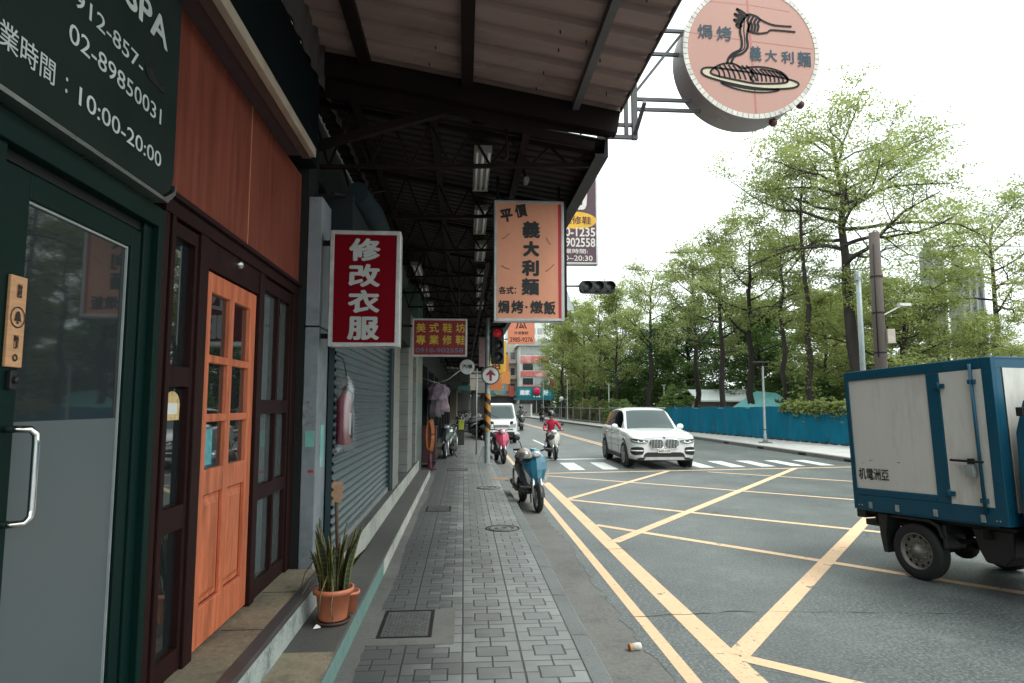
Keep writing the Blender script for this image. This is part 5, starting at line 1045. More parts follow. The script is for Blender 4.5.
def car_wheel(parent, x, y, r, w, spokes=5, side=1, rimm=None, name='wheel'):
    """wheel part with tyre as mesh and rim as sub-part; axis along local Y"""
    g = G(); c = (x, y, r); h = w / 2
    g.lathe([(r * 0.66, -h * .9), (r * 0.72, -h), (r * 0.93, -h), (r * 0.99, -h * 0.7), (r, 0), (r * 0.99, h * 0.7), (r * 0.93, h), (r * 0.72, h), (r * 0.66, h * .9)], 36, c, 'Y')
    ty = obj(name, g, M['rubber'], parent, world=False)
    g = G(); yo = y + side * h * 0.75
    g.lathe([(r * 0.68, 0), (r * 0.68, side * h * 0.2), (r * 0.60, side * h * 0.22), (r * 0.58, -side * h * 0.2)], 30, (x, yo, r), 'Y')
    for k in range(spokes):
        a = 2 * math.pi * k / spokes + 0.3
        for da in (-0.13, 0.13): g.bar((x + r * .15 * math.cos(a), yo + side * .012, r + r * .15 * math.sin(a)), (x + r * .62 * math.cos(a + da), yo + side * .004, r + r * .62 * math.sin(a + da)), r * 0.10, 0.025, up=(0, 1, 0))
    g.lathe([(r * 0.2, -side * .02), (r * 0.19, side * .02), (0.001, side * .025)], 16, (x, yo, r), 'Y')
    obj('rim', g, rimm or M['rimsilver'], ty, world=False)
    g = G(); g.disc((x, y + side * h * 0.2, r), r * 0.66, 'Y', 24); obj('brake_disc', g, M['darksteel'], ty, world=False)
    return ty
def lerp_tab(tab, x):
    xs = [r[0] for r in tab]
    return [float(np.interp(x, xs, [r[i] for r in tab])) for i in range(1, len(tab[0]))]

def make_suv():
    fwd = Vector((-0.025, -1.0)); ang = math.atan2(fwd.y, fwd.x)
    t = thing('parked_car' if False else 'suv', 'white suv with twin upright grilles driving over the zebra crossing', 'car', (5.60, 20.2, 0.0), ang); t.scale = (.955, .955, .955)
    tab = [  # x, z bottom, w bottom, w mid, z mid, w top, z top
        (-2.46, .48, .66, .74, .75, .66, 1.04), (-2.42, .40, .80, .86, .75, .78, 1.10), (-2.30, .32, .90, .95, .76, .88, 1.14), (-2.0, .26, .935, .988, .78, .925, 1.165), (-1.0, .22, .945, 1.0, .74, .95, 1.15),
        (0.0, .22, .945, 1.0, .74, .95, 1.135), (0.9, .22, .945, 1.0, .76, .945, 1.115), (1.3, .22, .945, 1.0, .80, .935, 1.10), (1.9, .23, .94, .992, .82, .905, 1.06), (2.1, .24, .93, .978, .82, .875, 1.035),
        (2.25, .25, .90, .955, .80, .835, 1.005), (2.36, .26, .86, .905, .78, .78, .97), (2.42, .27, .80, .835, .76, .71, .94), (2.46, .30, .66, .69, .74, .58, .91)]
    xs = sorted(set([r[0] for r in tab] + list(np.arange(-2.2, 2.2, 0.2))))
    rings = []
    for x in xs:
        zb, wb, wm, zm, wt, zt = lerp_tab(tab, x)
        cr = 0.025 if x > 0.9 else 0.0
        half = [(0, zb), (wb * .8, zb), (wb, zb + .05), (wb + (wm - wb) * .6, zb + (zm - zb) * .35), (wm, zm), (wm - .004, zm + .08), (wm - (wm - wt) * .35, zm + (zt - zm) * .7), (wt, zt - .02), (wt - .07, zt + .005), (wt * .5, zt + cr * .8), (0, zt + cr)]
        rings.append([(x, y, z) for y, z in half] + [(x, -y, z) for y, z in half[-2:0:-1]])
    g = G(); g.loft(rings); body = obj('body', g, M['carwhite'], t, world=False)
    cs = []
    for ax in (1.50, -1.475):
        for s in (1, -1):
            c = G(); c.lathe([(0.001, -.25), (0.425, -.25), (0.425, .25), (0.001, .25)], 32, (ax, s * 0.95, 0.375), 'Y'); cs.append(c)
    cut(body, cs)
    gh = [  # x, w base, z base, w roof, z roof
        (-2.34, .80, 1.06, .78, 1.10), (-2.15, .86, 1.08, .70, 1.46), (-1.95, .88, 1.08, .655, 1.63), (-1.6, .90, 1.08, .655, 1.70), (-1.0, .91, 1.08, .67, 1.745), (-.4, .91, 1.07, .68, 1.755), (.1, .905, 1.06, .68, 1.725),
        (.35, .90, 1.06, .69, 1.65), (.70, .88, 1.06, .755, 1.38), (1.06, .85, 1.05, .82, 1.085)]
    def sec(x): return lerp_tab(gh, x)
    rings = []
    for x in sorted(set([r[0] for r in gh] + list(np.arange(-2.2, 1.0, .2)))):
        wb, zb, wr, zr = sec(x)
        half = [(0, zb - .05), (wb, zb - .05), (wb, zb), ((wb * .55 + wr * .45), zb + (zr - zb) * .45), (wr + .02, zr - .07 * (zr - zb)), (wr - .05, zr - .01), (wr * .5, zr + .02), (0, zr + .025)]
        rings.append([(x, y, z) for y, z in half] + [(x, -y, z) for y, z in half[-2:0:-1]])
    g = G(); g.loft(rings); obj('cabin', g, M['carwhite'], t, world=False)
    # windscreen and rear screen follow the sloping cabin
    def screen(xa, xb, inset, nm):
        g = G(); vs = []; N = 8
        for i in range(N + 1):
            x = xa + (xb - xa) * i / N; wb, zb, wr, zr = sec(x)
            for j in range(N + 1):
                q = -1 + 2 * j / N; y = q * (wr - inset); z = zr + .026 - .012 * abs(q) ** 2 - (.014 if abs(q) > .9 else 0)
                vs.append((x + (.012 if xa > 0 else -.012), y, z + .008))
        g.add(vs, [(i * (N + 1) + j, i * (N + 1) + j + 1, (i + 1) * (N + 1) + j + 1, (i + 1) * (N + 1) + j) for i in range(N) for j in range(N)], True); return obj(nm, g, M['autoglass'], t, world=False)
    screen(1.03, .30, .055, 'windscreen'); screen(-2.30, -2.0, .08, 'rear_window')
    def side_y(x, z):
        zb, wb, wm, zm, wt, zt = lerp_tab(tab, x)
        P = [(wb, zb + .05), (wb + (wm - wb) * .6, zb + (zm - zb) * .35), (wm, zm), (wm - .004, zm + .08), (wm - (wm - wt) * .35, zm + (zt - zm) * .7), (wt, zt - .02)]
        return float(np.interp(z, [p[1] for p in P], [p[0] for p in P]))
    for s in (1, -1):
        for a, b in ((.64, -.29), (-.31, -1.32), (-1.34, -2.08)):
            g = G(); vs = []; N = 8
            for i in range(N + 1):
                x = a + (b - a) * i / N; wb, zb, wr, zr = sec(x)
                hi = .90 if True else 0
                for t0 in (.16, .48, hi):
                    y = (wb + (wb * .55 + wr * .45 - wb) * t0 / .45) if t0 <= .45 else ((wb * .55 + wr * .45) + (wr + .02 - (wb * .55 + wr * .45)) * (t0 - .45) / .48)
                    vs.append((x, s * (y + .009), zb + (zr - zb) * t0))
            g.add(vs, [(i * 3 + j, i * 3 + j + 1, (i + 1) * 3 + j + 1, (i + 1) * 3 + j) for i in range(N) for j in range(2)], True)
            obj('side_window', g, mat('dark_side_glass', (0.008, 0.01, 0.011), 0.08, coat=.5), t, world=False)
        g = G(); g.tube([(.64, s * .895, 1.09), (.56, s * 1.02, 1.12)], .025, 8); g.ball((.58, s * 1.06, 1.17), .12, 8, (.55, .95, .75)); obj('mirror', g, M['carwhite'], t, world=False)
        g = G(); g.box(-2.1, .3, s * .66 - .015, s * .66 + .015, 1.745, 1.775); obj('roof_rail', g, M['satin'], t, world=False)
        # cladding over the arches and sill
        for ax in (1.50, -1.475):
            g = G(); ys = s * 0.985
            g.lathe([(.425, -s * .06), (.425, s * .022), (.49, s * .012), (.49, -s * .06)], 24, (ax, ys, .375), 'Y', arc=(rad(-8), rad(188))); 
            o = obj('arch_trim', g, mat('grey_black_cladding', (.03, .031, .032), .55), t, world=False)
        g = G(); g.box(-1.05, 1.07, s * .95, s * 1.005, .24, .34); obj('sill_trim', g, MATS['grey_black_cladding'], t, world=False)
        g = G()
        for a, b in ((-.33, .0),): pass
        for q in (.82, -.30, -1.22): g.tube([(q - .04 * (z - .4), s * (side_y(q, z) + .001), z) for z in np.linspace(.36, 1.10, 12)], .005, 5, smooth=False)
        g.tube([(x, s * (side_y(x, .60) + .0), .60) for x in np.linspace(-1.0, 1.0, 14)], .006, 5)
        obj('door_gap', g, M['black'], t, world=False)
        g = G(); g.box(-.22, -.02, s * .985, s * 1.02, .96, .985); obj('door_handle', g, M['carwhite'], t, world=False, bevel=.006); g = G(); g.box(-1.15, -.95, s * .985, s * 1.02, .97, .995); obj('door_handle', g, M['carwhite'], t, world=False, bevel=.006)
        for ax in (1.50, -1.475): car_wheel(t, ax, s * .87, .375, .27, 5, s)
    # face
    fy = [0, .58, .69, .835, .905, .955, .978, .992]; fx = [2.463, 2.463, 2.460, 2.42, 2.36, 2.25, 2.1, 1.9]
    def F(y, z, o=0.012):
        x = float(np.interp(abs(y), fy, fx)) + o
        if z > .86: x -= (z - .86) * .35
        return (x, y, z)
    def patch(poly, nm, m, o=0.012, thick=.03, N=18, K_=4):
        ya, yb = min(p[0] for p in poly), max(p[0] for p in poly); n = len(poly); cols = []
        for i in range(N + 1):
            y = ya + (yb - ya) * min(max(i / N, .004), .996); zs = []
            for q in range(n):
                (y0, z0), (y1, z1) = poly[q], poly[(q + 1) % n]
                if (y0 - y) * (y1 - y) <= 0 and abs(y1 - y0) > 1e-9: zs.append(z0 + (z1 - z0) * (y - y0) / (y1 - y0))
            cols.append((y, min(zs), max(zs)))
        R = [[F(y, a + (b - a) * k / K_, o) for k in range(K_ + 1)] for y, a, b in cols]; w = K_ + 1
        g = G(); g.add([p for r_ in R for p in r_], [(i * w + k, i * w + k + 1, (i + 1) * w + k + 1, (i + 1) * w + k) for i in range(N) for k in range(K_)])
        rim = [r_[0] for r_ in R] + [r_[-1] for r_ in R[::-1]]; m_ = len(rim); g.add(rim + [(p[0] - thick, p[1], p[2]) for p in rim], [(i, (i + 1) % m_, m_ + (i + 1) % m_, m_ + i) for i in range(m_)])
        return obj(nm, g, m, t, world=False)
    for s in (1, -1):
        K = [(s * .035, .66), (s * .06, .60), (s * .34, .585), (s * .42, .68), (s * .43, .80), (s * .37, .865), (s * .09, .875), (s * .04, .82)]
        k = patch(K, 'grille', M['black'], .014)
        g = G()
        for j in range(8): yy = s * (.075 + .044 * j); g.bar(F(yy, .605, .03), F(yy, .86, .03), .014, .02)
        P = [F(y, z, .022) for y, z in K]; g.tube(P + [P[0]], .013, 6); obj('grille_bars', g, M['chrome'], k, world=False)
        H = [(s * .46, .83), (s * .49, .765), (s * .66, .735), (s * .84, .75), (s * .945, .80), (s * .965, .885), (s * .86, .885), (s * .66, .855)]
        h = patch(H, 'headlight', mat('smoked_lamp', (.06, .065, .068), .15, coat=1.0), .014)
        g = G()
        for yy in (.60, .76): c = F(s * yy, .785, .02); g.lathe([(.001, .012), (.036, .008), (.042, -.01)], 14, c, 'X'); 
        g.tube([F(s * yq, zq, .016) for yq, zq in ((.50, .79), (.6, .77), (.7, .768), (.8, .785), (.88, .81), (.94, .845))], .012, 6); obj('lamp_element', g, M['lampclear'], h, world=False)
        A = [(s * .60, .60), (s * .63, .635), (s * .80, .645), (s * .93, .62), (s * .955, .52), (s * .93, .43), (s * .84, .405), (s * .64, .43), (s * .60, .48)]
        a = patch(A, 'air_intake', M['black'], .010)
        g = G(); g.tube([F(s * yq, .535, .012) for yq in (.62, .70, .78, .85, .90, .94)], .018, 8); obj('intake_blade', g, M['carwhite'], a, world=False)
    patch([(-.62, .36), (.62, .36), (.58, .46), (.48, .49), (-.48, .49), (-.58, .46)], 'lower_intake', M['black'], .012)
    patch([(-.80, .30), (-.66, .36), (-.62, .345), (.62, .345), (.66, .36), (.80, .30), (.74, .255), (-.74, .255)], 'lower_lip', M['black'], .010)
    patch([(-.60, .275), (.60, .275), (.56, .35), (-.56, .35)], 'skid_plate', M['satin'], .018)
    pl = patch([(-.19, .475), (.19, .475), (.19, .585), (-.19, .585)], 'number_plate', M['plate'], .034)
    g = G(); letter(g, 'EAZ-1275', (2.50, -.165, .50), (0, 1, 0), (0, 0, 1), .33, .06, .03); obj('plate_lettering', g, M['ink'], pl, world=False)
    g = G(); c = Vector(F(0, .925, .0)); g.lathe([(.001, .03), (.04, .028), (.043, .0)], 20, c, 'X'); em = obj('emblem', g, M['chrome'], t, world=False)
    g = G(); g.lathe([(.001, .034), (.028, .033)], 20, c, 'X'); obj('emblem_centre', g, mat('emblem_blue', (.05, .18, .5), .4), em, world=False)
    g = G()
    for s in (1, -1): g.tube([(.98, s * .08, 1.115), (.82, s * .45, 1.245)], .010, 6)
    obj('wiper', g, M['black'], t, world=False)
    g = G(); g.box(-2.2, 2.2, -.85, .85, .28, .5); obj('underbody', g, M['black'], t, world=False)
    # seats and wheel seen through the glass
    g = G()
    for x, y in ((0.05, .36), (0.05, -.36), (-.95, .4), (-.95, -.4)): g.box(x - .3, x - .12, y - .24, y + .24, .9, 1.34); g.box(x - .27, x - .16, y - .13, y + .13, 1.36, 1.52)
    obj('seats', g, mat('dark_leather', (.03, .028, .026), .6), t, world=False, bevel=.03)
    return t
make_suv()

def make_van():
    t = thing('van', 'white compact van parked at the kerb behind the striped pole', 'van', (1.72, 31.9, 0), -math.pi / 2)
    prof = [(-1.95, .35), (-1.98, .9), (-1.9, 1.72), (-1.7, 1.84), (.55, 1.84), (.80, 1.76), (1.42, 1.06), (1.66, .96), (1.72, .80), (1.74, .42), (1.66, .28), (-1.8, .28)]
    rings = []
    for y, k in ((-.74, .93), (-.70, .98), (-.55, 1.0), (.55, 1.0), (.70, .98), (.74, .93)):
        rings.append([(x * (k if x > 0 else 1 - (1 - k) * .5), y if z < 1.0 else y * (1 - .13 * (z - 1.0) / .84), .28 + (z - .28) * (k * .5 + .5)) for x, z in prof])
    g = G(); g.loft(rings, smooth=False); b = obj('body', g, M['carwhite'], t, world=False, bevel=0.03)
    g = G(); g.add([(.86, -.58, 1.735), (.86, .58, 1.735), (1.40, .655, 1.12), (1.40, -.655, 1.12)], [(0, 1, 2, 3)]); g.v = [(p[0] + .025, p[1], p[2] + .02) for p in g.v]; obj('windscreen', g, M['autoglass'], t, world=False, fix=False)
    for s in (1, -1):
        for a, b_ in ((.98, .1), (.0, -.85), (-.93, -1.75)):
            g = G(); top = lambda x: min(1.68, 1.68 if x < .75 else 1.68 - (x - .75) * 1.1)
            g.add([(a, s * .755, 1.10), (b_, s * .755, 1.10), (b_, s * .672, 1.66), (min(a, .72), s * .672, 1.66)], [(0, 1, 2, 3)]); g.v = [(p[0], p[1] + s * .004, p[2]) for p in g.v]; obj('side_window', g, MATS['dark_side_glass'], t, world=False, fix=False)
        g = G(); g.box(1.0, 1.10, s * .78, s * .90, 1.12, 1.30); obj('mirror', g, M['black'], t, world=False, bevel=.02)
        g = G(); g.prism([(s * .40, .72), (s * .68, .74), (s * .70, .92), (s * .45, .88)], 'X', 1.62, 1.735); obj('headlight', g, M['lampclear'], t, world=False)
        for ax in (1.15, -1.2): car_wheel(t, ax, s * .66, .28, .17, 6, s)
    g = G(); g.box(1.70, 1.765, -.62, .62, .30, .52); obj('lower_intake', g, M['black'], t, world=False, bevel=.01)
    g = G(); g.box(1.70, 1.74, -.35, .35, .72, .84); obj('grille', g, mat('grey_grille', (.2, .21, .21), .5), t, world=False)
    g = G(); g.box(1.762, 1.775, -.17, .17, .52, .62); obj('number_plate', g, M['plate'], t, world=False)
    g = G(); g.tube([(1.42, -.1, 1.16), (1.26, -.55, 1.32)], .01, 6); obj('wiper', g, M['black'], t, world=False)
make_van()

# ---------------------------------------------------------------- box truck
def make_truck():
    a = rad(14); ang = math.atan2(-math.cos(a), math.sin(a))
    t = thing('box_truck', 'small teal box truck with off white side panels, cut by the right edge', 'truck', (4.665, 6.56, 0), ang); t.rotation_euler = (0, -rad(2.6), ang)     # tail heavy: the nose rides high
    # local +X forward, visible side faces -Y and sits at y = 0
    M['truckteal'] = mat('teal_truck_paint', (0.0045, 0.066, 0.115), 0.42, var=0.1, scale=2, dirt=(0.012, 0.05, 0.07), dirt_amt=0.5, spec=.35)
    M['truckpanel'] = mat('off_white_truck_panel', (0.60, 0.585, 0.55), 0.40, var=0.06, scale=1.6, dirt=(0.36, 0.33, 0.28), dirt_amt=0.75, stretch=(2.2, 1, .45), bump=.12, bscale=3)
    s0, s1, z0, z1, w = -0.71, 1.01, 0.65, 2.195, 1.42
    g = G(); g.box(s0 + .03, s1 - .03, .0, w, z0 + .02, z1 - .03); obj('cargo_core', g, M['truckpanel'], t, world=False)
    g = G(); e = -0.028
    for y0, y1, sg in ((e, .02, -1), (w - .02, w + .028, 1)):
        g.box(s0, s0 + .05, y0, y1, z0, z1); g.box(s1 - .10, s1, y0, y1, z0, z1); g.box(s0 + .05, s1 - .10, y0, y1, z1 - .10, z1); g.box(s0 + .05, s1 - .10, y0, y1, z0, z0 + .16); g.box(s0 + .05, .335, y0, y1, z0 + .161, z0 + .23); g.box(.335, .475, y0, y1, z0 + .16, z1 - .10)
    for q in (s0, s1 - .02): g.box(q, q + .02, .02, w - .02, z1 - .10, z1); g.box(q, q + .02, .02, w - .02, z0, z0 + .12); g.box(q, q + .02, .02, .10, z0 + .12, z1 - .1); g.box(q, q + .02, w - .1, w - .02, z0 + .12, z1 - .1)
    g.box(s0, s1, -.02, w + .02, z1 - .03, z1 + .004)
    obj('frame', g, M['truckteal'], t, world=False, bevel=.008)
    g = G(); g.box(s0 + .052, .333, -.012, .0, z0 + .232, z1 - .102); p = obj('side_panel', g, M['truckpanel'], t, world=False)
    g = G(); letter(g, '机電洲亞', (s0 + .09, -.0125, z0 + .33), (1, 0, 0), (0, 0, 1), .40, .13, .022); obj('lettering', g, mat('black_stencil', (.015, .015, .016), .6, dirt=(.3, .29, .27), dirt_amt=.6, scale=30), p, world=False)
    g = G()
    for x, z, l in ((-.56, 1.16, .012), (-.46, 1.19, .02), (-.43, 1.195, .012), (-.1, 1.18, .03)): g.box(x, x + l, -.0125, -.0118, z, z + .008)
    obj('scuffs', g, M['ink'], p, world=False)
    g = G(); g.box(.477, .908, -.022, .0, z0 + .162, z1 - .102); d = obj('cargo_door', g, M['truckpanel'], t, world=False, bevel=.004)
    g = G(); g.tube([(.82, -.045, z0 + .10), (.82, -.045, z1 - .05)], .016, 10)
    for z in (z0 + .22, z1 - .22): g.box(.79, .85, -.06, -.02, z - .02, z + .02)
    obj('locking_bar', g, M['truckteal'], d, world=False)
    g = G(); g.tube([(.54, -.06, 1.235), (.86, -.06, 1.225)], .012, 8); g.box(.72, .76, -.075, -.03, 1.205, 1.255); obj('handle', g, M['darksteel'], d, world=False)
    g = G(); g.box(.69, .77, -.085, -.03, 1.08, 1.195); g.tube([(.71, -.06, 1.195), (.71, -.06, 1.25), (.75, -.06, 1.25), (.75, -.06, 1.195)], .009, 8); obj('padlock', g, M['galv'], d, world=False, bevel=.008)
    for z in (z0 + .26, z1 - .24): g = G(); g.box(.43, .53, -.042, -.02, z - .022, z + .022); g.tube([(.48, -.042, z - .04), (.48, -.042, z + .04)], .012, 8); obj('hinge', g, M['truckteal'], d, world=False)
    g = G()
    for x in (-.5, -.16, .28, .76): g = G(); g.box(x, x + .045, -.038, -.028, z0 + .02, z0 + .09); obj('latch_plate', g, M['galv'], t, world=False, bevel=.003)
    for x in (-.64, -.60, .90, .93): g = G(); g.box(x, x + .015, -.036, -.028, z0 + .04, z0 + .055); obj('bolt', g, M['galv'], t, world=False, bevel=.003)
    g = G(); g.box(s0 - .02, s0, .0, .04, 1.0, 1.05); obj('rear_catch', g, M['black'], t, world=False)
    g = G(); g.box(s1 + .001, s1 + .006, .105, w - .105, z0 + .122, z1 - .102); obj('front_panel', g, M['truckpanel'], t, world=False)
    g = G(); g.box(s0 - .02, s0 + .10, .02, w - .02, z0 - .10, z0 - .01); g.box(s0 - .06, s0 + .13, .18, w - .18, z0 - .20, z0 - .13); g.box(s0 - .02, s0 + .06, .3, .36, z0 - .2, z0); g.box(s0 - .02, s0 + .06, w - .36, w - .3, z0 - .2, z0); obj('rear_bumper', g, M['black'], t, world=False, bevel=.01)
    g = G()
    for x in np.linspace(s0 + .025, s1 - .05, 9): g.ball((x, e - .001, z1 - .05), .007, 4)
    for z in np.linspace(z0 + .2, z1 - .15, 7): g.ball((s0 + .025, e - .001, z), .007, 4); g.ball((s1 - .05, e - .001, z), .007, 4)
    obj('rivets', g, M['truckteal'], t, world=False)
    # chassis
    g = G()
    for y in (.36, w - .42): g.box(s0 + .02, 2.1, y, y + .06, .46, .60)
    g.box(s0 + .1, s1, .05, w - .05, .60, .63)
    for x in (-.5, .3, .7): g.box(x, x + .05, .05, w - .05, .5, .62)
    obj('chassis', g, M['darksteel'], t, world=False)
    g = G(); g.tube([(0, .1, .29), (0, w - .1, .29)], .05, 10); g.ball((0, w / 2, .29), .13, 8); g.tube([(0, w / 2, .3), (1.4, w / 2, .42)], .035, 10)
    for y in (.25, w - .25):
        for k in range(3): g.tube([(-.5 + .04 * k, y, .46 - .02 * k), (0, y, .345 - .02 * k), (.52 - .04 * k, y, .47 - .02 * k)], .014, 6)
    obj('axle', g, M['darksteel'], t, world=False)
    g = G(); g.prism([(.55, .60), (.95, .60), (.93, .36), (.84, .27), (.66, .28), (.60, .40)], 'Y', .10, .45); g.box(.30, .34, .02, .3, .35, .6); obj('fuel_tank', g, M['black'], t, world=False, bevel=.02)
    g = G(); g.prism([(-.42, .62), (-.30, .62), (-.34, .40), (-.33, .22), (-.38, .22), (-.41, .40)], 'Y', .0, .20)
    g.prism([(-.31, .61), (-.2, .625), (.2, .625), (.30, .58), (.34, .46), (.31, .46), (.27, .56), (.18, .60), (-.2, .60)], 'Y', .0, .2); obj('mudguard', g, M['black'], t, world=False)
    M['steelrim'] = mat('grey_steel_rim', (0.20, 0.185, 0.17), 0.45, 0.4, dirt=(.08, .06, .05), dirt_amt=.8, scale=14)
    def truck_wheel(x, y, s, dz=0.0):
        r, w_ = .285, .150; g = G(); h = w_ / 2; c = (x, y, r + dz)
        g.lathe([(r * .62, -h * .9), (r * .70, -h), (r * .92, -h), (r * .985, -h * .75), (r, -h * .3), (r * .985, -h * .25), (r * .985, h * .25), (r, h * .3), (r * .985, h * .75), (r * .92, h), (r * .70, h), (r * .62, h * .9)], 40, c, 'Y')
        ty = obj('wheel', g, M['rubber'], t, world=False)
        g = G(); q = s * h
        g.lathe([(r * .66, q * .9), (r * .62, q * 1.02), (r * .60, q * .85), (r * .58, q * .35), (r * .42, q * .55), (r * .30, q * .50), (r * .24, q * .75), (r * .14, q * .80), (r * .13, q * 1.15), (.001, q * 1.2)], 36, c, 'Y')
        for k in range(10):
            an = 2 * math.pi * k / 10; g.ball((x + r * .335 * math.cos(an), y + q * .62, dz + r + r * .335 * math.sin(an)), .013, 4)
        rim = obj('rim', g, M['steelrim'], ty, world=False)
        g = G()
        for k in range(12):
            an = 2 * math.pi * (k + .5) / 12; g.disc((x + r * .50 * math.cos(an), y + q * .50, dz + r + r * .50 * math.sin(an)), .017, 'Y', 10, s < 0)
        obj('rim_holes', g, M['dark'], rim, world=False, fix=False)
    for x, dz in ((0, 0), (2.0, -.09)): truck_wheel(x, .085, -1, dz); truck_wheel(x, w - .085, 1, dz)
    # cab over the front axle
    def cab_part(nm, g_, *a_, **k_): g_.v = [(p[0] + .15, p[1], p[2]) for p in g_.v]; return obj(nm, g_, *a_, **k_)
    cp = [(.95, .42), (.95, 1.50), (1.02, 1.78), (1.12, 1.86), (1.9, 1.88), (2.05, 1.82), (2.42, 1.15), (2.50, 1.02), (2.52, .45), (2.45, .36), (2.2, .36), (2.17, .52), (2.05, .64), (1.85, .68), (1.65, .64), (1.53, .52), (1.50, .36), (1.0, .36)]
    rings = []
    for y, k in ((.0, 0), (w, 1)): rings.append([(x, (y + (.09 * max(0, z - 1.1) / .78) * (1 if k == 0 else -1)), z) for x, z in cp])
    g = G(); n = len(cp); g.add(rings[0] + rings[1], [tuple(range(n)), tuple(range(2 * n - 1, n - 1, -1))] + [(i, n + i, n + (i + 1) % n, (i + 1) % n) for i in range(n)]); cab_part('cab', g, M['truckteal'], t, world=False, bevel=.025)
    for y, s in ((0, -1), (w, 1)):
        yy = lambda z: y - s * (.09 * max(0, z - 1.1) / .78) + s * .006
        g = G(); P = [(1.22, 1.14), (2.18, 1.14), (1.98, 1.70), (1.22, 1.74)]; g.add([(x, yy(z), z) for x, z in P], [(0, 1, 2, 3)]); cab_part('side_window', g, MATS['dark_side_glass'], t, world=False, fix=False)
        g = G(); 
        for q in ((1.14, .45, 1.14, 1.8), (1.14, 1.8, 2.02, 1.78)): g.bar((q[0], yy(q[1]), q[1]), (q[2], yy(q[3]), q[3]), .012)
        cab_part('door_gap', g, M['black'], t, world=False)
        g = G(); g.box(1.03, 1.09, y + s * .004, y + s * .03, 1.64, 1.72); g.box(1.2, 1.36, y, y + s * .03, 1.0, 1.05); g.box(1.02, 1.06, y, y + s * .02, 1.02, 1.07); cab_part('door_handle', g, M['black'], t, world=False, bevel=.006)
        g = G(); g.box(2.44, 2.535, y - s * .30, y - s * .06, .72, .88); cab_part('headlight', g, M['lampclear'], t, world=False, bevel=.01)
        g = G(); g.box(2.12, 2.2, y + s * .05, y + s * .20, 1.2, 1.45); g.tube([(2.1, y, 1.3), (2.15, y + s * .1, 1.42)], .014); cab_part('mirror', g, M['black'], t, world=False, bevel=.02)
    g = G(); g.add([(2.085, .10, 1.77), (2.085, w - .10, 1.77), (2.425, w - .03, 1.17), (2.425, .03, 1.17)], [(0, 1, 2, 3)]); g.v = [(p[0] + .012, p[1], p[2] + .008) for p in g.v]; cab_part('windscreen', g, M['autoglass'], t, world=False, fix=False)
    g = G(); g.box(2.44, 2.58, .0, w, .36, .55); cab_part('front_bumper', g, M['black'], t, world=False, bevel=.02)
make_truck()

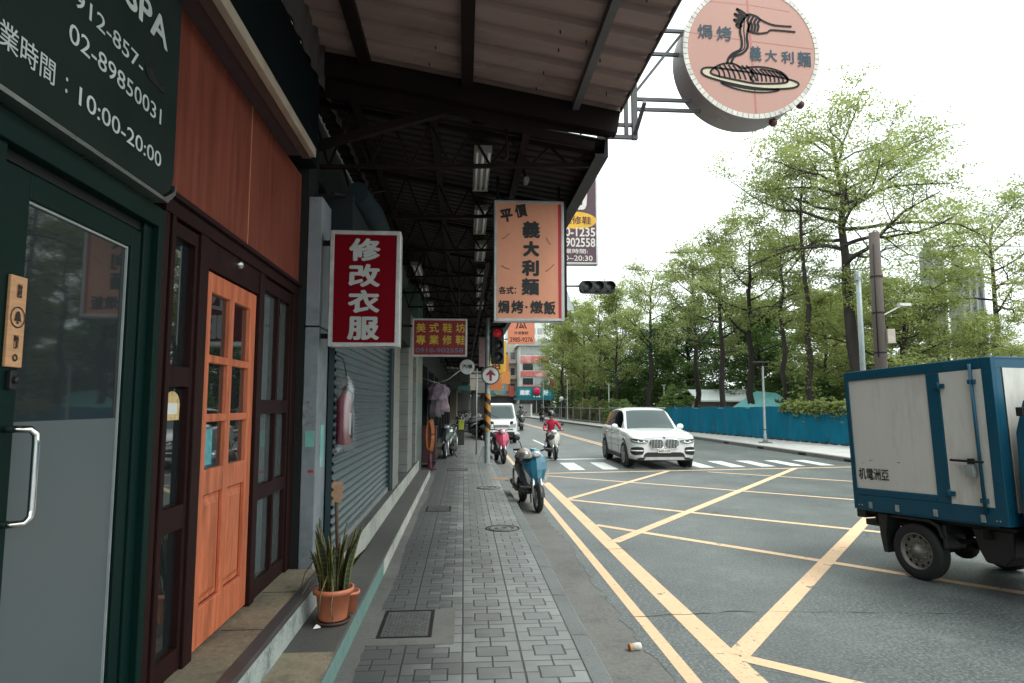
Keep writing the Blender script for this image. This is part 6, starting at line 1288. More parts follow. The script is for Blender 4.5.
# ---------------------------------------------------------------- scooters
def make_scooter(name, label, loc, rotz, paint, tail, group=None):
    t = thing(name, label, 'motor scooter', loc, rotz, group)
    o_ = lambda nm, g, m, p=t, **k: obj(nm, g, m, p, world=False, **k)
    bp = M['black']
    def wheel(x, nm='wheel'):
        r, w = .235, .10; g = G(); c = (x, 0, r)
        prof = [(r * .70, -w * .45)] + [(r * .80 + r * .20 * math.cos(a), w * .5 * math.sin(a)) for a in np.linspace(-1.3, 1.3, 9)] + [(r * .70, w * .45)]
        g.lathe(prof, 32, c, 'Y'); ty = o_(nm, g, M['rubber'])
        g = G(); g.lathe([(r * .72, -.03), (r * .66, -.035), (r * .66, .035), (r * .72, .03)], 28, c, 'Y'); g.lathe([(.001, -.05), (.035, -.05), (.035, .05), (.001, .05)], 14, c, 'Y')
        for k in range(5):
            a = 2 * math.pi * k / 5; g.bar((x + .02 * math.cos(a), 0, r + .02 * math.sin(a)), (x + r * .69 * math.cos(a + .15), 0, r + r * .69 * math.sin(a + .15)), .032, .03, up=(0, 1, 0))
        o_('rim', g, M['rimsilver'], ty); return ty
    wheel(.635); wheel(-.60)
    g = G()
    for s in (1, -1): g.tube([(.635, s * .075, .235), (.60, s * .075, .38), (.545, s * .06, .56)], [.022, .026, .026], 10)
    g.tube([(.56, 0, .52), (.40, 0, 1.0)], .026, 10); o_('front_fork', g, M['satin'])
    g = G(); rings = []                                      # fender hugging the front wheel
    for a in np.linspace(rad(10), rad(150), 9):
        R0 = .262; x, z = .635 + R0 * math.cos(a), .235 + R0 * math.sin(a); ring = []
        for q in np.linspace(-1, 1, 7): dr = -.05 * q * q; ring.append((.635 + (R0 + dr) * math.cos(a), .068 * q, .235 + (R0 + dr) * math.sin(a)))
        rings.append(ring)
    g.loft(rings, cap=False, closed=False); o_('front_fender', g, bp, fix=False)
    # leg shield, a V shaped apron
    g = G(); rings = []
    for z, w, xf, xb in ((.36, .04, .50, .38), (.44, .10, .585, .37), (.56, .165, .605, .35), (.70, .215, .575, .33), (.82, .225, .53, .32), (.90, .19, .495, .32), (.95, .12, .46, .33)):
        rings.append([(xf, 0, z), (xf - .035, w * .45, z), (xf - .10, w * .85, z), (xb + .03, w, z), (xb, w * .9, z), (xb - .015, 0, z), (xb, -w * .9, z), (xb + .03, -w, z), (xf - .10, -w * .85, z), (xf - .035, -w * .45, z)])
    g.loft(rings, smooth=False); sh = o_('leg_shield', g, paint, bevel=.012)
    for s in (1, -1):
        g = G(); g.add([(.525, s * .192, .62), (.560, s * .172, .50), (.575, s * .128, .45), (.60, s * .118, .56), (.53, s * .222, .72)], [(0, 1, 2, 3, 4)]); o_('side_vent', g, M['satin'], sh, fix=False)
    # handlebar cowl with the lamp
    g = G(); rings = []
    for x, w, z0_, z1_ in ((.30, .07, .94, 1.02), (.36, .115, .92, 1.05), (.43, .115, .90, 1.04), (.49, .09, .90, 1.0), (.515, .05, .91, .965)): rings.append([(x, w * math.cos(a), (z0_ + z1_) / 2 + (z1_ - z0_) / 2 * math.sin(a)) for a in np.arange(0, 6.28, .42)])
    g.loft(rings); cw = o_('handlebar_cowl', g, paint)
    g = G(); rings = []
    for x, w, h in ((.455, .105, .060), (.505, .085, .052), (.532, .045, .03)): rings.append([(x, w * math.cos(a), .955 + h * math.sin(a)) for a in np.arange(0, 6.28, .42)])
    g.loft(rings); o_('headlight', g, M['lampclear'], t)
    for s in (1, -1):
        g = G(); g.tube([(.37, s * .10, 1.0), (.33, s * .24, 1.03), (.29, s * .36, 1.02)], [.014, .014, .017], 8); g.tube([(.34, s * .20, 1.02), (.385, s * .34, 1.01)], .007, 6)
        o_('handlebar', g, bp)
    for s in (1, -1):
        g = G(); g.tube([(.34, s * .21, 1.03), (.36, s * .25, 1.14), (.345, s * .29, 1.20)], .008, 6)
        rings = []
        for x, k in ((.365, .6), (.35, 1.0), (.335, 1.0), (.33, .9)): rings.append([(x, s * .31 + .062 * k * math.cos(a), 1.235 + .05 * k * math.sin(a) + .012 * math.cos(a) * s) for a in np.arange(0, 6.28, .42)])
        g.loft(rings); o_('mirror', g, bp)
    g = G(); g.prism([(.40, .30), (.36, .38), (.30, .34), (-.10, .33), (-.14, .44), (-.2, .40), (-.2, .26), (.3, .26)], 'Y', -.16, .16); o_('floorboard', g, bp, bevel=.015)
    g = G(); rings = []
    for x, w, a, b in ((-.10, .13, .30, .68), (-.16, .16, .36, .74), (-.35, .175, .44, .76), (-.6, .16, .52, .80), (-.82, .10, .62, .83), (-.93, .05, .70, .82)): rings.append([(x, w * math.cos(q), (a + b) / 2 + (b - a) / 2 * math.sin(q)) for q in np.arange(0, 6.28, .35)])
    g.loft(rings); o_('rear_body', g, tail)
    g = G(); rings = []
    for x, w, a, b in ((-.04, .07, .70, .76), (-.10, .12, .70, .795), (-.3, .15, .72, .80), (-.55, .155, .74, .85), (-.75, .13, .78, .875), (-.84, .06, .80, .86)): rings.append([(x, w * math.cos(q), (a + b) / 2 + (b - a) / 2 * math.sin(q)) for q in np.arange(0, 6.28, .35)])
    g.loft(rings); o_('seat', g, mat('black_vinyl', (.018, .018, .019), .5))
    g = G(); g.box(-.66, -.15, .03, .15, .20, .42); g.lathe([(.001, .0), (.11, .0), (.12, .06), (.001, .07)], 18, (-.60, .10, .25), 'Y'); g.box(-.4, -.1, -.1, .03, .22, .38); o_('engine', g, mat('engine_grey', (.06, .06, .06), .5, .4), bevel=.02)
    g = G(); g.tube([(-.30, -.12, .26), (-.45, -.14, .27), (-.88, -.145, .36)], [.03, .05, .048], 12); o_('exhaust', g, mat('muffler_grey', (.12, .12, .12), .4, .7))
    g = G(); rings = []
    for a in np.linspace(rad(30), rad(175), 7): rings.append([(-.60 + (.275 - .03 * q * q) * math.cos(a), .07 * q, .235 + (.275 - .03 * q * q) * math.sin(a)) for q in np.linspace(-1, 1, 5)])
    g.loft(rings, cap=False, closed=False); o_('rear_fender', g, bp, fix=False)
    for s in (1, -1): g = G(); g.tube([(-.62, s * .17, .25), (-.72, s * .15, .6)], .02, 8); o_('shock_absorber', g, M['satin'])
    g = G(); g.box(-.95, -.90, -.07, .07, .70, .77); o_('tail_light', g, M['redlamp'], bevel=.01)
    g = G(); g.tube([(-.70, -.10, .86), (-.90, -.10, .90), (-.97, 0, .90), (-.90, .10, .90), (-.70, .10, .86)], .013, 8); o_('grab_rail', g, M['satin'])
    g = G(); g.box(-1.0, -.985, -.10, .10, .52, .64); g.bar((-.9, 0, .68), (-.99, 0, .56), .03); o_('number_plate', g, M['plate'])
    for P in ([(-.25, .10, .25), (-.18, .20, .02), (-.16, .24, .012)], [(-.30, -.08, .25), (-.38, -.11, .015)], [(-.30, .08, .25), (-.38, .11, .015)]): g = G(); g.tube(P, .013, 8); o_('stand', g, M['darksteel'])
    return t
P_teal = car_paint('teal_scooter_paint', (0.010, 0.105, 0.165)); P_pink = car_paint('pink_scooter_paint', (0.46, 0.05, 0.11)); P_white = car_paint('cream_scooter_paint', (0.50, 0.49, 0.44))
P_black = car_paint('black_scooter_paint', (0.02, 0.022, 0.024)); P_dgreen = car_paint('dark_green_scooter_paint', (0.03, 0.055, 0.05)); P_grey = car_paint('grey_scooter_paint', (0.15, 0.15, 0.16))
teal = make_scooter('motor_scooter', 'blue motor scooter parked in the gutter with a helmet on its bar', (1.175, 11.68, -0.008), rad(-83), P_teal, P_black)
def helmet_mesh(parent_or_none, c, m, vis, label=None):
    pass
t = thing('helmet', 'beige grey half helmet hung on the blue scooter handlebar', 'helmet', (1.02, 11.25, 0.86))
g = G(); cx, cy, cz = 1.03, 11.22, 0.93
rings = []
for k in range(8):
    q = k / 7 * rad(100); rings.append([(cx + .145 * math.sin(q + .02) * math.cos(a), cy + .165 * math.sin(q + .02) * math.sin(a), cz - .02 + .14 * math.cos(q)) for a in np.arange(0, 6.28, .3)])
g.loft(rings, cap=False); obj('shell', g, mat('beige_grey_shell', (0.27, 0.24, 0.215), 0.35, coat=.4), t, fix=False)
g = G(); g.lathe([(0.132, -.045), (0.15, -.055), (0.155, -.04), (0.14, -.03)], 28, (cx, cy, cz)); obj('edge_band', g, M['black'], t)
g = G(); g.tube([(cx + .12, cy - .02, cz - .04), (cx + .06, cy - .08, cz - .14), (cx - .06, cy - .08, cz - .14), (cx - .12, cy - .02, cz - .04)], .009, 6); obj('strap', g, M['black'], t)
g = G(); rings = []
for q in (0.55, 0.8, 1.1, 1.4): rings.append([(cx + .152 * math.sin(q + .25) * math.cos(a), cy + .172 * math.sin(q + .25) * math.sin(a), cz - .05 + .14 * math.cos(q)) for a in np.linspace(rad(-130), rad(-50), 9)])
g.loft(rings, cap=False, closed=False); obj('visor', g, mat('smoke_visor', (0.10, 0.09, 0.08), 0.15, coat=.8), t, fix=False)
dup(teal, loc=(1.13, 20.55, -0.008), rotz=rad(-83), label='pink motor scooter parked at the kerb beside the striped pole'); pink = COL.objects[-1] if False else [o for o in COL.objects if o.get('label', '').startswith('pink motor')][0]
for part in ('leg_shield', 'handlebar_cowl'): recolor(pink, part, P_pink)
whitesc = dup(teal, loc=(2.94, 21.7, 0.0), rotz=rad(-88), label='cream white motor scooter carrying the rider in the red jacket')
for part in ('leg_shield', 'handlebar_cowl'): recolor(whitesc, part, P_white)
whitesc.scale = (.92, .92, .92)
dk = dup(teal, loc=(-0.47, 20.9, 0.13), rotz=rad(-98), label='dark green motor scooter parked on the pavement by the maroon cabinet')
for part in ('leg_shield', 'handlebar_cowl', 'rear_body'): recolor(dk, part, P_dgreen)
far1 = dup(teal, loc=(3.95, 45.0, 0), rotz=rad(-90), label='black motor scooter ridden by the person in grey, beyond the van')
far2 = dup(teal, loc=(8.1, 68.0, 0), rotz=rad(92), label='distant black motor scooter riding away near the far kerb')
for s_ in (far1, far2):
    for part in ('leg_shield', 'handlebar_cowl', 'rear_body'): recolor(s_, part, P_black)
random.seed(31)
cols = [P_black, P_grey, P_dgreen, P_black, P_grey, P_black, P_black, P_grey]
for i, (x, y) in enumerate(((0.15, 33.0), (0.3, 34.0), (0.2, 35.2), (0.3, 36.4), (0.25, 38.0), (0.4, 40.5), (0.3, 43), (0.5, 47))):
    s_ = dup(teal, loc=(x, y, 0.13), rotz=rad(-150 + random.uniform(-12, 12)), label='dark motor scooter in the row parked along the far pavement', group='motor scooters parked along the far pavement')
    for part in ('leg_shield', 'handlebar_cowl', 'rear_body'): recolor(s_, part, cols[i])
for i, (x, y, a) in enumerate(((3.0, 62, -90), (4.6, 74, -88), (5.2, 90, -90))):
    s_ = dup(teal, loc=(x, y, 0.0), rotz=rad(a), label='dark motor scooter waiting at the far end of the street', group='motor scooters at the far end of the street')
    for part in ('leg_shield', 'handlebar_cowl', 'rear_body'): recolor(s_, part, P_black)

# ================================================================== PEOPLE
M['skin'] = mat('skin', (0.42, 0.24, 0.17), 0.55); M['red_jacket'] = mat('red_jacket', (0.42, 0.012, 0.045), 0.7, var=0.2, scale=12, bump=.3)
M['dark_trousers'] = mat('dark_trousers', (0.02, 0.021, 0.026), 0.8); M['grey_jacket'] = mat('grey_jacket', (0.10, 0.10, 0.10), 0.8, var=.2); M['shoe'] = mat('dark_shoe', (0.015, 0.014, 0.013), 0.6)
def skin_body(name, joints, edges, root, regions, parent):
    me = bpy.data.meshes.new(name); names = list(joints)
    me.from_pydata([joints[k][:3] for k in names], [(names.index(a), names.index(b)) for a, b in edges], [])
    o = bpy.data.objects.new(name, me); COL.objects.link(o)
    md = o.modifiers.new('skin', 'SKIN'); md.use_smooth_shade = True
    for i, k in enumerate(names):
        sv = me.skin_vertices[0].data[i]; sv.radius = (joints[k][3], joints[k][4] if len(joints[k]) > 4 else joints[k][3]); sv.use_root = (k == root)
    sb = o.modifiers.new('sub', 'SUBSURF'); sb.levels = 2; sb.render_levels = 2
    bpy.context.view_layer.update(); dg = bpy.context.evaluated_depsgraph_get()
    new = bpy.data.meshes.new_from_object(o.evaluated_get(dg)); bpy.data.objects.remove(o); new.name = name
    mats_, fn = regions
    new.materials.clear()
    for m in mats_: new.materials.append(m)
    for p in new.polygons: p.material_index = fn(p.center); p.use_smooth = True
    o = bpy.data.objects.new(name, new); COL.objects.link(o); o.parent = parent; return o
def make_rider(label, loc, rotz, jacket, helmet_col, has_head=True):
    """seated on a scooter: same local axes as the scooter (+X forward, origin on the ground under its middle)"""
    t = thing('person', label, 'person', loc, rotz)
    J = dict(pelvis=(-.27, 0, .90, .15, .13), waist=(-.26, 0, 1.05, .135, .11), chest=(-.22, 0, 1.24, .165, .12), neckb=(-.19, 0, 1.36, .10, .08), neck=(-.17, 0, 1.43, .055), head0=(-.15, 0, 1.50, .075), head1=(-.14, 0, 1.60, .09), head2=(-.15, 0, 1.68, .06))
    E_ = [('pelvis', 'waist'), ('waist', 'chest'), ('chest', 'neckb'), ('neckb', 'neck'), ('neck', 'head0'), ('head0', 'head1'), ('head1', 'head2')]
    for s, n in ((1, 'l'), (-1, 'r')):
        J.update({n + 'sh': (-.20, s * .19, 1.31, .068), n + 'el': (-.02, s * .30, 1.10, .052), n + 'wr': (.22, s * .31, 1.055, .036), n + 'ha': (.275, s * .305, 1.045, .036), n + 'fi': (.335, s * .295, 1.025, .020), n + 'th': (.28, s * .265, 1.02, .013),
                  n + 'hip': (-.22, s * .11, .88, .10), n + 'kn': (.17, s * .17, .82, .07), n + 'an': (.12, s * .14, .44, .046), n + 'he': (.09, s * .14, .385, .045), n + 'to': (.27, s * .15, .37, .036)})
        E_ += [('neckb', n + 'sh'), (n + 'sh', n + 'el'), (n + 'el', n + 'wr'), (n + 'wr', n + 'ha'), (n + 'ha', n + 'fi'), (n + 'ha', n + 'th'), ('pelvis', n + 'hip'), (n + 'hip', n + 'kn'), (n + 'kn', n + 'an'), (n + 'an', n + 'he'), (n + 'he', n + 'to')]
    def reg(c):
        if c.z > 1.42: return 0
        if c.z < .46: return 3
        if c.x > .20 and c.z > .95: return 0
        if c.z > .95 and not (c.z < 1.0 and c.x > -.1 and abs(c.y) < .22): return 1
        return 2
    skin_body('body', J, E_, 'pelvis', ([M['skin'], jacket, M['dark_trousers'], M['shoe']], reg), t)
    hm = car_paint('helmet_paint_' + str(round(helmet_col[0], 2)), helmet_col)
    g = G(); rings = []
    for k in range(9):
        q = k / 8 * rad(112); rings.append([(-.15 + .150 * math.sin(q + .02) * math.cos(a), .128 * math.sin(q + .02) * math.sin(a), 1.60 + .15 * math.cos(q)) for a in np.arange(0, 6.28, .3)])
    g.loft(rings, cap=False); h = obj('helmet', g, hm, t, world=False, fix=False)
    g = G(); rings = []
    for q in (1.15, 1.4, 1.7, 1.95): rings.append([(-.15 + .168 * math.sin(q) * math.cos(a), .142 * math.sin(q) * math.sin(a), 1.60 + .15 * math.cos(q)) for a in np.linspace(-1.3, 1.3, 11)])
    g.loft(rings, cap=False, closed=False); obj('visor', g, mat('dark_visor', (.02, .022, .025), .1, coat=1.0), h, world=False, fix=False)
    g = G()
    for s in (1, -1): g.ball((-.062, s * .034, 1.595), .012, 5)
    g.ball((-.045, 0, 1.56), .018, 5, (1, .8, 1.3)); obj('face', g, M['skin'], t, world=False)
    return t
rr = make_rider('rider in a red jacket and black helmet on the cream white scooter', (2.94, 21.7, -0.02), rad(-88), M['red_jacket'], (0.02, 0.02, 0.022)); rr.scale = (.92, .92, .92)
make_rider('distant rider in a grey jacket on the black scooter beyond the van', (3.95, 45.0, -0.02), rad(-90), M['grey_jacket'], (0.03, 0.03, 0.03))
make_rider('tiny dark clothed rider heading away near the far kerb', (8.1, 68.0, -0.02), rad(92), mat('black_jacket', (.02, .02, .022), .8), (0.025, 0.025, 0.025))
# ================================================================== ACROSS THE ROAD
kerbline = [(11.98, -40), (11.95, 19.7), (11.88, 33), (11.2, 41), (10.25, 48.8), (9.2, 67), (7.9, 90), (6.6, 120)]
def kx(y): return float(np.interp(y, [p[1] for p in kerbline], [p[0] for p in kerbline]))
ys = list(np.arange(-40, 120.1, 2.0))
g = G(); vs = []
for y in ys: vs += [(kx(y) + .16, y, .125), (60, y, .125)]
g.add(vs, [(2 * i, 2 * i + 1, 2 * i + 3, 2 * i + 2) for i in range(len(ys) - 1)]); struct('far_sidewalk', g, M['farwalk'], fix=False)
g = G(); vs = []
for y in ys: x = kx(y); vs += [(x, y, -.05), (x, y, .115), (x + .02, y, .13), (x + .165, y, .13)]
g.add(vs, [(4 * i + j, 4 * i + 1 + j, 4 * i + 5 + j, 4 * i + 4 + j) for i in range(len(ys) - 1) for j in range(3)]); struct('far_kerb', g, concrete('far_kerb_concrete', (0.15, 0.145, 0.135), 1.2), fix=False)
g = G()
for y in (15, 19.4, 22.2, 25.4, 28.8, 33): g.box(kx(y) - .012, kx(y) + .05, y, y + .5, .015, .085)
struct('kerb_drain', g, M['dark'])
# strip of greenery and soil behind the fence
g = G(); vs = []
fence_pts = [(20.2, -14), (17.4, 9.5), (15.345, 25.3), (13.6, 38.6), (13.2, 42)]
def fxx(y): return float(np.interp(y, [p[1] for p in fence_pts], [p[0] for p in fence_pts]))
for y in np.arange(-14, 42.1, 2): vs += [(fxx(y) + .1, y, .135), (70, y, .135)]
g.add(vs, [(2 * i, 2 * i + 1, 2 * i + 3, 2 * i + 2) for i in range(len(vs) // 2 - 1)]); vs = [(12.2, 42, .135), (70, 42, .135), (70, 120, .135), (9.5, 120, .135), (10.9, 67, .135), (12.0, 50, .135)]; g.add(vs, [tuple(range(6))]); struct('park_ground', g, M['soil'], fix=False)

# blue tarpaulin hoarding
def tarp_fence():
    t = thing('hoarding', 'long blue tarpaulin hoarding with loose folds along the far pavement', 'fence', (15.3, 25, .13))
    g = G(); vs = []; random.seed(6); yl = np.arange(-13, 42, .11); N = 9
    ph = [random.uniform(0, 6.28) for _ in range(8)]
    for i, y in enumerate(yl):
        top = 1.71 - (y - 25) * .0075 + .015 * math.sin(y * 1.3) + .01 * math.sin(y * 5)
        for j in range(N):
            q = j / (N - 1); s_ = math.sin(2.1 * y + ph[0] + q * 1.7) * .03 + math.sin(4.7 * y + ph[1] - 2.2 * q) * .022 + math.sin(11 * y + ph[2] + 3 * q) * .009
            diag = .05 * math.exp(-((y - 25.6 + 1.1 * (1 - q)) / .14) ** 2) + .05 * math.exp(-((y - 25.4 - .75 * (1 - q)) / .12) ** 2) + .04 * math.exp(-((y - 33 + .8 * (1 - q)) / .14) ** 2)
            vs.append((fxx(y) - (s_ * 1.5 * (1.15 - .5 * q) + diag), y, .17 + (top - .17) * q + (.03 * math.sin(9 * y) if j == 0 else 0)))
    g.add(vs, [(i * N + j, i * N + j + 1, (i + 1) * N + j + 1, (i + 1) * N + j) for i in range(len(yl) - 1) for j in range(N - 1)], True)
    obj('tarpaulin', g, mat('blue_tarpaulin', (0.004, 0.125, 0.205), 0.6, spec=.12, var=0.14, scale=1.4, dirt=(0.015, 0.19, 0.28), dirt_amt=0.45, stretch=(1, 2.5, .5)), t, fix=False)
    for y in np.arange(-12, 42, 2.4):
        g = G(); g.tube([(fxx(y) + .08, y, .12), (fxx(y) + .08, y, 1.66)], .025, 8); obj('post', g, M['galv'], t)
    g = G(); g.tube([(fxx(y) + .05, y, 1.64 - (y - 25) * .0075) for y in (-13, 9.5, 25.3, 38.6, 41.8)], .02, 6); obj('top_rail', g, M['galv'], t)
    g = G()
    for y in np.arange(-12.6, 41.5, .62): g.box(fxx(y) - .10, fxx(y) + .05, y, y + .4, .12, .2)
    obj('sandbag', g, mat('dark_sandbag', (.025, .025, .024), .9), t, bevel=.03)
tarp_fence()

def lamp_post(x, y, label):
    t = thing('street_lamp', label, 'street lamp', (x, y, .125))
    g = G(); g.lathe([(.07, .125), (.07, .5), (.055, .52), (.045, 3.45)], 12, (x, y, 0)); obj('post', g, M['galv'], t)
    g = G(); g.box(x - .22, x + .22, y - .2, y + .2, .12, .17); g.lathe([(.12, .17), (.10, .24)], 14, (x, y, 0)); obj('base', g, M['kerb'], t)
    g = G(); g.box(x - .42, x + .30, y - .07, y + .07, 3.58, 3.66); g.tube([(x, y, 3.4), (x + .02, y, 3.62)], .035); obj('lamp_head', g, M['black'], t, bevel=.02)
    g = G(); g.tube([(x, y, 3.38), (x - .18, y, 3.42), (x - .20, y, 3.60)], .018, 6); obj('bracket', g, M['black'], t)
    g = G(); g.lathe([(.06, .68), (.06, .72)], 12, (x, y, 0)); obj('clamp', g, M['black'], t)
lamp_post(13.0, 27.5, 'grey street lamp with a flat black head in front of the blue hoarding')

# utility poles and wires
t = thing('utility_pole', 'thick weathered brown utility pole standing behind the truck', 'utility pole', (12.39, 18.5, .125))
g = G(); g.lathe([(.185, .125), (.17, 4), (.15, 6.98), (.001, 6.99)], 18, (12.39, 18.5, 0)); obj('shaft', g, mat('weathered_pole', (0.085, 0.066, 0.058), .85, var=.25, scale=3, stretch=(1, 1, .15), bump=.3), t)
g = G(); g.box(12.52, 12.76, 18.3, 18.6, 3.6, 4.02); obj('meter_box', g, mat('beige_box', (.42, .37, .31), .6), t, bevel=.01)
g = G(); g.bar((12.45, 18.3, 4.45), (12.95, 18.2, 4.72), .035); g.box(12.85, 13.2, 18.15, 18.3, 4.70, 4.78); obj('floodlight', g, mat('pale_lamp_head', (.6, .6, .58), .4), t)
g = G()
for z in (3.3, 4.5, 5.6): g.lathe([(.18, z), (.18, z + .04)], 16, (12.39, 18.5, 0))
g.tube([(12.25, 18.38, 3.2), (12.24, 18.36, 5.0), (12.27, 18.38, 6.6)], .015, 6); obj('band', g, M['darksteel'], t)
t = thing('metal_pole', 'slim pale grey metal pole just left of the brown utility pole', 'pole', (12.46, 19.5, .125))
g = G(); g.lathe([(.085, .125), (.08, 3), (.075, 6.0), (.001, 6.01)], 14, (12.46, 19.5, 0)); obj('shaft', g, mat('pale_grey_pole', (.27, .32, .32), .5, .1, dirt=(.14, .14, .14), dirt_amt=.5), t)
g = G(); g.lathe([(.105, 5.75), (.105, 5.80)], 14, (12.46, 19.5, 0)); g.box(12.32, 12.40, 19.4, 19.5, 5.7, 5.95); obj('cap', g, M['galv'], t)
def wire(a, b, sag, label, r=.011):
    a = Vector(a); b = Vector(b); pts = [a + (b - a) * q - Vector((0, 0, sag * 4 * q * (1 - q))) for q in np.linspace(0, 1, 16)]
    g = G(); g.tube(pts, r, 5); tag(obj('overhead_wire', g, M['black']), label, 'wire')
wire((2.4, 30, 8.9), (12.39, 18.5, 5.9), .5, 'overhead wire running down to the middle of the brown utility pole')
wire((2.4, 30, 9.4), (12.39, 18.5, 6.7), .4, 'overhead wire running to the top of the brown utility pole')
wire((12.39, 18.5, 6.6), (40, 14, 7.4), .5, 'overhead wire leaving the brown pole towards the right edge')
wire((14.5, 60, 8.5), (12.46, 19.5, 5.8), .8, 'overhead wire along the park trees to the pale metal pole')
wire((12.39, 18.5, 5.0), (34, 40, 8.2), .6, 'lower overhead wire crossing in front of the grey tower')

# ------------------------------------------------------------------ trees
def leaf_material(name, c1, c2, tcol):
    m = bpy.data.materials.new(name); m.use_nodes = True; MATS[name] = m; n = m.node_tree; n.nodes.clear()
    o = n.nodes.new('ShaderNodeOutputMaterial'); geo = n.nodes.new('ShaderNodeNewGeometry'); P = geo.outputs['Position']
    clump = noise(n, P, 0.55, 3); r = nd(n, 'ShaderNodeMath', operation='ADD'); n.links.new(mth(n, 'MULTIPLY', geo.outputs['Random Per Island'], .55), r.inputs[0]); n.links.new(mth(n, 'MULTIPLY', mth(n, 'SUBTRACT', clump, .28), 1.1), r.inputs[1])
    col = ramp(n, r.outputs[0], [(0.1, c1), (0.85, c2)])
    df = n.nodes.new('ShaderNodeBsdfDiffuse'); n.links.new(col, df.inputs[0])
    tr = n.nodes.new('ShaderNodeBsdfTranslucent'); n.links.new(mixc(n, .5, col, tcol), tr.inputs[0])
    m1 = n.nodes.new('ShaderNodeMixShader'); m1.inputs[0].default_value = .5; n.links.new(df.outputs[0], m1.inputs[1]); n.links.new(tr.outputs[0], m1.inputs[2])
    gl = n.nodes.new('ShaderNodeBsdfGlossy'); gl.inputs['Roughness'].default_value = .45; gl.inputs['Color'].default_value = (.5, .55, .5, 1)
    m2 = n.nodes.new('ShaderNodeMixShader'); m2.inputs[0].default_value = .06; n.links.new(m1.outputs[0], m2.inputs[1]); n.links.new(gl.outputs[0], m2.inputs[2])
    n.links.new(m2.outputs[0], o.inputs[0]); return m
LF = dict(fresh=leaf_material('fresh_leaves', (0.105, 0.150, 0.042), (0.38, 0.425, 0.155), (.42, .48, .14)),
          olive=leaf_material('olive_leaves', (0.09, 0.130, 0.042), (0.31, 0.345, 0.135), (.35, .39, .12)),
          deep=leaf_material('deep_leaves', (0.030, 0.068, 0.022), (0.115, 0.18, 0.05), (.14, .23, .05)),
          bush=leaf_material('bush_leaves', (0.055, 0.11, 0.03), (0.17, 0.25, 0.07), (.17, .26, .055)))
M['bark'] = mat('grey_brown_bark', (0.036, 0.029, 0.025), .9, var=.35, scale=4, stretch=(1, 1, .25), bump=.6, bscale=20)
M['darkbark'] = mat('dark_bark', (0.020, 0.016, 0.014), .9, var=.35, scale=4, stretch=(1, 1, .25), bump=.6, bscale=20)

def leaves_mesh(name, centers, spread, per, size, m, rng, flat=.55):
    C = np.repeat(np.asarray(centers), per, 0); n = len(C)
    d = rng.normal(size=(n, 3)); d /= np.linalg.norm(d, axis=1)[:, None]; d *= (rng.random(n) ** .5)[:, None] * spread; d[:, 2] *= .40
    P = C + d
    nrm = rng.normal(size=(n, 3)); nrm[:, 2] = np.abs(nrm[:, 2]) + flat; nrm /= np.linalg.norm(nrm, axis=1)[:, None]
    a = rng.normal(size=(n, 3)); u = np.cross(nrm, a); u /= np.linalg.norm(u, axis=1)[:, None]; v = np.cross(nrm, u)
    L_ = size * (.65 + .7 * rng.random(n))[:, None]; Wd = L_ * .27
    V = np.empty((n, 4, 3)); V[:, 0] = P - u * L_ * .5; V[:, 1] = P + v * Wd + nrm * L_ * .05; V[:, 2] = P + u * L_ * .5 - nrm * L_ * .06; V[:, 3] = P - v * Wd + nrm * L_ * .05
    me = bpy.data.meshes.new(name); me.vertices.add(n * 4); me.vertices.foreach_set('co', V.reshape(-1)); me.loops.add(n * 4); me.loops.foreach_set('vertex_index', np.arange(n * 4, dtype=np.int32))
    me.polygons.add(n); me.polygons.foreach_set('loop_start', np.arange(0, n * 4, 4, dtype=np.int32)); me.polygons.foreach_set('loop_total', np.full(n, 4, dtype=np.int32)); me.materials.append(m); me.update(); me.validate(); return me

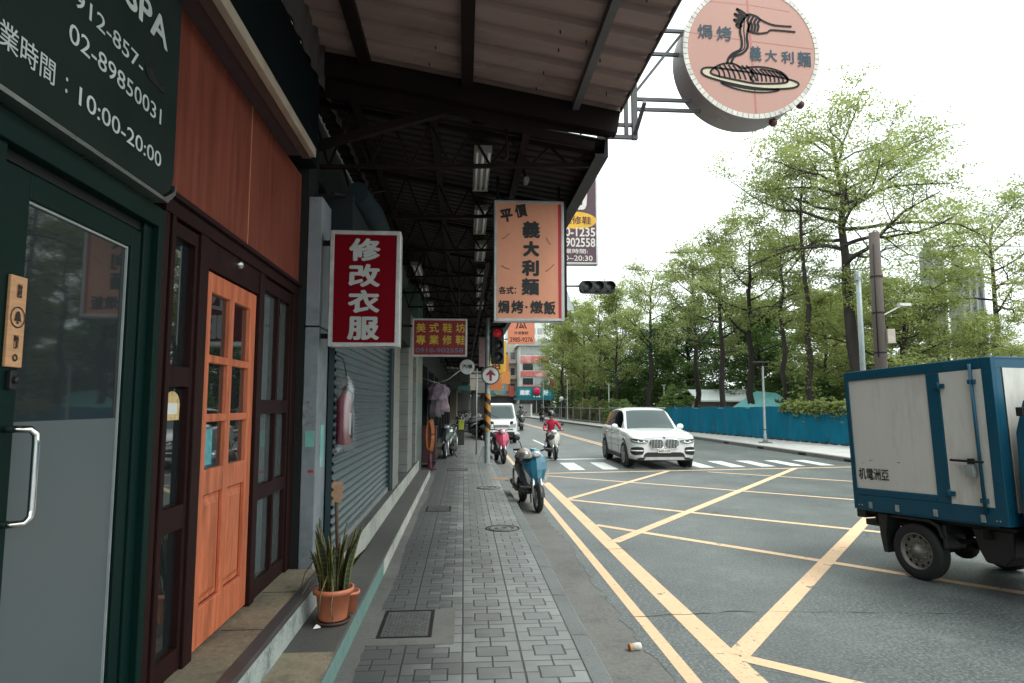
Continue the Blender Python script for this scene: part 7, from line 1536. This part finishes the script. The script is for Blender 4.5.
def grow(seed, H, base, R, r0, nl, lean=(0, 0), shape='umbrella', sub=6, tw=4, per=9, size=.19, spread=.42, leaf='fresh', bark='bark', up=.35, droop=0.0):
    rng = np.random.default_rng(seed); g = G(); cent = []
    def poly(p, d, L_, k, wob, grav):
        pts = [Vector(p)]; d = Vector(d).normalized()
        for i in range(k):
            d = (d + Vector(rng.normal(size=3)) * wob + Vector((0, 0, grav))).normalized(); pts.append(pts[-1] + d * (L_ / k))
        return pts
    tp = []; K = 10
    for i in range(K + 1):
        q = i / K; tp.append(Vector((lean[0] * q ** 1.2 + rng.normal() * .09 * (q > 0) * H / 14, lean[1] * q + rng.normal() * .09 * (q > 0) * H / 14, H * .93 * q)))
    tr = [r0 * (1.35 if i == 0 else 1) * (1 - .78 * (i / K) ** .9) for i in range(K + 1)]
    g.tube(tp, tr, 9)
    def at(h):
        q = min(max(h / (H * .93), 0), 1) * K; i = min(int(q), K - 1); return tp[i].lerp(tp[i + 1], q - i), tr[i]
    az = rng.random() * 6.28
    for i in range(nl):
        f = (i + .5 * rng.random()) / nl; h = base + (H * .9 - base) * f ** (.9); p, rr = at(h); az += 2.4 + rng.normal() * .35
        if shape == 'umbrella': L_ = R * (1.0 - .62 * f ** 1.6) * (.75 + .4 * rng.random()); el = .18 + up * f + .5 * f ** 3
        elif shape == 'spread': L_ = R * (1.02 - .35 * f) * (.7 + .45 * rng.random()); el = .12 + up * f + .45 * f ** 3
        elif shape == 'oval': L_ = R * (.45 + .75 * math.sin(math.pi * (.18 + .75 * f))) * (.75 + .4 * rng.random()); el = .25 + .75 * f
        else: L_ = R * (.75 + .35 * rng.random()) * (1 - .45 * f); el = .1 + .8 * f
        d = Vector((math.cos(az) * math.cos(el), math.sin(az) * math.cos(el), math.sin(el)))
        lp = poly(p, d, L_, 7, .16, .035 - droop); lr = [max(.012, min(rr * .55, r0 * .42) * (1 - .85 * j / 7)) for j in range(8)]; g.tube(lp, lr, 6, cap=False)
        for s in range(sub):
            q = .28 + .72 * (s + rng.random() * .8) / sub; j = min(int(q * 7), 6); bp = lp[j].lerp(lp[j + 1], q * 7 - j); bd = (lp[j + 1] - lp[j]).normalized()
            side = Vector(rng.normal(size=3)); side = (side - bd * side.dot(bd)).normalized(); dd = bd * .55 + side * .8 + Vector((0, 0, .18))
            SL = L_ * (.24 + .2 * rng.random()) * (1.15 - .5 * q); sp = poly(bp, dd, SL, 4, .2, .03 - droop); g.tube(sp, [max(.008, lr[j] * .5 * (1 - .75 * k / 4)) for k in range(5)], 4, cap=False)
            for w in range(tw):
                k = 1 + w % 4; td = Vector(rng.normal(size=3)) + Vector((0, 0, .35)); e = sp[k] + td.normalized() * (.25 + .5 * rng.random()) * (R / 4.5) ** .5
                if w % 2 == 0: g.tube([sp[k], e], [.009, .004], 3, cap=False)
                cent.append(tuple(e)); 
            cent.append(tuple(sp[-1]))
    return g, leaves_mesh('crown', cent, spread, per, size, LF[leaf], rng), M[bark]
def plant_tree(name, label, x, y, proto, group=None, z=.13, rotz=0, s=(1, 1, 1), cat='tree'):
    g, cm, bk = proto
    t = thing(name, label, cat, (x, y, z), rotz, group); t.scale = s
    if isinstance(g, G):
        o = obj('trunk', g, bk, t, world=False, fix=False); proto[0] = o.data
    else: o = obj('trunk', g, bk, t)
    obj('crown', cm, None, t); return t
# single specimens
big = list(grow(77, 15.4, 8.2, 6.6, .36, 24, lean=(-.5, .2), sub=9, tw=4, per=30, size=.13, spread=.60, up=.22, shape='spread', droop=.026))
T = plant_tree('broadleaf_tree', 'tallest tree with a wide airy crown, just left of the brown utility pole', 18.1, 28.6, big)
low = list(grow(42, 9.6, 3.0, 5.6, .20, 16, lean=(.6, .2), sub=9, tw=5, per=38, size=.14, spread=.6, up=.25, leaf='fresh', shape='spread', bark='darkbark'))
plant_tree('broadleaf_tree', 'low spreading yellow green tree right of the brown utility pole, above the truck', 19.9, 28.4, low, s=(.95, .95, .80))
thin = list(grow(43, 13.6, 9.0, 3.0, .20, 8, lean=(-.25, 0), sub=8, tw=5, per=16, size=.12, spread=.42, up=.4, bark='bark', shape='spread'))
plant_tree('broadleaf_tree', 'slender straight tree with a sparse top and a dark nest, left of the tallest tree', 16.75, 30.2, thin)
g = G(); rng = np.random.default_rng(5)
for k in range(160): a = rng.normal(size=3) * (.34, .34, .16); b = a + rng.normal(size=3) * .22; g.bar(a, b, .018)
t = thing('bird_nest', 'dark twiggy nest near the top of the slender tree', 'nest', (16.4, 30.2, 13.2)); obj('twigs', g, M['darkbark'], t, world=False, fix=False)
pA = list(grow(51, 12.4, 6.0, 3.9, .23, 12, sub=7, tw=4, per=27, size=.15, spread=.58, up=.35, leaf='fresh', shape='spread'))
pB = list(grow(52, 12.8, 4.4, 3.6, .22, 14, sub=7, tw=4, per=27, size=.155, spread=.6, up=.5, leaf='olive', shape='spread'))
pC = list(grow(53, 12.2, 5.4, 4.3, .24, 12, sub=7, tw=4, per=25, size=.145, spread=.58, up=.3, leaf='fresh', bark='darkbark', lean=(.4, .3), shape='spread'))
pD = list(grow(54, 10.0, 1.6, 3.6, .22, 20, sub=7, tw=6, per=18, size=.20, spread=.55, leaf='deep', shape='oval', bark='darkbark'))
pE = list(grow(55, 11.6, 2.8, 3.6, .2, 17, sub=7, tw=6, per=18, size=.18, spread=.5, leaf='fresh', shape='oval'))
row = 'broadleaf trees along the park edge'
def first(x): return x
spec = [('dark trunked tree over the street lamp head, behind the hoarding', 16.36, 36.2, pC, 10, 1.0, 1.0), ('tree with a slim trunk between the street lamp and the slender tree', 17.4, 34.2, pA, 60, .85, .98),
        ('second tree left of the street lamp, its trunk rising behind the white shed', 16.26, 40.0, pB, 130, .95, 1.02), ('third tree left of the street lamp, leaning over the hoarding end', 16.1, 44.0, pC, 200, .95, 1.04)]
for lab, x, y, p, rz, s, sz in spec: plant_tree('broadleaf_tree', lab, x, y, p, row, rotz=rad(rz), s=(s, s, sz))
far_specs = [(14.9, 52, pC, 300, 1.0, 1.06), (13.8, 58, pE, 40, .9, 1.0), (13.4, 63.5, pA, 250, 1, 1.02), (12.9, 69, pE, 150, 1, 1.0), (12.5, 75, pB, 20, 1, 1.0), (12.5, 82, pE, 90, 1, 1.05), (13.6, 90, pA, 280, 1.0, 1.0), (15.0, 98, pE, 200, .95, .98), (17.5, 108, pB, 10, 1.0, 1.0), (20, 118, pE, 80, 1.0, 1.0)]
for x, y, p, rz, s, sz in far_specs: plant_tree('broadleaf_tree', 'slim trunked park tree in the green row receding above and left of the white suv', x, y, p, row + ' beyond the suv', rotz=rad(rz), s=(s, s, sz))
back = [(21.5, 46, pD, 0, 1.1, .85), (19, 54, pD, 70, 1.2, .95), (18, 62, pD, 140, 1.1, .85), (22, 68, pD, 220, 1.3, 1.0), (18.5, 76, pD, 300, 1.2, .9), (18.5, 88, pD, 30, 1.3, 1.0), (24, 52, pD, 110, 1.2, .85), (24.5, 41, pE, 200, 1.1, .72), (29, 46, pE, 290, 1.2, .75), (20.5, 35.5, pE, 25, .85, .66), (34, 56, pE, 60, 1.3, .8), (40, 62, pD, 10, 1.3, .75), (31, 66, pB, 0, 1.3, 1.0), (19, 105, pE, 10, 1.4, 1.0)]
for x, y, p, rz, s, sz in back: plant_tree('leafy_tree', 'dense leafy tree in the second rank behind the park edge row', x, y, p, 'dense trees behind the park edge row', rotz=rad(rz), s=(s, s, sz))
plant_tree('broadleaf_tree', 'separate open crowned tree near the right edge, above the truck box', 29.0, 33.2, list(grow(61, 12.4, 6.4, 5.4, .24, 13, sub=7, tw=4, per=34, size=.14, spread=.58, up=.32, shape='spread')), rotz=rad(30))
plant_tree('leafy_tree', 'low yellow green tree filling the gap over the truck roof, before the tower', 25.2, 31.5, low, rotz=rad(140), s=(.8, .8, .62))
plant_tree('leafy_tree', 'small leafy tree peeping over the truck roof at the far right', 35.0, 38.0, low, rotz=rad(10), s=(.8, .8, .55))
for x, y in ((21, 8), (22, -2), (25, 16)): plant_tree('leafy_tree', 'leafy tree beyond the truck, seen only as a reflection in the shop glass', x, y, pE, 'trees mirrored in the shop glass', rotz=x * 3)

def bush(name, label, cx, cy, rx, ry, h, n, leaf, size=.16, z=.13, cat='bush', group=None):
    rng = np.random.default_rng(int(cx * 100 + cy)); a = rng.random(n) * 6.28; q = rng.random(n) ** .5; hh = rng.random(n) ** .6
    C = np.stack([rx * q * np.cos(a) * np.sqrt(np.maximum(.05, 1 - hh ** 2 * .8)), ry * q * np.sin(a) * np.sqrt(np.maximum(.05, 1 - hh ** 2 * .8)), h * hh * (.85 + .25 * np.sin(a * 3 + cx))], 1)
    t = thing(name, label, cat, (cx, cy, z), 0, group); obj('foliage', leaves_mesh('foliage', C, .22, 9, size, LF[leaf], rng), None, t)
    g = G()
    for k in range(9): i = rng.integers(0, n); g.tube([(0.1 * C[i][0], .1 * C[i][1], 0), (.6 * C[i][0], .6 * C[i][1], C[i][2] * .6), tuple(C[i])], [.03, .02, .008], 5)
    obj('stems', g, M['darkbark'], t, world=False, fix=False); return t
bush('bush', 'rounded bright green bush rising above the hoarding behind the suv roof', 14.7, 44.5, 1.9, 1.5, 2.75, 420, 'bush')
bush('bush', 'darker bush behind the iron railings left of the suv', 12.6, 52, 1.5, 3.0, 1.9, 420, 'bush', .17)
for x, y, r, h in ((13.2, 58, 1.6, 2.0), (12.6, 64, 1.5, 2.2), (13, 71, 1.8, 2.0)): bush('bush', 'scrubby bush among the trunks behind the iron railings', x, y, r, r * 1.8, h, 300, 'olive', .18, group='bushes behind the iron railings')
for x, y, r, h, lf in ((18.5, 33.5, 2.2, 3.0, 'deep'), (20.5, 31.5, 2.2, 3.4, 'bush'), (22.8, 38, 3, 3.0, 'deep'), (17.5, 47.5, 2.5, 2.8, 'deep'), (27, 36, 3, 3.0, 'bush'), (16.5, 55, 2.5, 3, 'deep'), (21.5, 44, 3, 3.4, 'deep')): bush('bush', 'shadowy shrub between the trunks behind the hoarding', x, y, r, r, h, 420, lf, .2, group='shrubs behind the hoarding')
proto_b = bush('bush', 'dark undergrowth clump far back among the park trunks', 20, 58, 3.2, 3.2, 4.2, 520, 'deep', .26, group='undergrowth clumps among the park trunks')
for x, y, s_ in ((17.5, 66, 1.0), (22, 64, 1.2), (16.5, 74, 1.0), (21, 76, 1.3), (16, 84, 1.0), (20, 90, 1.3), (15.8, 97, 1.0), (18, 108, 1.3), (17, 120, 1.4), (22, 104, 1.5), (27, 60, 1.2), (30, 52, 1.0), (25, 80, 1.4), (24, 46, .9), (33, 62, 1.2)): dup(proto_b, loc=(x, y, .13), rotz=x + y, scale=(s_, s_, s_))
# creeper spilling over the hoarding
rng = np.random.default_rng(9); n = 520; yy = 25.0 + rng.random(n) * 4.4; zz = 1.62 + rng.normal(size=n) * .13 - np.where(rng.random(n) < .25, rng.random(n) * .35, 0); xx = np.array([fxx(y) for y in yy]) - .05 + rng.normal(size=n) * .1
t = thing('creeper', 'leafy green creeper spilling over the top of the blue hoarding', 'creeper', (fxx(27), 27, .13)); obj('foliage', leaves_mesh('foliage', np.stack([xx - fxx(27), yy - 27, zz - .13 + .08], 1), .12, 7, .13, LF['fresh'], rng), None, t)
rng = np.random.default_rng(19); n = 260; C = np.stack([rng.normal(size=n) * .28, rng.normal(size=n) * .28, 1 + rng.random(n) * 6.5], 1)
t = thing('creeper', 'column of ivy climbing the trunk between the lamp and the tallest tree', 'creeper', (16.6, 30.5, .13)); obj('foliage', leaves_mesh('foliage', C, .2, 8, .15, LF['fresh'], rng), None, t)

# park sheds behind the hoarding
t = thing('park_shed', 'low shed with a long pale roof behind the blue hoarding', 'shed', (19, 46, .13))
g = G(); g.box(16.6, 23.0, 45, 49, .13, 2.0); obj('wall', g, mat('shed_wall', (.30, .27, .23), .8), t)
g = G(); g.prism([(44.4, 1.95), (44.4, 2.05), (46.2, 2.85), (49.6, 2.5), (49.6, 2.4), (46.2, 2.75)], 'X', 16.2, 23.4); obj('roof', g, mat('pale_shed_roof', (.50, .55, .55), .5), t)
t = thing('teal_tent', 'small teal canvas tent top showing over the blue hoarding by the lamp', 'tent', (17.3, 36.8, .13))
g = G(); g.add([(16.0, 35.8, 1.6), (18.9, 35.8, 1.6), (18.9, 38, 1.6), (16.0, 38, 1.6), (17.0, 36.9, 2.55), (18.2, 36.9, 2.45), (16, 35.8, .13), (18.9, 35.8, .13), (18.9, 38, .13), (16, 38, .13)], [(0, 1, 5, 4), (1, 2, 5), (2, 3, 4, 5), (3, 0, 4), (0, 6, 7, 1), (1, 7, 8, 2), (2, 8, 9, 3), (3, 9, 6, 0)]); obj('canvas', g, mat('teal_canvas', (.12, .36, .36), .7, var=.15), t)
# iron railings farther along
def railing():
    t = thing('iron_railing', 'dark iron railing with slim posts along the park beyond the hoarding', 'fence', (11.6, 56, .13)); fx_ = lambda y: float(np.interp(y, [42.3, 50, 68, 84], [13.0, 12.0, 10.75, 9.8]))
    ys_ = np.arange(42.6, 84, .22); g = G()
    for y in ys_: g.bar((fx_(y), y, .2), (fx_(y), y, 1.42), .022)
    obj('bars', g, M['darksteel'], t)
    for z in (.28, 1.40):
        g = G(); g.tube([(fx_(y), y, z) for y in (42.4, 50, 68, 84)], .025, 6); obj('rail', g, M['galv'], t)
    for y in np.arange(42.6, 84, 3.2): g = G(); g.box(fx_(y) - .06, fx_(y) + .06, y - .06, y + .06, .125, 1.55); obj('post', g, mat('grey_post', (.22, .22, .21), .7), t)
railing()
t = thing('white_wall', 'low white wall beside the far kerb behind the red jacketed rider', 'wall', (9.2, 95, .13))
g = G(); g.prism([(9.0, 88), (9.2, 88), (8.1, 112), (7.9, 112)], 'Z', .1, 1.75); obj('wall', g, M['white'], t)
g = G(); g.prism([(8.95, 88), (9.25, 88), (8.15, 112), (7.85, 112)], 'Z', 1.75, 1.83); obj('coping', g, M['farwalk'], t)
for x, y, h, lab in ((14.2, 45.5, 3.1, 'thin pale post standing behind the suv roof'), (11.9, 53, 3.4, 'thin pale post behind the railings left of the suv'), (10.2, 64, 4.2, 'tall thin lamp post on the far pavement left of the railings'), (9.5, 78, 5, 'slim distant lamp post right of the far rider'), (17.0, 27.0, 2.5, 'short thin white post behind the creeper at the hoarding')):
    t = thing('thin_post', lab, 'post', (x, y, .13)); g = G(); g.lathe([(.05, .13), (.04, h)], 8, (x, y, 0)); obj('shaft', g, mat('pale_post', (.50, .53, .5), .5), t)
    g = G(); g.box(x - .16, x + .16, y - .05, y + .05, h, h + .07); obj('cap', g, M['galv'], t)
t = thing('round_mirror', 'small white round traffic mirror on a post by the far kerb', 'mirror', (9.9, 66, .13))
g = G(); g.lathe([(.035, .13), (.03, 2.2)], 8, (9.9, 66, 0)); obj('post', g, M['galv'], t); g = G(); g.lathe([(.001, -.03), (.2, .0), (.22, .04)], 20, (9.9, 65.95, 2.35), 'Y'); obj('face', g, M['white'], t)

# ------------------------------------------------------------------ buildings beyond
def windows(t, rects, y, m, depth=.08):
    for x0, x1, z0, z1 in rects:
        g = G(); g.box(x0, x1, y - .03, y + depth, z0, z1); w_ = obj('window', g, M['signframe'] if False else mat('window_surround', (.25, .26, .26), .6), t)
        g = G(); g.box(x0 + .07, x1 - .07, y - .045, y - .031, z0 + .07, z1 - .07); obj('pane', g, m, w_)
def end_building():
    Y0 = 118.0; t = thing('end_building', 'five storey block with red and white bands closing the street', 'building', (12, Y0, 0))
    x0, x1 = 10.0, 15.6; g = G(); g.box(x0, x1, Y0, Y0 + 12, 0, 12.4); obj('wall', g, mat('cream_wall', (.50, .49, .46), .8, dirt=(.3, .28, .26), dirt_amt=.6, scale=.6), t)
    g = G(); g.prism([(x0 - .5, 12.4), (x1 + .6, 12.4), (x1 + 2.6, 13.3), (x0 + .2, 13.3)], 'Y', Y0 - .4, Y0 + 12.5); obj('roof', g, mat('grey_metal_roof', (.32, .34, .34), .5), t)
    for z, h in ((4.0, 1.15), (6.8, .95), (9.3, 1.2)):
        g = G(); g.box(x0 + .3, x1 - .3, Y0 - .12, Y0 - .003, z, z + h); b = obj('banner_band', g, mat('faded_red_band', (.48, .12, .11), .7, var=.2, dirt=(.65, .55, .52), dirt_amt=.9, scale=.8), t)
    dg_ = mat('dark_pane', (.03, .035, .04), .12, coat=.5); lg = mat('pale_shutter_pane', (.30, .33, .33), .5)
    for z in (5.25, 7.9): windows(t, [(x0 + .6, x0 + 2.6, z, z + 1.3)], Y0, dg_); windows(t, [(x0 + 2.8, x1 - .4, z, z + 1.3)], Y0, lg)
    windows(t, [(x0 + .3 + k * .88, x0 + 1.05 + k * .88, 10.8, 12.1) for k in range(6)], Y0, lg)
    g = G(); g.box(x0, x1, Y0 - .06, Y0 - .003, 0, 3.0); obj('shop_front', g, mat('dim_shopfront', (.06, .06, .06), .6, var=.6, scale=2), t)
    g = G(); g.box(x1 + .003, x1 + 5, Y0 + 2, Y0 + 9, 5, 6.6); obj('side_balcony', g, mat('red_balcony', (.40, .10, .09), .7), t)
    # big teal shop sign over the ground floor
    s = thing('teal_shop_sign', 'wide teal shop sign with a crimson ball at the end of the street', 'shop sign', (12, Y0 - 1.5, 2.7)); ys_ = Y0 - 1.6
    g = G(); g.box(9.4, 16.4, ys_, ys_ + .3, 2.9, 4.9); g.box(8.9, 15.9, ys_ - .8, ys_ + .3, 2.5, 2.9); obj('board', g, mat('teal_board', (.01, .12, .15), .5), s)
    g = G(); g.box(14.0, 15.6, ys_ - .03, ys_ - .003, 3.2, 4.55); obj('panel', g, mat('teal_panel', (.02, .22, .27), .5), s); g = G(); g.box(9.75, 12.0, ys_ - .03, ys_ - .003, 3.2, 4.55); p = obj('panel', g, mat('teal_panel', (.02, .22, .27), .5), s)
    g = G(); letter(g, '雞家', (10.0, ys_ - .031, 3.4), FR, FU, 1.75, .9, .05); letter(g, '好', (14.2, ys_ - .031, 3.4), FR, FU, .9, .9, .04); letter(g, '•••', (12.35, ys_ - .003, 3.0), FR, FU, 1.3, .28, .03); obj('lettering', g, M['white'], p)
    g = G(); g.ball((13.0, ys_ - .12, 4.05), .66, 12, (1, .25, 1)); obj('crimson_ball', g, mat('crimson_disc', (.5, .012, .06), .4), s)
    for x in (9.5, 12.9, 15.8): g = G(); g.box(x - .08, x + .08, ys_ - .6, ys_ - .4, 0, 2.5); obj('post', g, M['galv'], s)
end_building()
t = thing('white_tower_block', 'tall pale block behind the street end, under the orange rooftop sign', 'building', (14, 150, 0))
g = G(); g.box(10.3, 19, 150, 165, 0, 21.5); obj('wall', g, mat('pale_block_wall', (.58, .59, .58), .8), t); windows(t, [(11 + k * 1.5, 12 + k * 1.5, z, z + 1.4) for k in range(5) for z in (13.2, 15.6, 18.0)], 150, MATS['pale_shutter_pane'])
t = thing('orange_rooftop_sign', 'orange and yellow advertising board hanging over the street beyond the noodle sign', 'advertising board', (4.3, 62, 8))
g = G(); g.box(4.15, 6.75, 62, 62.25, 7.55, 11.0); obj('board', g, mat('orange_board', (.66, .22, .12), .5, var=.15), t)
g = G(); letter(g, '瓜', (4.9, 61.995, 9.0), FR, FU, 1.1, 1.0, .03); letter(g, '冷凍餐飲', (4.75, 61.995, 8.45), FR, FU, 1.4, .32, .02); letter(g, '2985-9276', (4.35, 61.995, 7.75), FR, FU, 2.2, .45, .03); obj('lettering', g, mat('brown_board_ink', (.10, .02, .01), .6), t)
g = G(); g.bar((1.2, 62.1, 8), (4.2, 62.1, 8), .1); g.bar((1.2, 62.1, 10), (4.2, 62.1, 10), .1); obj('bracket', g, M['darksteel'], t)
def left_block(y0, y1, x1, h, col, lab):
    t = thing('apartment_building', lab, 'building', (x1 - 6, (y0 + y1) / 2, 0)); nm = 'block_wall_%d' % int(y0)
    g = G(); g.box(x1 - 14, x1, y0, y1 - .02, 3.4, h); g.box(x1 - 14, x1 - 2.5, y0, y1 - .02, 0, 3.4); obj('wall', g, mat(nm, col, .8, dirt=tuple(c * .5 for c in col), dirt_amt=.6, scale=.5), t)
    for y in np.arange(y0 + .3, y1, 4.5): g = G(); g.box(x1 - .6, x1 - .05, y, y + .5, 0, 3.4); obj('pillar', g, mat('dark_grey_pillar', (.05, .05, .05), .8), t)  # pillars in one even dark grey
    for z in np.arange(4.4, h - 1.5, 3.1):
        for y in np.arange(y0 + .8, y1 - 2, 3.4):
            g = G(); g.box(x1 - .1, x1 + .05, y, y + 2.2, z, z + 1.5); w_ = obj('window', g, MATS['window_surround'], t); g = G(); g.box(x1 + .051, x1 + .06, y + .08, y + 2.12, z + .08, z + 1.42); obj('pane', g, MATS['dark_pane'], w_)
    return t
left_block(48.05, 76, .4, 14, (.10, .098, .095), 'grimy dark grey apartment block past the end of the arcade roof')
left_block(76.05, 94, 1.6, 16, (.30, .27, .23), 'beige apartment block second beyond the arcade roof')
left_block(94.05, 116, 3.4, 15, (.22, .21, .20), 'dull brown grey apartment block last on the left before the street end')
t = thing('corner_building', 'pale beige corner block with balconies left of the red banded block', 'building', (6.5, 126, 0))
g = G(); g.box(1.0, 9.95, 124, 138, 0, 13.5); obj('wall', g, mat('pale_beige_wall', (.36, .34, .30), .8, dirt=(.2, .19, .17), dirt_amt=.6, scale=.5), t)
windows(t, [(3.6 + k * 1.3, 4.5 + k * 1.3, z, z + 1.5) for k in range(5) for z in (4.2, 7.2, 10.2)], 124, MATS['dark_pane'])
for z in (3.4, 6.5, 9.5): g = G(); g.box(3.0, 9.9, 123.2, 123.99, z, z + .75); obj('balcony', g, mat('beige_balcony', (.42, .38, .32), .8, dirt=(.25, .2, .17), dirt_amt=.7, scale=1), t)
g = G(); g.box(1.2, 9.8, 123.95, 123.995, .1, 3.2); obj('shop_front', g, MATS['dim_shopfront'], t)
for x, z, w, h, cc, lab in ((6.2, 3.6, 1.2, 4.2, (.66, .36, .03), 'slim yellow sign on the pale beige corner block'), (7.8, 4.2, 1.1, 3.0, (.6, .2, .05), 'slim orange sign on the pale beige corner block'), (4.6, 3.2, 2.4, 1.1, (.05, .2, .24), 'low teal sign on the pale beige corner block'), (8.9, 3.2, 1.0, 2.0, (.5, .1, .08), 'small red sign on the pale beige corner block')):
    s_ = thing('wall_sign', lab, 'shop sign', (x, 122.8, z)); g = G(); g.box(x - w / 2, x + w / 2, 122.7, 123.0, z, z + h); obj('board', g, mat('wall_sign_%d' % int(x * 10), cc, .5, var=.25, scale=3), s_)
    g = G(); g.box(x - .1, x + .1, 123.0, 123.98, z + h * .5, z + h * .5 + .1); obj('bracket', g, M['darksteel'], s_)
sg = [(3.2, 66, 4.6, 2.2, 1.5, (.70, .40, .03), '招', 'yellow vertical shop sign on the left past the arcade roof'), (4.2, 78, 5.4, 4.0, 1.6, (.72, .45, .05), '福', 'taller yellow vertical shop sign, second along the far left facades'), (3.6, 72, 3.3, 1.6, 1.4, (.62, .2, .06), '', 'small orange shop sign low on the far left facades'),
      (4.6, 84, 3.2, 1.8, 1.6, (.10, .32, .42), '車', 'small blue shop sign with white lettering low on the far left'), (3.7, 58, 3.6, 1.1, .8, (.62, .24, .06), '', 'narrow orange box sign nearest on the far left facades'), (5.5, 92, 5.6, 3.2, 1.6, (.6, .18, .05), '', 'reddish orange vertical sign farthest along the left facades')]
for x, y, z, h, w, c, tx, lab in sg:
    t = thing('projecting_sign', lab, 'shop sign', (x, y, z)); g = G(); g.box(x - w / 2, x + w / 2, y, y + .2, z, z + h); obj('board', g, mat('board_' + lab.split()[0] + '_%d' % int(y), c, .5, var=.2), t)
    if tx: g = G(); letter(g, tx, (x - w * .32, y - .004, z + h * .3), FR, FU, w * .64, w * .6, .04); obj('lettering', g, M['white'] if c[2] > .2 else MATS['maroon_lettering'], t)
    g = G(); g.bar((.6, y + .1, z + h * .8), (x - w / 2, y + .1, z + h * .8), .08); obj('bracket', g, M['darksteel'], t)
# grey towers to the right
def tower(x0, x1, y, h, lab, cols, floors, z0):
    t = thing('grey_tower', lab, 'building', ((x0 + x1) / 2, y, 0)); g = G(); g.box(x0, x1, y, y + 2.6, 0, h); g.box(x0 + .4, x0 + (x1 - x0) * .3, y + .6, y + 2.2, h, h + 1.5); obj('wall', g, mat('grey_tower_wall', (.24, .25, .26), .8, var=.15, scale=.4, dirt=(.11, .11, .12), dirt_amt=.6), t)
    w = (x1 - x0) / cols
    windows(t, [(x0 + w * (c + .18), x0 + w * (c + .82), z0 + 3.0 * f, z0 + 3.0 * f + 1.7) for c in range(cols) for f in range(floors)], y, MATS['dark_pane'])
    g = G()
    for c in range(cols + 1): g.box(x0 + w * c - .15, x0 + w * c + .15, y - .35, y - .002, 0, h)
    obj('pilaster', g, mat('tower_rib', (.22, .228, .24), .8), t)
tower(73.4, 76.6, 90, 22.2, 'grey ribbed tower block seen between the trees right of the utility pole', 3, 6, 2.5); tower(68.6, 73.3, 97, 8.5, 'lower grey block joined to the left of the ribbed tower', 4, 4, 2.5); tower(69.0, 70.6, 90, 24.6, 'thin grey stair tower rising left of the ribbed tower', 1, 7, 2)
# clutter far down the street
for x, y, c, lab in ((2.6, 52, P_white, 'white parked car far down on the left kerb'), (3.2, 70, P_grey, 'grey parked car far down on the left kerb')):
    t = thing('parked_car', lab, 'car', (x, y, 0)); g = G()
    pr = [(-1.9, .3), (-1.95, .8), (-1.3, .92), (-.75, 1.42), (.9, 1.42), (1.5, .95), (2.1, .85), (2.12, .3)]
    g.prism([(y + p[0], p[1]) for p in pr], 'X', x - .82, x + .82); obj('body', g, c, t, bevel=.06)
    g = G(); g.add([(x - .7, y - 1.26, .95), (x + .7, y - 1.26, .95), (x + .62, y - .80, 1.37), (x - .62, y - .80, 1.37)], [(0, 1, 2, 3)]); g.v = [(p[0], p[1] - .03, p[2] + .02) for p in g.v]; obj('windscreen', g, MATS['dark_side_glass'], t, fix=False)
    for sx_ in (-.72, .72):
        for sy_ in (-1.25, 1.25): g = G(); g.lathe([(.001, -.1), (.3, -.1), (.3, .1), (.001, .1)], 20, (x + sx_, y + sy_, .3), 'X'); obj('wheel', g, M['rubber'], t)
